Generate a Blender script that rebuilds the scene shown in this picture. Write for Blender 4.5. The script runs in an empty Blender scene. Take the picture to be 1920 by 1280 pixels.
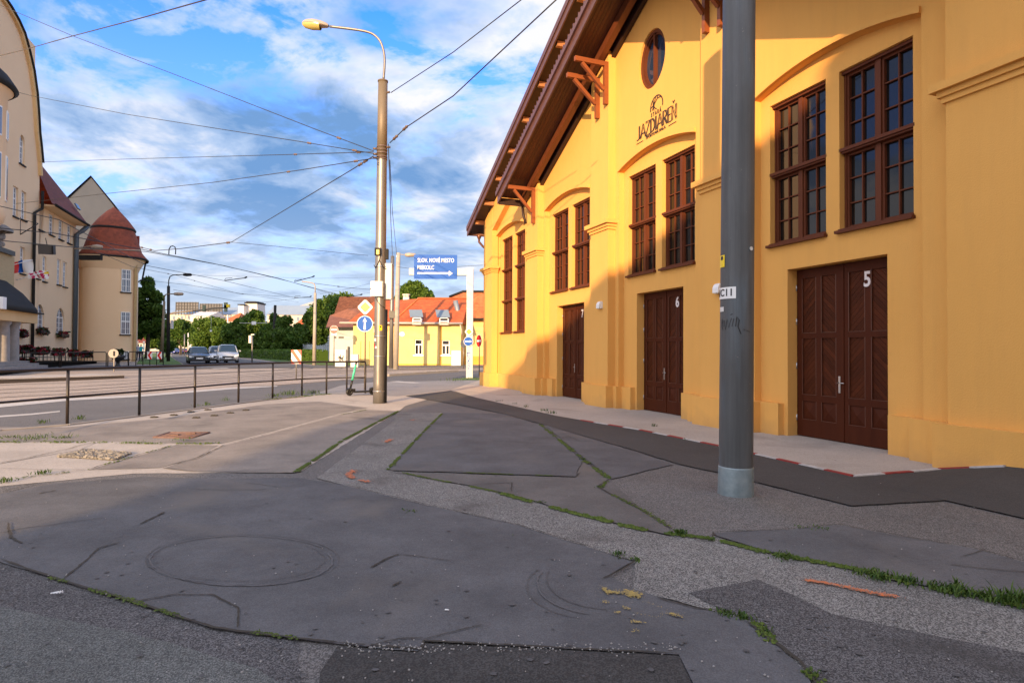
import bpy, bmesh, math, random
from mathutils import Vector, Matrix
from mathutils.geometry import tessellate_polygon
random.seed(7)
R_ = math.radians
sc = bpy.context.scene
# ---------------- camera ----------------
F, CX, CY = 1130.0, 960.0, 640.0
CAMH = 1.6
PITCH = math.atan(18/F); ROLL = 0.0052
cd = bpy.data.cameras.new('camera'); cam = bpy.data.objects.new('camera', cd)
sc.collection.objects.link(cam); sc.camera = cam
cd.sensor_width = 36; cd.lens = 36*F/1920; cd.clip_start = .05; cd.clip_end = 4000
cam.location = (0, 0, CAMH)
cam.matrix_world = Matrix.Translation((0,0,CAMH)) @ Matrix.Rotation(math.pi/2+PITCH, 4, 'X') @ Matrix.Rotation(ROLL, 4, 'Z')
# ---------------- world and sun ----------------
SUN_AZ = Vector((-.267, -.964)).normalized(); SUN_EL = R_(13)
W = bpy.data.worlds.new('World'); sc.world = W; W.use_nodes = True
def build_world():
    nt = W.node_tree; nt.nodes.clear(); N = nt.nodes.new; L = nt.links.new
    out = N('ShaderNodeOutputWorld'); bg = N('ShaderNodeBackground')
    sky = N('ShaderNodeTexSky'); sky.sky_type = 'NISHITA'; sky.sun_disc = False
    sky.sun_elevation = SUN_EL; sky.sun_rotation = math.atan2(SUN_AZ.x, SUN_AZ.y)
    sky.altitude = 200; sky.air_density = 1.0; sky.dust_density = .6; sky.ozone_density = 2.2
    tc = N('ShaderNodeTexCoord'); sep = N('ShaderNodeSeparateXYZ'); L(tc.outputs['Generated'], sep.inputs[0])
    def M(op, a, b=None, c=None):
        n = N('ShaderNodeMath'); n.operation = op
        for i, v in enumerate((a, b, c)):
            if v is None: continue
            if isinstance(v, (int, float)): n.inputs[i].default_value = v
            else: L(v, n.inputs[i])
        return n.outputs[0]
    zz = M('MAXIMUM', sep.outputs[2], 0.0)
    den = M('ADD', zz, .16)
    cx = M('DIVIDE', sep.outputs[0], den); cy = M('DIVIDE', sep.outputs[1], den)
    com = N('ShaderNodeCombineXYZ'); L(cx, com.inputs[0]); L(cy, com.inputs[1])
    def noise(scale, detail, rough, off, dist=0.0, sx=1.0):
        mp = N('ShaderNodeMapping'); L(com.outputs[0], mp.inputs[0]); mp.inputs['Location'].default_value = off
        mp.inputs['Scale'].default_value = (sx, 1, 1); mp.inputs['Rotation'].default_value = (0, 0, .5)
        n = N('ShaderNodeTexNoise'); L(mp.outputs[0], n.inputs['Vector'])
        n.inputs['Scale'].default_value = scale; n.inputs['Detail'].default_value = detail
        n.inputs['Roughness'].default_value = rough; n.inputs['Distortion'].default_value = dist
        return n.outputs[0]
    def ramp(v, pts):
        r = N('ShaderNodeValToRGB'); L(v, r.inputs[0]); e = r.color_ramp.elements
        while len(e) < len(pts): e.new(.5)
        for i, (p, c) in enumerate(pts):
            e[i].position = p; e[i].color = c if len(c) == 4 else (*c, 1)
        return r.outputs[0]
    n1 = noise(1.15, 7, .58, (21.3, 9.1, 0), .25)
    n2 = noise(3.4, 10, .62, (14.7, 1.2, 0), .3)
    n3 = noise(.9, 6, .55, (2.6, 22.4, 0), .3)
    m = M('ADD', M('MULTIPLY', n1, .65), M('MULTIPLY', n2, .35))
    mask = ramp(m, [(.42, (0, 0, 0)), (.465, (.65, .65, .65)), (.51, (1, 1, 1))])
    shade = ramp(M('ADD', M('MULTIPLY', n3, .7), M('MULTIPLY', n2, .3)),
                 [(.455, CLOUD_W), (.515, CLOUD_M), (.585, CLOUD_D)])
    def mix(f, a, b, t='MIX'):
        x = N('ShaderNodeMixRGB'); x.blend_type = t
        if isinstance(f, (int, float)): x.inputs[0].default_value = f
        else: L(f, x.inputs[0])
        for i, v in ((1, a), (2, b)):
            if isinstance(v, tuple): x.inputs[i].default_value = (*v, 1)
            else: L(v, x.inputs[i])
        return x.outputs[0]
    blue = mix(1.0, sky.outputs[0], SKY_TINT, 'MULTIPLY')
    # pale band of thin cloud toward the horizon
    hor = ramp(zz, [(0.0, (1, 1, 1)), (.12, (.75, .75, .75)), (.28, (.30, .30, .30)), (.5, (0, 0, 0))])
    blue2 = mix(hor, blue, HORIZON)
    col = mix(mask, blue2, shade)
    # clouds thin out to the pale band low down
    low = ramp(zz, [(0.0, (1, 1, 1)), (.05, (.75, .75, .75)), (.16, (.2, .2, .2)), (.24, (0, 0, 0))])
    col = mix(low, col, HORIZON)
    # broad warm glow added round the sun behind the camera to brighten the shade
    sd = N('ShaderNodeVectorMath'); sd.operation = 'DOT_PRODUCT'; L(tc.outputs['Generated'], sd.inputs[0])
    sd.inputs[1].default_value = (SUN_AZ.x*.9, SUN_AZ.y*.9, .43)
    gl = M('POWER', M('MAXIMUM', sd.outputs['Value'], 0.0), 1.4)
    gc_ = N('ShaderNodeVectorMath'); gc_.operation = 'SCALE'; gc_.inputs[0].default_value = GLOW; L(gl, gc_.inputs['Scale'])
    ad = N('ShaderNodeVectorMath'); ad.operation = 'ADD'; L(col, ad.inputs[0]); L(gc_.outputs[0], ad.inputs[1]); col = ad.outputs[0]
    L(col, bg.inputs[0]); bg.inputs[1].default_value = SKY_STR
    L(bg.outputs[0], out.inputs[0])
SKY_STR = .095
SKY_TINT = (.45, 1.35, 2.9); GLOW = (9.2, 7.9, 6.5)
HORIZON = (4.2, 4.7, 5.4)
CLOUD_W = (5.6, 5.6, 6.0); CLOUD_M = (2.7, 3.6, 5.2); CLOUD_D = (1.05, 2.1, 4.0)
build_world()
sl = bpy.data.lights.new('sun', 'SUN'); sl.energy = 4.8; sl.angle = R_(.6); sl.color = (1, .66, .34)
sun = bpy.data.objects.new('sun', sl); sc.collection.objects.link(sun)
sun.location = (-20, -40, 30)
sdir = Vector((SUN_AZ.x*math.cos(SUN_EL), SUN_AZ.y*math.cos(SUN_EL), math.sin(SUN_EL)))
sun.rotation_euler = sdir.to_track_quat('Z', 'Y').to_euler()
sc.view_settings.view_transform = 'Standard'; sc.view_settings.look = 'None'
sc.view_settings.exposure = 0.9; sc.view_settings.gamma = 1
sc.render.engine = 'CYCLES'
# ---------------- helpers ----------------
def ray(px, py):
    u = px-CX; v = CY-py; c, s = math.cos(ROLL), math.sin(ROLL)
    x = u*c-v*s; z = u*s+v*c; y = F
    cp, sp = math.cos(PITCH), math.sin(PITCH)
    return Vector((x, y*cp-z*sp, y*sp+z*cp))
def hz(x, y):
    t = min(1, max(0, (y-25)/35)); return .4*t*t*(3-2*t)
def G(px, py):                       # the place on the ground seen at a spot of the photograph
    r = ray(px, py); z = 0.
    for _ in range(30):
        k = (z-CAMH)/r.z; p = r*k; z = hz(p.x, p.y)
    return Vector((p.x, p.y, z))
def at(px, py, Y):                   # a place at distance Y
    r = ray(px, py); k = Y/r.y
    return Vector((r.x*k, Y, CAMH+r.z*k))
class Frame:                         # a facade's own axes: s along it, t out of it, z up
    def __init__(self, th, D, sgn=1, s0=0., z0=0.):
        self.nin = Vector((math.cos(th), math.sin(th), 0))*sgn
        self.dx = Vector((math.sin(th), -math.cos(th), 0))*sgn
        self.D = D; self.s0 = s0; self.z0 = z0
    def M(self):
        o = self.nin*self.D + self.dx*self.s0
        return Matrix.Translation((o.x, o.y, self.z0)) @ Matrix.Rotation(math.atan2(self.dx.y, self.dx.x), 4, 'Z')
    def W(self, px, py, t=0.):
        r = ray(px, py); k = (self.D-t)/(r.x*self.nin.x+r.y*self.nin.y)
        p = r*k
        return (p.x*self.dx.x+p.y*self.dx.y, p.z+CAMH)
    def l(self, s, t, z): return (s-self.s0, -t, z-self.z0)
class MB:
    def __init__(self): self.v = []; self.f = []; self.m = []; self.sm = []; self.cur = 0; self.smooth = False
    def add(self, vs, fs):
        b = len(self.v); self.v += [tuple(p) for p in vs]
        for f in fs: self.f.append([i+b for i in f]); self.m.append(self.cur); self.sm.append(self.smooth)
        return self
    def box(self, a, b, mat=None):
        x0, y0, z0 = a; x1, y1, z1 = b
        vs = [(x0,y0,z0),(x1,y0,z0),(x1,y1,z0),(x0,y1,z0),(x0,y0,z1),(x1,y0,z1),(x1,y1,z1),(x0,y1,z1)]
        if mat is not None: vs = [mat @ Vector(p) for p in vs]
        return self.add(vs, [(0,3,2,1),(4,5,6,7),(0,1,5,4),(1,2,6,5),(2,3,7,6),(3,0,4,7)])
    def cbox(self, c, size, rz=0., rx=0.):
        m = Matrix.Translation(c) @ Matrix.Rotation(rz, 4, 'Z') @ Matrix.Rotation(rx, 4, 'X')
        s = size
        return self.box((-s[0]/2,-s[1]/2,-s[2]/2), (s[0]/2,s[1]/2,s[2]/2), m)
    def prism(self, poly, a, b, fn=None):        # poly in 2D, from depth a to b; fn(x,y,d) -> 3D
        fn = fn or (lambda x, y, d: (x, y, d)); n = len(poly)
        vs = [fn(p[0], p[1], a) for p in poly]+[fn(p[0], p[1], b) for p in poly]
        tr = tessellate_polygon([[Vector((p[0], p[1], 0)) for p in poly]])
        fs = [tuple(t) for t in tr]+[tuple(i+n for i in reversed(t)) for t in tr]
        fs += [(i, (i+1) % n, (i+1) % n+n, i+n) for i in range(n)]
        return self.add(vs, fs)
    def tube(self, pts, r, n=8, cap=True, r1=None):
        pts = [Vector(p) for p in pts]; k = len(pts); rings = []
        sm = self.smooth; self.smooth = True
        up = Vector((0, 0, 1)); prev = None
        vs = []
        for i, p in enumerate(pts):
            d = (pts[min(i+1, k-1)]-pts[max(i-1, 0)]).normalized()
            if prev is None:
                a = d.cross(up)
                if a.length < .05: a = d.cross(Vector((1, 0, 0)))
                a.normalize()
            else:
                a = prev-d*prev.dot(d); a.normalize()
            prev = a; b = d.cross(a)
            rr = r[i] if isinstance(r, (list, tuple)) else (r if r1 is None else r+(r1-r)*i/(k-1))
            for j in range(n):
                an = 2*math.pi*j/n; vs.append(p+a*(rr*math.cos(an))+b*(rr*math.sin(an)))
        fs = [(i*n+j, (i+1)*n+j, (i+1)*n+(j+1) % n, i*n+(j+1) % n) for i in range(k-1) for j in range(n)]
        self.add(vs, fs)
        if cap:
            b0 = len(self.v)-len(vs); self.smooth = False
            self.f.append([b0+j for j in range(n)]); self.m.append(self.cur); self.sm.append(False)
            self.f.append([b0+(k-1)*n+j for j in reversed(range(n))]); self.m.append(self.cur); self.sm.append(False)
        self.smooth = sm
        return self
    def lathe(self, prof, c=(0,0,0), n=24, mat=None):   # prof: (r,z)
        sm = self.smooth; self.smooth = True
        vs = []
        for r, z in prof:
            for j in range(n):
                a = 2*math.pi*j/n; p = Vector((r*math.cos(a), r*math.sin(a), z))
                if mat is not None: p = mat @ p
                vs.append(p+Vector(c))
        k = len(prof)
        self.add(vs, [(i*n+j, i*n+(j+1) % n, (i+1)*n+(j+1) % n, (i+1)*n+j) for i in range(k-1) for j in range(n)])
        self.smooth = sm
        return self
    def disc(self, c, r, nrm, th=.01, n=28):
        nrm = Vector(nrm).normalized(); q = nrm.to_track_quat('Z', 'Y').to_matrix().to_4x4()
        poly = [(r*math.cos(2*math.pi*j/n), r*math.sin(2*math.pi*j/n)) for j in range(n)]
        c = Vector(c)
        return self.prism(poly, 0, th, lambda x, y, d: c+q @ Vector((x, y, d)))
    def quad(self, a, b, c, d): return self.add([a, b, c, d], [(0, 1, 2, 3)])
ROOT = {}
def link(o): sc.collection.objects.link(o); return o
def tag(o, label=None, cat=None, group=None, kind=None):
    if label: o['label'] = label
    if cat: o['category'] = cat
    if group: o['group'] = group
    if kind: o['kind'] = kind
    return o
def thing(name, label, cat, loc=(0,0,0), rz=0., group=None, mat=None):
    o = link(bpy.data.objects.new(name, None)); o.empty_display_size = .3
    m = mat if mat is not None else Matrix.Translation(loc) @ Matrix.Rotation(rz, 4, 'Z')
    o.location = m.to_translation(); o.rotation_euler = m.to_euler(); ROOT[o.name] = m
    return tag(o, label, cat, group)
def obj(name, mb, mat, parent=None, world=False, label=None, fix=True):
    me = bpy.data.meshes.new(name); v = mb.v
    loc = None
    if world:
        if parent is not None:
            inv = ROOT[parent.name].inverted(); v = [inv @ Vector(p) for p in v]
        else:
            xs = [p[0] for p in v]; ys = [p[1] for p in v]; zs = [p[2] for p in v]
            loc = Vector(((min(xs)+max(xs))/2, (min(ys)+max(ys))/2, min(zs))); v = [Vector(p)-loc for p in v]
    me.from_pydata([tuple(p) for p in v], [], mb.f)
    mats = mat if isinstance(mat, (list, tuple)) else [mat]
    for m in mats: me.materials.append(m)
    me.polygons.foreach_set('material_index', mb.m)
    me.polygons.foreach_set('use_smooth', mb.sm)
    if fix:
        bm = bmesh.new(); bm.from_mesh(me); bmesh.ops.recalc_face_normals(bm, faces=bm.faces); bm.to_mesh(me); bm.free()
    me.update()
    o = link(bpy.data.objects.new(name, me))
    if loc is not None: o.location = loc; ROOT[o.name] = Matrix.Translation(loc)
    if parent is not None: o.parent = parent; ROOT[o.name] = ROOT[parent.name]
    if label: o['label'] = label
    return o
def struct(name, mb, mat, label=None, kind='structure', fix=True):
    o = obj(name, mb, mat, world=True, fix=fix); o['kind'] = kind
    if label: o['label'] = label
    return o
def solo(name, mb, mat, label, cat, group=None):
    o = obj(name, mb, mat, world=True); return tag(o, label, cat, group)
def dup(root, loc=None, rz=None, label=None):
    r = link(root.copy())
    if loc is not None: r.location = loc
    if rz is not None: r.rotation_euler = (0, 0, rz)
    if label: r['label'] = label
    for ch in list(root.children):
        c = link(ch.copy()); c.parent = r
        for g in ch.children: d = link(g.copy()); d.parent = c
    return r
# ---------------- materials ----------------
MATS = {}
def mat(name, col, rough=.7, metal=0., col2=None, nscale=3., nmix=.5, bump=0., bscale=40., spec=.5, emis=None, coord='Object', detail=6, stretch=(1,1,1), coat=0., streak=0.):
    m = bpy.data.materials.new(name); m.use_nodes = True; nt = m.node_tree; N = nt.nodes.new; L = nt.links.new
    p = nt.nodes['Principled BSDF']; p.inputs['Base Color'].default_value = (*col, 1); p.inputs['Roughness'].default_value = rough
    p.inputs['Metallic'].default_value = metal; p.inputs['Specular IOR Level'].default_value = spec
    p.inputs['Coat Weight'].default_value = coat; p.inputs['Coat Roughness'].default_value = .05
    if emis: p.inputs['Emission Color'].default_value = (*emis[0], 1); p.inputs['Emission Strength'].default_value = emis[1]
    tc = N('ShaderNodeTexCoord'); mp = N('ShaderNodeMapping'); L(tc.outputs[coord], mp.inputs[0]); mp.inputs['Scale'].default_value = stretch
    last = None
    if col2:
        n = N('ShaderNodeTexNoise'); L(mp.outputs[0], n.inputs['Vector']); n.inputs['Scale'].default_value = nscale; n.inputs['Detail'].default_value = detail
        n.inputs['Roughness'].default_value = .62
        r = N('ShaderNodeValToRGB'); L(n.outputs[0], r.inputs[0])
        r.color_ramp.elements[0].position = .5-nmix/2; r.color_ramp.elements[1].position = .5+nmix/2
        r.color_ramp.elements[0].color = (*col, 1); r.color_ramp.elements[1].color = (*col2, 1)
        last = r.outputs[0]; L(last, p.inputs['Base Color'])
    if bump:
        n = N('ShaderNodeTexNoise'); L(mp.outputs[0], n.inputs['Vector']); n.inputs['Scale'].default_value = bscale; n.inputs['Detail'].default_value = 4
        b = N('ShaderNodeBump'); b.inputs['Strength'].default_value = bump; b.inputs['Distance'].default_value = .02
        L(n.outputs[0], b.inputs['Height']); L(b.outputs[0], p.inputs['Normal'])
    MATS[name] = m
    return m
def speckle(name, base, dark, light, scale=90., mott=(.85, 1.15), msc=.8, bump=.5, rough=.9, stain=None, fine=1.0, lo=.3, hi=.7):
    """asphalt or exposed aggregate: stones of several tones in a binder, broad mottling, fine relief"""
    m = bpy.data.materials.new(name); m.use_nodes = True; nt = m.node_tree; N = nt.nodes.new; L = nt.links.new
    p = nt.nodes['Principled BSDF']; p.inputs['Roughness'].default_value = rough; p.inputs['Specular IOR Level'].default_value = .35
    tc = N('ShaderNodeTexCoord'); geo = N('ShaderNodeNewGeometry')
    v = N('ShaderNodeTexVoronoi'); v.inputs['Scale'].default_value = scale; L(geo.outputs['Position'], v.inputs['Vector'])
    bw = N('ShaderNodeRGBToBW'); L(v.outputs['Color'], bw.inputs[0])
    r = N('ShaderNodeValToRGB'); L(bw.outputs[0], r.inputs[0]); e = r.color_ramp.elements
    e[0].position = lo; e[1].position = hi; e[0].color = (*dark, 1); e[1].color = (*light, 1); x = e.new(.5); x.color = (*base, 1)
    n1 = N('ShaderNodeTexNoise'); n1.inputs['Scale'].default_value = msc; n1.inputs['Detail'].default_value = 8; n1.inputs['Roughness'].default_value = .65
    L(geo.outputs['Position'], n1.inputs['Vector'])
    mr = N('ShaderNodeMapRange'); L(n1.outputs[0], mr.inputs[0]); mr.inputs[1].default_value = .3; mr.inputs[2].default_value = .7
    mr.inputs[3].default_value = mott[0]; mr.inputs[4].default_value = mott[1]
    n2 = N('ShaderNodeTexNoise'); n2.inputs['Scale'].default_value = 14; n2.inputs['Detail'].default_value = 10; n2.inputs['Roughness'].default_value = .75
    L(geo.outputs['Position'], n2.inputs['Vector'])
    m2 = N('ShaderNodeMapRange'); L(n2.outputs[0], m2.inputs[0]); m2.inputs[1].default_value = .3; m2.inputs[2].default_value = .7
    m2.inputs[3].default_value = .9; m2.inputs[4].default_value = 1.1
    mu = N('ShaderNodeMath'); mu.operation = 'MULTIPLY'; L(mr.outputs[0], mu.inputs[0]); L(m2.outputs[0], mu.inputs[1])
    mx = N('ShaderNodeVectorMath'); mx.operation = 'SCALE'; L(r.outputs[0], mx.inputs[0]); L(mu.outputs[0], mx.inputs['Scale'])
    last = mx.outputs[0]
    if stain:
        n3 = N('ShaderNodeTexNoise'); n3.inputs['Scale'].default_value = stain[1]; n3.inputs['Detail'].default_value = 7; n3.inputs['Distortion'].default_value = .6
        L(geo.outputs['Position'], n3.inputs['Vector'])
        r3 = N('ShaderNodeValToRGB'); L(n3.outputs[0], r3.inputs[0]); r3.color_ramp.elements[0].position = .56; r3.color_ramp.elements[1].position = .74
        mm = N('ShaderNodeMixRGB'); L(r3.outputs[0], mm.inputs[0]); L(last, mm.inputs[1]); mm.inputs[2].default_value = (*stain[0], 1); last = mm.outputs[0]
    L(last, p.inputs['Base Color'])
    b = N('ShaderNodeBump'); b.inputs['Strength'].default_value = bump; b.inputs['Distance'].default_value = .004*fine
    L(bw.outputs[0], b.inputs['Height'])
    b2 = N('ShaderNodeBump'); b2.inputs['Strength'].default_value = .5; b2.inputs['Distance'].default_value = .012
    L(n2.outputs[0], b2.inputs['Height']); L(b.outputs[0], b2.inputs['Normal']); L(b2.outputs[0], p.inputs['Normal'])
    MATS[name] = m
    return m
def c255(r, g, b):
    f = lambda x: ((x/255+.055)/1.055)**2.4 if x/255 > .04045 else x/255/12.92
    return (f(r), f(g), f(b))
def leafmat(name, a, b, trans=.35):
    m = bpy.data.materials.new(name); m.use_nodes = True; nt = m.node_tree; N = nt.nodes.new; L = nt.links.new
    p = nt.nodes['Principled BSDF']; out = nt.nodes['Material Output']
    oi = N('ShaderNodeNewGeometry'); r = N('ShaderNodeValToRGB'); L(oi.outputs['Random Per Island'], r.inputs[0])
    r.color_ramp.elements[0].color = (*a, 1); r.color_ramp.elements[1].color = (*b, 1)
    L(r.outputs[0], p.inputs['Base Color']); p.inputs['Roughness'].default_value = .6; p.inputs['Specular IOR Level'].default_value = .3
    t = N('ShaderNodeBsdfTranslucent'); L(r.outputs[0], t.inputs[0]); mx = N('ShaderNodeMixShader'); mx.inputs[0].default_value = trans
    L(p.outputs[0], mx.inputs[1]); L(t.outputs[0], mx.inputs[2]); L(mx.outputs[0], out.inputs[0])
    MATS[name] = m
    return m
def tiles(name, col, col2, row=.33, direction='Z', rough=.8):
    m = mat(name, col, rough, col2=col2, nscale=1.1, nmix=.5); nt = m.node_tree; N = nt.nodes.new; L = nt.links.new
    p = nt.nodes['Principled BSDF']; tc = N('ShaderNodeTexCoord')
    w = N('ShaderNodeTexWave'); w.bands_direction = direction; w.wave_profile = 'SAW'; w.inputs['Scale'].default_value = .314/row; w.inputs['Distortion'].default_value = .4
    w.inputs['Detail'].default_value = 1
    L(tc.outputs['Object'], w.inputs['Vector'])
    b = N('ShaderNodeBump'); b.inputs['Strength'].default_value = .9; b.inputs['Distance'].default_value = .05
    L(w.outputs['Fac'], b.inputs['Height']); L(b.outputs[0], p.inputs['Normal'])
    src = p.inputs['Base Color'].links[0].from_socket
    v = N('ShaderNodeTexVoronoi'); v.inputs['Scale'].default_value = 4; L(tc.outputs['Object'], v.inputs['Vector'])
    bw = N('ShaderNodeRGBToBW'); L(v.outputs['Color'], bw.inputs[0])
    mr = N('ShaderNodeMapRange'); L(bw.outputs[0], mr.inputs[0]); mr.inputs[3].default_value = .75; mr.inputs[4].default_value = 1.25
    sc_ = N('ShaderNodeVectorMath'); sc_.operation = 'SCALE'; L(src, sc_.inputs[0]); L(mr.outputs[0], sc_.inputs['Scale']); L(sc_.outputs[0], p.inputs['Base Color'])
    return m
def planks(name, col, col2, ax=(1, 0, 0), pitch=.1, rough=.5, depth=.01, dark=.45):
    """boards laid side by side across the direction ax, in object axes"""
    m = mat(name, col, rough, col2=col2, nscale=6, nmix=.6); nt = m.node_tree; N = nt.nodes.new; L = nt.links.new
    p = nt.nodes['Principled BSDF']; tc = N('ShaderNodeTexCoord')
    d = N('ShaderNodeVectorMath'); d.operation = 'DOT_PRODUCT'; L(tc.outputs['Object'], d.inputs[0]); d.inputs[1].default_value = ax
    a = N('ShaderNodeMath'); a.operation = 'DIVIDE'; L(d.outputs['Value'], a.inputs[0]); a.inputs[1].default_value = pitch
    f = N('ShaderNodeMath'); f.operation = 'FRACT'; L(a.outputs[0], f.inputs[0])
    r = N('ShaderNodeValToRGB'); L(f.outputs[0], r.inputs[0]); e = r.color_ramp.elements
    e[0].position = 0; e[0].color = (0, 0, 0, 1); e[1].position = .1; e[1].color = (1, 1, 1, 1); x = e.new(.92); x.color = (1, 1, 1, 1); y = e.new(1.0); y.color = (0, 0, 0, 1)
    fl = N('ShaderNodeMath'); fl.operation = 'FLOOR'; L(a.outputs[0], fl.inputs[0])
    wn = N('ShaderNodeTexWhiteNoise'); wn.noise_dimensions = '1D'; L(fl.outputs[0], wn.inputs['W'])
    mr = N('ShaderNodeMapRange'); L(wn.outputs[0], mr.inputs[0]); mr.inputs[3].default_value = .75; mr.inputs[4].default_value = 1.2
    src = p.inputs['Base Color'].links[0].from_socket
    s1 = N('ShaderNodeVectorMath'); s1.operation = 'SCALE'; L(src, s1.inputs[0]); L(mr.outputs[0], s1.inputs['Scale']); L(s1.outputs[0], p.inputs['Base Color'])
    b = N('ShaderNodeBump'); b.inputs['Strength'].default_value = 1; b.inputs['Distance'].default_value = depth
    L(r.outputs[0], b.inputs['Height']); L(b.outputs[0], p.inputs['Normal'])
    return m
YEL = mat('yellow_plaster', (.70, .365, .092), .88, col2=(.75, .40, .108), nscale=.5, nmix=.6, bump=.25, bscale=55, spec=.2, detail=8)
def dirty(m, amt=.22, foot=.5):
    """rain streaks running down and splash dirt with a ragged upper edge at the foot of a wall"""
    nt = m.node_tree; N = nt.nodes.new; L = nt.links.new; p = nt.nodes['Principled BSDF']; tc = N('ShaderNodeTexCoord'); src = p.inputs['Base Color'].links[0].from_socket
    mp = N('ShaderNodeMapping'); mp.inputs['Scale'].default_value = (3.2, 3.2, .22); L(tc.outputs['Object'], mp.inputs[0])
    n = N('ShaderNodeTexNoise'); n.inputs['Scale'].default_value = 1.6; n.inputs['Detail'].default_value = 9; n.inputs['Roughness'].default_value = .7; L(mp.outputs[0], n.inputs['Vector'])
    r = N('ShaderNodeMapRange'); L(n.outputs[0], r.inputs[0]); r.inputs[1].default_value = .45; r.inputs[2].default_value = .8; r.inputs[3].default_value = 0; r.inputs[4].default_value = amt
    n2 = N('ShaderNodeTexNoise'); n2.inputs['Scale'].default_value = 2.2; n2.inputs['Detail'].default_value = 9; L(tc.outputs['Object'], n2.inputs['Vector'])
    sp = N('ShaderNodeSeparateXYZ'); L(tc.outputs['Object'], sp.inputs[0])
    a = N('ShaderNodeMath'); a.operation = 'MULTIPLY_ADD'; L(n2.outputs[0], a.inputs[0]); a.inputs[1].default_value = foot*1.6; a.inputs[2].default_value = -foot*.45
    s = N('ShaderNodeMath'); s.operation = 'SUBTRACT'; L(a.outputs[0], s.inputs[0]); L(sp.outputs[2], s.inputs[1])
    f = N('ShaderNodeMapRange'); L(s.outputs[0], f.inputs[0]); f.inputs[1].default_value = -.12; f.inputs[2].default_value = .25; f.inputs[3].default_value = 0; f.inputs[4].default_value = .38
    mx = N('ShaderNodeMixRGB'); L(r.outputs[0], mx.inputs[0]); L(src, mx.inputs[1]); mx.inputs[2].default_value = (.36, .20, .075, 1)
    m2 = N('ShaderNodeMixRGB'); L(f.outputs[0], m2.inputs[0]); L(mx.outputs[0], m2.inputs[1]); m2.inputs[2].default_value = (.30, .20, .10, 1); L(m2.outputs[0], p.inputs['Base Color'])
dirty(YEL, .13)
YEL2 = mat('pale_yellow_plaster', (.70, .51, .20), .9, col2=(.75, .56, .24), nscale=.7, bump=.2, spec=.2)
OCH = mat('ochre_plaster', (.62, .33, .05), .9, col2=(.68, .38, .07), nscale=.9)
CREAM = mat('cream_plaster', (.80, .57, .35), .92, col2=(.85, .62, .39), nscale=.35, nmix=.5, bump=.2, spec=.2)
CREAM2 = mat('warm_trim_plaster', (.66, .44, .20), .9, col2=(.72, .50, .25), nscale=.9)
STONE = mat('weathered_stone', (.20, .19, .18), .9, col2=(.34, .31, .28), nscale=2.5, bump=.4, bscale=20)
WINW = mat('reddish_window_wood', (.095, .027, .012), .5, col2=(.13, .038, .016), nscale=8, stretch=(1, 1, .15), spec=.15)
DOORW = mat('dark_door_wood', (.050, .011, .004), .55, col2=(.072, .017, .006), nscale=5, stretch=(1, 1, .12), spec=.12)
DIAG1 = planks('diagonal_boards_rising', (.05, .012, .004), (.085, .02, .006), (.707, 0, .707), .075, .5, .006); DIAG1.node_tree.nodes['Principled BSDF'].inputs['Specular IOR Level'].default_value = .12
DIAG2 = planks('diagonal_boards_falling', (.05, .012, .004), (.085, .02, .006), (.707, 0, -.707), .075, .5, .006); DIAG2.node_tree.nodes['Principled BSDF'].inputs['Specular IOR Level'].default_value = .12
BEAM = mat('stained_beam_wood', (.19, .048, .012), .55, col2=(.25, .07, .018), nscale=5, stretch=(1, .2, 1))
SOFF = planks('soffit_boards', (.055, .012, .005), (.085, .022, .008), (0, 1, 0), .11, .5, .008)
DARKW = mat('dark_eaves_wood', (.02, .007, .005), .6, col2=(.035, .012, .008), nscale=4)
FASC = mat('brown_fascia', (.085, .035, .03), .4, col2=(.12, .055, .045), nscale=6)
COPPER = mat('brown_sheet_metal', (.15, .06, .035), .35, .5, col2=(.22, .10, .06), nscale=6)
GLASS = mat('window_glass', (.010, .008, .007), .04, spec=.5)
def _wavy(m, s=.6, d=.004):
    nt = m.node_tree; N = nt.nodes.new; L = nt.links.new; tc = N('ShaderNodeTexCoord'); n = N('ShaderNodeTexNoise'); n.inputs['Scale'].default_value = s*2
    L(tc.outputs['Object'], n.inputs['Vector']); b = N('ShaderNodeBump'); b.inputs['Distance'].default_value = d; b.inputs['Strength'].default_value = 1
    L(n.outputs[0], b.inputs['Height']); L(b.outputs[0], nt.nodes['Principled BSDF'].inputs['Normal'])
_wavy(GLASS, .8, .004)
GLASS2 = mat('reflective_round_glass', (.02, .035, .07), .03, spec=1.0)  # blue base puts reflected sky into the glass colour
LGLASS = mat('pale_curtained_glass', (.10, .13, .17), .08, col2=(.20, .23, .27), nscale=1.5, spec=.9)
WHITE = mat('white_paint', (.78, .78, .76), .45)
WHITEM = mat('white_box_plastic', (.66, .66, .63), .5, col2=(.6, .6, .57), nscale=3)
BLACK = mat('black_plastic', (.012, .012, .013), .45)
STEEL = mat('brushed_steel', (.5, .5, .5), .3, .9)
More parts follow.
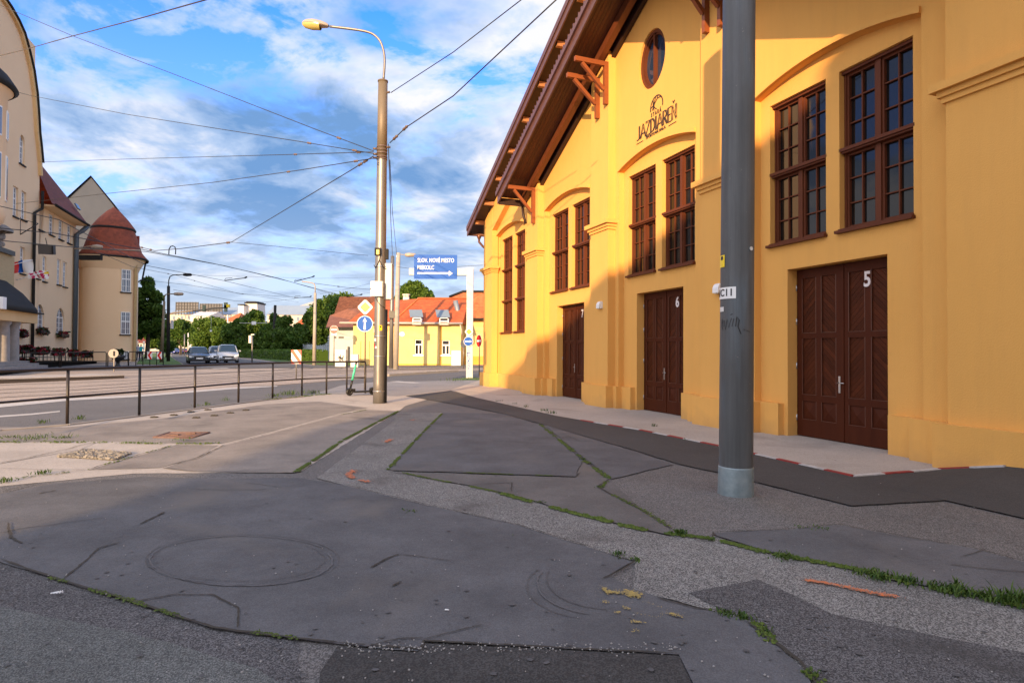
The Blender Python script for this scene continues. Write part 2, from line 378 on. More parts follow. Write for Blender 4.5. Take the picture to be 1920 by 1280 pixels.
def polemat():
    m = mat('dark_grey_pole_paint', (.062, .064, .064), .55, col2=(.084, .088, .090), nscale=2.2, nmix=.35, stretch=(1, 1, .45), bump=.12, bscale=22)
    nt = m.node_tree; N = nt.nodes.new; L = nt.links.new; p = nt.nodes['Principled BSDF']; tc = N('ShaderNodeTexCoord')
    mp = N('ShaderNodeMapping'); mp.inputs['Scale'].default_value = (3, 3, .7); mp.inputs['Location'].default_value = (3.1, 0, 1.2); L(tc.outputs['Object'], mp.inputs[0])
    n = N('ShaderNodeTexNoise'); n.inputs['Scale'].default_value = 1.3; n.inputs['Detail'].default_value = 7; L(mp.outputs[0], n.inputs['Vector'])
    r = N('ShaderNodeValToRGB'); L(n.outputs[0], r.inputs[0]); r.color_ramp.elements[0].position = .55; r.color_ramp.elements[1].position = .85
    mx = N('ShaderNodeMixRGB'); L(r.outputs[0], mx.inputs[0]); L(p.inputs['Base Color'].links[0].from_socket, mx.inputs[1]); mx.inputs[2].default_value = (.095, .125, .15, 1)
    n = N('ShaderNodeTexNoise'); n.inputs['Scale'].default_value = 26; n.inputs['Detail'].default_value = 5; L(tc.outputs['Object'], n.inputs['Vector'])
    r = N('ShaderNodeValToRGB'); L(n.outputs[0], r.inputs[0]); r.color_ramp.elements[0].position = .70; r.color_ramp.elements[1].position = .73
    m2 = N('ShaderNodeMixRGB'); L(r.outputs[0], m2.inputs[0]); L(mx.outputs[0], m2.inputs[1]); m2.inputs[2].default_value = (.15, .14, .125, 1)
    n = N('ShaderNodeTexNoise'); n.inputs['Scale'].default_value = 1.0; n.inputs['Detail'].default_value = 8; n.inputs['Roughness'].default_value = .7; mp2 = N('ShaderNodeMapping'); mp2.inputs['Scale'].default_value = (14, 14, .5); L(tc.outputs['Object'], mp2.inputs[0]); L(mp2.outputs[0], n.inputs['Vector'])
    mr = N('ShaderNodeMapRange'); L(n.outputs[0], mr.inputs[0]); mr.inputs[1].default_value = .35; mr.inputs[2].default_value = .7; mr.inputs[3].default_value = .78; mr.inputs[4].default_value = 1.25
    sc_ = N('ShaderNodeVectorMath'); sc_.operation = 'SCALE'; L(m2.outputs[0], sc_.inputs[0]); L(mr.outputs[0], sc_.inputs['Scale'])
    L(sc_.outputs[0], p.inputs['Base Color']); return m
POLE = polemat()
GALV = mat('galvanised_sleeve', (.16, .21, .23), .5, .4, col2=(.26, .31, .32), nscale=9, nmix=.4)
CPOLE = mat('aged_silver_pole', (.15, .14, .13), .42, .55, col2=(.25, .235, .22), nscale=2.5, stretch=(1, 1, .3), bump=.15, bscale=15)
CPOLE2 = mat('grey_brown_pole', (.15, .115, .07), .55, .2, col2=(.20, .155, .105), nscale=2.5, stretch=(1, 1, .4))
CONC = mat('concrete_pole', (.30, .27, .23), .85, col2=(.38, .34, .29), nscale=3)
RAIL = mat('black_painted_steel', (.012, .010, .009), .45, col2=(.03, .02, .014), nscale=7)
WIRE = mat('black_cable', (.015, .015, .018), .5)
INSU = mat('brown_insulator', (.12, .08, .06), .4)
BLUE = mat('traffic_blue', (.002, .085, .40), .5, spec=.2)
RED = mat('traffic_red', (.62, .015, .012), .4)
YELS = mat('traffic_yellow', (.85, .60, .01), .4)
SGREY = mat('grey_sign_back', (.22, .22, .21), .5, .5)
DARKM = mat('dark_sheet_metal', (.018, .018, .018), .7, .0, col2=(.030, .028, .026), nscale=2, spec=.15)
LAMPG = mat('yellowed_lamp_glass', (.45, .36, .10), .15, spec=.8)
LAMPB = mat('beige_lamp_housing', (.40, .33, .26), .45, col2=(.30, .24, .18), nscale=5)
TILE = tiles('red_roof_tiles', (.33, .065, .018), (.45, .105, .028))
TILE2 = tiles('orange_roof_tiles', (.38, .10, .028), (.46, .14, .045))
TILED = tiles('dark_red_roof_tiles', (.12, .022, .012), (.17, .035, .018))
TILEB = tiles('brown_roof_tiles', (.17, .065, .04), (.22, .09, .055))
# ---------------- ground ----------------
ASPH_D = speckle('new_dark_asphalt', (.054, .052, .051), (.042, .041, .040), (.068, .066, .064), 160, (.85, 1.2), .5, .3)
ASPH_R = speckle('road_asphalt', (.12, .117, .116), (.09, .088, .087), (.15, .147, .145), 110, (.85, 1.12), .35, .3)
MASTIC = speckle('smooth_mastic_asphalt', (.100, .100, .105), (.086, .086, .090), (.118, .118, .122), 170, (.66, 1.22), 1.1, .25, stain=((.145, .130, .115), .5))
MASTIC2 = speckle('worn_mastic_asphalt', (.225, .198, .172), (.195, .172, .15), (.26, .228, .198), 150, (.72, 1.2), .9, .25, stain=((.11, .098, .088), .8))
CONC_L = speckle('pale_sidewalk_concrete', (.40, .355, .305), (.355, .315, .27), (.45, .40, .35), 120, (.85, 1.1), .5, .2, stain=((.27, .24, .205), .7))
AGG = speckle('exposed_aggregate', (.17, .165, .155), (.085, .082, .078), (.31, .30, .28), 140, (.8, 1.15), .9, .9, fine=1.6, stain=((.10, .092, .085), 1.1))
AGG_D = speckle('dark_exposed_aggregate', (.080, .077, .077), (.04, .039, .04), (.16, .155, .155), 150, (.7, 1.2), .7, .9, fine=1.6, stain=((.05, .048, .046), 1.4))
AGG_F = speckle('fine_grey_asphalt', (.125, .118, .112), (.075, .071, .068), (.20, .19, .18), 130, (.85, 1.12), .6, .6)
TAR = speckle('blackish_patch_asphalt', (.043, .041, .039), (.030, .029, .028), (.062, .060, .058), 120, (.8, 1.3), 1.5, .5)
SLAB = speckle('pinkish_tram_paving', (.34, .275, .22), (.28, .23, .185), (.40, .33, .27), 30, (.8, 1.15), .4, .2)
PAVEB = speckle('general_paving', (.30, .25, .21), (.25, .21, .175), (.36, .31, .265), 90, (.82, 1.12), .3, .3)
KERB = mat('kerb_stone', (.24, .215, .19), .9, col2=(.3, .27, .24), nscale=2, bump=.4)
PWHITE = mat('white_road_paint', (.50, .48, .45), .8, col2=(.36, .34, .31), nscale=9, nmix=.35)
PWORN = mat('worn_white_kerb_paint', (.52, .50, .48), .8, col2=(.38, .36, .34), nscale=14, nmix=.4)
PRED = mat('worn_red_kerb_paint', (.34, .03, .025), .8, col2=(.20, .035, .03), nscale=14, nmix=.4)
ORANGE = mat('orange_spray_paint', (.75, .18, .04), .8, col2=(.32, .15, .09), nscale=30, nmix=.3)
YPAINT = mat('splashed_yellow_paint', (.46, .33, .07), .8, col2=(.24, .19, .09), nscale=25, nmix=.35)
CRACK = mat('crack_dirt', (.028, .024, .018), .95, col2=(.055, .047, .036), nscale=20)
MOSSM = leafmat('moss_green', (.05, .085, .008), (.11, .15, .02), .2)
GRASSM = leafmat('grass_green', (.018, .055, .005), (.095, .15, .025), .25)
GRASSG = mat('verge_grass', (.05, .10, .015), .9, col2=(.10, .17, .02), nscale=2.5, bump=.8, bscale=30)
def patch(px, off, m, name, world=None, rag=True):
    """a flat sheet over the ground; outline given as spots of the photograph or ground points"""
    pts = [G(*p) for p in px] if world is None else [Vector((p[0], p[1], 0)) for p in world]
    if rag:                          # worn, slightly ragged edges close by
        Q = []
        for a, b in zip(pts, pts[1:]+pts[:1]):
            Q.append(a); d_ = (b-a).length; dist = min(a.length, b.length)
            if dist < 14 and .4 < d_ < 14:
                n_ = int(d_/.07); nn = Vector((-(b-a).y, (b-a).x, 0)).normalized(); w_ = 0
                for i in range(1, n_):
                    w_ = w_*.72+random.gauss(0, .006); Q.append(a.lerp(b, i/n_)+nn*(max(-.022, min(.022, w_))*min(1, i/4, (n_-i)/4)))
        pts = Q
    tr = tessellate_polygon([[Vector((p.x, p.y, 0)) for p in pts]])
    me = bpy.data.meshes.new(name); bm = bmesh.new()
    vs = [bm.verts.new((p.x, p.y, 0)) for p in pts]
    for t in tr:
        try: bm.faces.new([vs[i] for i in t])
        except ValueError: pass
    y0 = min(p.y for p in pts); y1 = max(p.y for p in pts); y = 25.
    while y <= 60:
        if y0 < y < y1: bmesh.ops.bisect_plane(bm, geom=bm.verts[:]+bm.edges[:]+bm.faces[:], plane_co=(0, y, 0), plane_no=(0, 1, 0))
        y += 2.5
    for v in bm.verts: v.co.z = hz(v.co.x, v.co.y)+off
    for f in bm.faces:
        if f.normal.z < 0: f.normal_flip()
    bm.normal_update()
    for f in bm.faces:
        if f.normal.z < 0: f.normal_flip()
    bm.to_mesh(me); bm.free(); me.materials.append(m)
    o = link(bpy.data.objects.new(name, me)); o['kind'] = 'structure'
    return o
# base sheet reaching the horizon
mb = MB(); ys = [-60, 0, 10, 20]+[25+2.5*i for i in range(15)]+[80, 140, 300, 800, 2500]
for i in range(len(ys)-1):
    a, b = ys[i], ys[i+1]
    mb.quad((-2500, a, hz(0, a)-.03), (2500, a, hz(0, a)-.03), (2500, b, hz(0, b)-.03), (-2500, b, hz(0, b)-.03))
struct('ground', mb, PAVEB, fix=False)
patch([(-900, 1500), (-900, 900), (0, 905), (110, 893), (250, 884), (440, 884), (550, 886), (640, 826), (748, 770), (745, 745), (850, 730), (905, 725), (1000, 742), (1100, 760), (1500, 842), (1700, 890), (2300, 980), (2300, 1500)], -.012, AGG_F, 'pavement')
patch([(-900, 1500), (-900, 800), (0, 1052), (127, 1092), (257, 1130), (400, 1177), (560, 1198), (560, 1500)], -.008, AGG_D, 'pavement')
patch([(-900, 1500), (-900, 900), (0, 1135), (150, 1165), (330, 1205), (480, 1250), (560, 1300), (600, 1500)], -.005, speckle('grey_green_old_asphalt', (.10, .105, .10), (.06, .064, .062), (.18, .185, .175), 170, (.7, 1.2), .9, .8), 'pavement')
# left pavement slabs
patch([(-500, 868), (0, 807), (125, 797), (263, 780), (367, 767), (500, 750), (567, 744), (612, 738), (700, 728), (905, 724), (850, 734), (760, 760), (748, 770), (560, 884), (250, 886), (0, 910), (-500, 960)], -.008, CONC_L, 'pavement')
patch([(305, 877), (373, 857), (420, 834), (517, 810), (640, 777), (687, 768), (746, 770), (640, 827), (549, 885), (460, 885), (360, 883)], -.004, MASTIC2, 'pavement')
patch([(165, 880), (235, 860), (330, 833), (410, 834), (368, 857), (300, 876)], -.004, MASTIC2, 'pavement')
patch([(-300, 840), (0, 800), (125, 800), (300, 784), (500, 757), (600, 752), (690, 764), (640, 774), (515, 807), (415, 831), (330, 830), (180, 826), (0, 828), (-300, 850)], -.005, MASTIC2, 'pavement')
patch([(-200, 858), (0, 833), (180, 829), (150, 842), (0, 868), (-200, 900)], -.004, CONC_L, 'pavement')
# speckled strip, two arms
patch([(737, 790), (745, 773), (830, 773), (790, 812), (727, 880), (800, 896), (880, 911), (973, 932), (1050, 955), (1160, 983), (1250, 1003), (1335, 1005), (1440, 1035), (1600, 1066), (1690, 1090), (1800, 1112), (1920, 1136), (2100, 1170), (2100, 1500), (1600, 1500), (1533, 1280), (1450, 1200), (1350, 1147), (1187, 1103), (1190, 1050), (1127, 1032), (973, 983), (800, 946), (640, 907), (593, 895)], -.004, AGG, 'pavement')
patch([(1290, 1110), (1420, 1085), (1560, 1150), (1750, 1190), (1960, 1230), (2100, 1500), (1640, 1500), (1540, 1278), (1455, 1198), (1420, 1165), (1360, 1146)], 0.0, AGG_D, 'pavement')
# big smooth slab in front
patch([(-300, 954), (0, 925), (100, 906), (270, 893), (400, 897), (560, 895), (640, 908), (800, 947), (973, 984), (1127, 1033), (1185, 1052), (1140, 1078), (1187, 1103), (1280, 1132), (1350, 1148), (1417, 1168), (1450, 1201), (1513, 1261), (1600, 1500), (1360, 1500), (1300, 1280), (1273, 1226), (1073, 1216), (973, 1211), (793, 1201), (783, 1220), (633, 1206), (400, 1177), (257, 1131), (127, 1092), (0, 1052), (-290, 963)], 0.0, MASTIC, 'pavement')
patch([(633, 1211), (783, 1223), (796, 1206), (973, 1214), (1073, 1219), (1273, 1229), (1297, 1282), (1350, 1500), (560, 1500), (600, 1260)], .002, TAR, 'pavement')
# slabs to the right of the strip
patch([(727, 881), (792, 811), (830, 773), (943, 775), (1013, 796), (1060, 834), (1093, 861), (1080, 893)], 0.0, MASTIC, 'pavement')
MASTIC3 = speckle('browned_mastic_asphalt', (.118, .110, .104), (.10, .094, .089), (.138, .128, .12), 160, (.72, 1.2), 1.2, .2, stain=((.15, .125, .105), .7))
patch([(730, 884), (1080, 895), (1093, 864), (1143, 898), (1207, 958), (1262, 993), (1250, 1001), (1160, 981), (1050, 953), (973, 930), (880, 909), (800, 895)], 0.0, MASTIC3, 'pavement')
patch([(1020, 796), (1062, 808), (1200, 848), (1262, 870), (1147, 897), (1098, 861), (1066, 834)], 0.0, MASTIC, 'pavement')
patch([(1337, 998), (1480, 992), (1570, 983), (1680, 1003), (1827, 1028), (1920, 1053), (2100, 1100), (2100, 1165), (1920, 1133), (1800, 1109), (1690, 1088), (1600, 1063), (1440, 1033), (1345, 1004)], 0.0, MASTIC, 'pavement')
# dark new strip along the hall and the concrete pad
patch([(760, 742), (845, 732), (893, 746), (1043, 780), (1095, 789), (1200, 806), (1350, 837), (1600, 894), (1760, 881), (1880, 874), (2300, 858), (2500, 925), (1920, 930), (1597, 948), (1350, 886), (1270, 869), (1200, 847), (1060, 807), (943, 775), (850, 757)], .004, ASPH_D, 'path')
patch([(845, 731), (870, 722), (900, 712), (960, 700), (1400, 780), (2100, 850), (1762, 880), (1600, 893), (1350, 836), (1200, 805), (1095, 788), (1043, 779), (893, 745)], 0.0, CONC_L, 'pavement')
# the bank of asphalt against the hall's end bay
mb = MB()
# red and white kerb edge
def along(pts, step, fn):
    k = 0
    for a, b in zip(pts[:-1], pts[1:]):
        a, b = Vector(a), Vector(b); n = max(1, round((b-a).length/step))
        for i in range(n): fn(a.lerp(b, i/n), a.lerp(b, (i+1)/n), k); k += 1
kmb = MB()
def kseg(a, b, k):
    d = (b-a); m = Matrix.Translation((a+b)/2+Vector((0, 0, .012))) @ Matrix.Rotation(math.atan2(d.y, d.x), 4, 'Z')
    kmb.cur = k % 2; kmb.box((-d.length/2, -.035, -.03), (d.length/2, .035, .006), m)
along([G(1090, 788), G(1200, 806), G(1350, 836.5), G(1600, 893), G(1760, 880.5)], .46, kseg)
kerbo = struct('kerb', kmb, [PRED, PWORN])
# roads
ROADN = [(-600, 880), (0, 805), (125, 795), (263, 778), (367, 765), (500, 748), (567, 742), (620, 736), (740, 727), (830, 722), (873, 712), (905, 706), (905, 694), (858, 696), (728, 705), (600, 716), (510, 723), (433, 727), (263, 741), (133, 748), (0, 759), (-600, 805)]
patch(ROADN, -.014, ASPH_R, 'road')
patch([(560, 744), (612, 731), (640, 722), (700, 716), (800, 714), (873, 711), (905, 712), (905, 724), (850, 730), (745, 742), (620, 738)], -.004, speckle('grey_crossing_concrete', (.24, .235, .23), (.21, .205, .2), (.28, .27, .265), 100, (.85, 1.1), .6, .2), 'pavement')  # crossing laid in a lighter grey concrete than the road
patch([(-600, 804), (0, 758), (133, 747), (263, 740), (433, 726), (510, 722), (600, 715), (728, 704), (858, 695), (905, 693), (905, 689), (700, 689), (560, 690), (235, 694), (0, 697), (-600, 700)], -.010, SLAB, 'road')
patch([(-500, 700), (0, 697), (235, 694), (420, 690), (560, 689), (700, 689), (940, 689.5), (1000, 686), (940, 684), (700, 685), (600, 685), (520, 680), (450, 673), (400, 667), (360, 662), (338, 660), (322, 661), (322, 668), (331, 675), (345, 683), (300, 684), (-500, 688)], -.006, ASPH_R, 'road')
# painted lines
patch([(-400, 812), (0, 763), (133, 750), (263, 743), (433, 729), (520, 724), (520, 722.5), (433, 726), (263, 739.5), (133, 746), (0, 757), (-400, 800)], -.006, PWHITE, 'road_marking')
patch([(-60, 786), (0, 778), (60, 774), (112, 769), (113, 771), (60, 776.5), (0, 781), (-60, 789)], -.010, PWHITE, 'road_marking')
for q in ([(395, 690.5), (425, 689.5), (432, 690.5), (402, 691.5)], [(352, 685), (366, 684), (372, 685), (357, 686)], [(730, 715), (775, 718), (790, 717), (745, 714)]):
    patch(q, -.003, PWHITE, 'road_marking')
# verges
patch([(256, 682), (300, 683), (343, 684), (329, 675), (320, 668), (318, 661), (296, 661), (270, 664)], .0, GRASSG, 'grass_verge')
patch([(440, 667), (520, 678), (600, 684), (690, 685), (690, 681), (610, 678), (560, 672), (500, 667), (440, 663)], .0, GRASSG, 'grass_verge')
patch([(845, 712), (900, 712.5), (905, 709), (875, 707.5)], .002, GRASSG, 'grass_verge')
# kerbs: real steps
def kerbline(px, h=.1, w=.16):
    m = MB(); P = [G(*p) for p in px]
    for a, b in zip(P[:-1], P[1:]):
        d = b-a; n = max(1, int(d.length/1.0))
        for i in range(n):
            p, q = a.lerp(b, i/n), a.lerp(b, (i+1)/n); e = q-p
            mt = Matrix.Translation((p+q)/2) @ Matrix.Rotation(math.atan2(e.y, e.x), 4, 'Z')
            m.box((-e.length/2+.003, -w/2, -.08), (e.length/2-.003, w/2, h), mt)
    return struct('kerb', m, KERB)
kerbline([(-300, 842), (0, 806), (125, 796), (263, 779), (367, 766), (500, 749), (567, 743)], .012)
kerbline([(728, 705), (858, 696.5)], .12)
kerbline([(-300, 700), (0, 694), (300, 687.5), (345, 686)], .10)
# tram platform island, low and long
mb = MB(); a, b = G(-220, 727), G(233, 708.5)
d = (b-a); mt = Matrix.Translation(a) @ Matrix.Rotation(math.atan2(d.y, d.x), 4, 'Z')
mb.box((0, 0, -.1), (d.length, 3.0, .17), mt); mb.cur = 1; mb.box((0, -.04, .17), (d.length+.03, 3.04, .22), mt)
struct('tram_platform', mb, [mat('dark_platform_edge', (.07, .055, .045), .95), CONC_L])  # platform side in a darker brown than its top
# tram rails: pairs of flush rails curving off to the right
RAILM = mat('rail_steel', (.06, .048, .04), .6, .0, col2=(.10, .08, .065), nscale=1)
mb = MB()
def railline(px):
    P = [G(*p) for p in px]; Q = []
    for i in range(len(P)-1):
        p0, p1, p2, p3 = P[max(i-1, 0)], P[i], P[i+1], P[min(i+2, len(P)-1)]
        for k in range(8):
            t = k/8; Q.append(.5*((2*p1)+(p2-p0)*t+(2*p0-5*p1+4*p2-p3)*t*t+(3*p1-p0-3*p2+p3)*t**3))
    Q.append(P[-1])
    for a, b in zip(Q[:-1], Q[1:]):
        d = (b-a).normalized(); nrm = Vector((-d.y, d.x, 0))*.075
        za, zb = hz(a.x, a.y)+.001, hz(b.x, b.y)+.001
        mb.quad((a.x-nrm.x, a.y-nrm.y, za), (a.x+nrm.x, a.y+nrm.y, za), (b.x+nrm.x, b.y+nrm.y, zb), (b.x-nrm.x, b.y-nrm.y, zb))
for y0, y1, y2, y3 in ((754, 742, 717, 699), (745, 735, 713, 697), (737, 729, 709, 695.5), (730, 723, 706, 694), (722, 716, 703, 693)):
    railline([(-300, y0+22), (0, y0), (170, y1), (440, y2), (640, y3), (900, 690)])
railline([(-100, 716), (250, 707), (450, 697), (530, 692.5), (548, 690), (530, 688), (470, 686), (430, 680), (390, 672)])
railline([(-100, 711), (260, 704), (480, 695), (565, 692), (585, 690), (560, 687.5), (500, 684.5), (450, 678), (405, 671)])
railline([(300, 703), (520, 694.5), (620, 692), (640, 690), (620, 687.8), (540, 685)])
struct('tram_rails', mb, RAILM, fix=False)
# ---------------- cracks, joints, moss, weeds ----------------
def jitter(px, amp=1.5, n=7):
    out = []
    for a, b in zip(px[:-1], px[1:]):
        for i in range(n):
            t = i/n; x = a[0]+(b[0]-a[0])*t; y = a[1]+(b[1]-a[1])*t
            k = 0 if i == 0 else 1
            out.append((x+random.uniform(-amp, amp)*k, y+random.uniform(-amp, amp)*k*.5))
    out.append(px[-1]); return out
def ribbon(m, P, w, off=.008, taper=True, gaps=0.):
    P = [Vector(p) for p in P]; n = len(P); ph = random.uniform(0, 6)
    for i in range(n-1):
        if gaps and math.sin(i*.9+ph)+.7*math.sin(i*.37+2*ph)+random.uniform(-.5, .5) < gaps*2-1.2: continue
        a, b = P[i], P[i+1]; d = (b-a)
        if d.length < 1e-5: continue
        d.normalize(); nn = Vector((-d.y, d.x, 0))
        wa = w*(random.uniform(.5, 1.3)); wb = w*(random.uniform(.5, 1.3))
        if taper and i == 0: wa *= .2
        if taper and i == n-2: wb *= .2
        m.quad((a.x-nn.x*wa, a.y-nn.y*wa, a.z+off), (a.x+nn.x*wa, a.y+nn.y*wa, a.z+off), (b.x+nn.x*wb, b.y+nn.y*wb, b.z+off), (b.x-nn.x*wb, b.y-nn.y*wb, b.z+off))
cr = MB(); faint = MB(); pale = MB()
LINES = [([(0, 1000), (30, 993), (200, 970)], .006), ([(15, 980), (20, 1008), (42, 1019)], .012), ([(262, 983), (285, 972), (310, 960)], .012),
 ([(120, 1085), (165, 1048), (185, 1028), (225, 1017)], .008), ([(257, 1128), (330, 1115), (400, 1116), (447, 1140), (445, 1178)], .006),
 ([(695, 1065), (720, 1050), (748, 1039)], .009), ([(748, 1039), (850, 1052)], .004), ([(735, 1100), (753, 1091)], .01), ([(793, 1200), (870, 1180), (905, 1172)], .004),
 ([(700, 1210), (750, 1198), (793, 1197)], .005), ([(727, 882), (850, 884), (950, 888), (1040, 891), (1080, 893), (1088, 886)], .006), ([(880, 909), (960, 905), (958, 922)], .006),
 ([(1013, 796), (1060, 834), (1093, 861), (1143, 898)], .010), ([(1143, 898), (1120, 913), (1207, 957), (1262, 993)], .010), ([(1130, 1085), (1165, 1070), (1190, 1052)], .008),
 ([(1337, 998), (1480, 992), (1570, 983), (1680, 1003), (1827, 1028), (1920, 1053)], .006), ([(1780, 1059), (1850, 1067), (1930, 1073)], .005), ([(1800, 1045), (1850, 1030)], .004),
 ([(305, 877), (373, 857), (420, 834), (517, 810), (640, 777), (687, 768)], .010), ([(165, 880), (235, 860), (330, 833)], .010), ([(0, 868), (60, 857), (120, 843), (176, 829)], .010),
 ([(0, 923), (60, 908), (70, 906)], .008), ([(70, 926), (105, 919)], .01), ([(0, 878), (80, 881), (160, 881), (30, 897)], .005), ([(355, 918), (440, 919), (510, 918)], .004), ([(460, 905), (530, 914)], .004),
 ([(1400, 1166), (1450, 1203), (1500, 1240), (1540, 1290)], .012), ([(1300, 1010), (1335, 1015), (1337, 998)], .007), ([(1360, 1146), (1300, 1140), (1230, 1120)], .006), ([(1050, 823), (1065, 818), (1090, 828)], .006),
 ([(945, 828), (990, 829)], .006), ([(815, 860), (920, 861)], .003), ([(560, 885), (460, 885), (360, 883), (305, 877)], .006), ([(0, 1048), (120, 1090), (257, 1130), (400, 1177), (560, 1198), (633, 1205)], .009), ([(633, 1206), (790, 1217), (795, 1202), (970, 1211), (1270, 1226)], .008),
 ([(640, 907), (800, 946), (973, 984), (1127, 1032)], .005)]
for px, w in LINES: ribbon(cr, [G(*p) for p in jitter(px, 1.2)], w)
def ring(cx, cy, rx, ry, w, a0=0, a1=360, wob=.012, m=None):
    pts = []
    for i in range(60):
        a = R_(a0+(a1-a0)*i/59); pts.append(G(cx+rx*math.cos(a)*(1+random.uniform(-wob, wob)), cy-ry*math.sin(a)*(1+random.uniform(-wob, wob))))
    ribbon(m or faint, pts, w*.55)
ring(455, 1050, 181, 48, .007, 20, 205); ring(455, 1050, 181, 48, .004, 205, 380); ring(450, 1049, 158, 41, .005, -130, 40); ring(452, 1050, 164, 44, .003, 40, 230)
ring(455, 1051, 174, 46, .010, 30, 200, m=pale); ring(455, 1053, 168, 46, .012, -140, 20, m=pale)
ring(1130, 1100, 142, 62, .006, 150, 250); ring(1150, 1085, 125, 58, .008, 165, 265); ring(1140, 1094, 133, 60, .009, 158, 255, m=pale)
for i in range(260):
    p = G(random.uniform(-40, 1850), random.uniform(800, 1270)); r_ = random.uniform(.006, .022); n_ = 7
    faint.add([(p.x+r_*random.uniform(.5, 1.2)*math.cos(6.283*j/n_), p.y+r_*random.uniform(.5, 1.2)*math.sin(6.283*j/n_), p.z+.0085) for j in range(n_)], [tuple(range(n_))])
for i in range(150):
    px, py = random.uniform(50, 1250), random.uniform(905, 1215)
    a = random.uniform(0, 6.3); l = random.uniform(2, 9); ribbon(cr, [G(px, py), G(px+l*math.cos(a), py+l*.4*math.sin(a))], random.uniform(.002, .006))
struct('cracks_and_ridge_lines', cr, CRACK, fix=False)
struct('cracks_and_ridge_lines', faint, mat('ridge_shade_and_spots', (.066, .064, .064), .9, col2=(.098, .097, .10), nscale=5, nmix=.35), fix=False); struct('cracks_and_ridge_lines', pale, mat('ridge_light_lines', (.118, .115, .117), .9, col2=(.102, .101, .105), nscale=14), fix=False)  # ridge rings: shaded and lit sides painted as flat lines, plus dark spots
# moss in the joints and weeds: blades and small leaves, one uncountable growth
ms = MB(); gr = MB()
def mosspad(m, p, r, h):
    n = 5; c = (p.x, p.y, p.z+h)
    vs = [c]+[(p.x+r*random.uniform(.6, 1.3)*math.cos(6.283*i/n), p.y+r*random.uniform(.6, 1.3)*math.sin(6.283*i/n), p.z+.001) for i in range(n)]
    m.add(vs, [(0, i+1, (i+1) % n+1) for i in range(n)])
def mossline(px, dens=60, r=.018, h=.012, spread=.02, gap=.3):
    P = [G(*p) for p in px]
    for a, b in zip(P[:-1], P[1:]):
        L_ = (b-a).length
        ph = random.uniform(0, 6)
        for i in range(int(L_*dens)):
            t = random.random()
            if math.sin(t*L_*5+ph)+math.sin(t*L_*13+ph*2) < gap*4-2: continue
            p = a.lerp(b, t)+Vector((random.gauss(0, spread), random.gauss(0, spread), .004))
            mosspad(ms, p, r*random.uniform(.5, 1.5), h*random.uniform(.4, 1.4))
def tuft(p, n, h, sp):
    for i in range(n):
        a = random.uniform(0, 6.283); q = p+Vector((random.gauss(0, sp), random.gauss(0, sp), .002)); hh = h*random.uniform(.4, 1.2)
        w = random.uniform(.002, .0045)*(1+h*4); tip = q+Vector((math.cos(a)*hh*.8, math.sin(a)*hh*.8, hh)); mid = q+Vector((math.cos(a)*hh*.3, math.sin(a)*hh*.3, hh*.65))
        s = Vector((-math.sin(a), math.cos(a), 0))*w
        gr.add([q-s, q+s, mid+s*1.3, mid-s*1.3, tip], [(0, 1, 2, 3), (3, 2, 4)])
mossline([(748, 770), (700, 795), (640, 827), (600, 855), (555, 884)], 500, .016, .010, .014, .15)
mossline([(830, 774), (792, 811), (727, 880)], 400, .013, .008, .012, .25)
mossline([(727, 880), (800, 896), (880, 911), (973, 932)], 180, .012, .008, .012, .45)
mossline([(940, 925), (1050, 955), (1160, 983), (1250, 1003)], 420, .018, .014, .018, .42)
mossline([(1250, 1000), (1335, 1010), (1440, 1036), (1600, 1066), (1700, 1092), (1800, 1114), (1920, 1138), (2000, 1155)], 600, .013, .013, .016, .3)
mossline([(60, 1072), (127, 1092), (257, 1130), (400, 1177), (560, 1197)], 260, .009, .007, .010, .5)
mossline([(1013, 796), (1060, 834), (1093, 861), (1143, 898)], 220, .014, .010, .018, .45)
mossline([(1143, 898), (1125, 915), (1207, 957), (1262, 993)], 160, .012, .008, .015, .5)
mossline([(870, 886), (1040, 892)], 200, .010, .006, .010, .4)
mossline([(1350, 1147), (1417, 1168), (1450, 1200), (1540, 1285)], 260, .012, .010, .02, .45)
mossline([(640, 777), (687, 768)], 150, .012, .006, .02, .3); mossline([(0, 828), (180, 829), (330, 832), (410, 831)], 90, .02, .012, .05, .4)
mossline([(30, 897), (160, 881), (235, 860), (330, 833)], 70, .014, .008, .02, .5)
mossline([(500, 749), (620, 738)], 60, .03, .02, .08, .3)
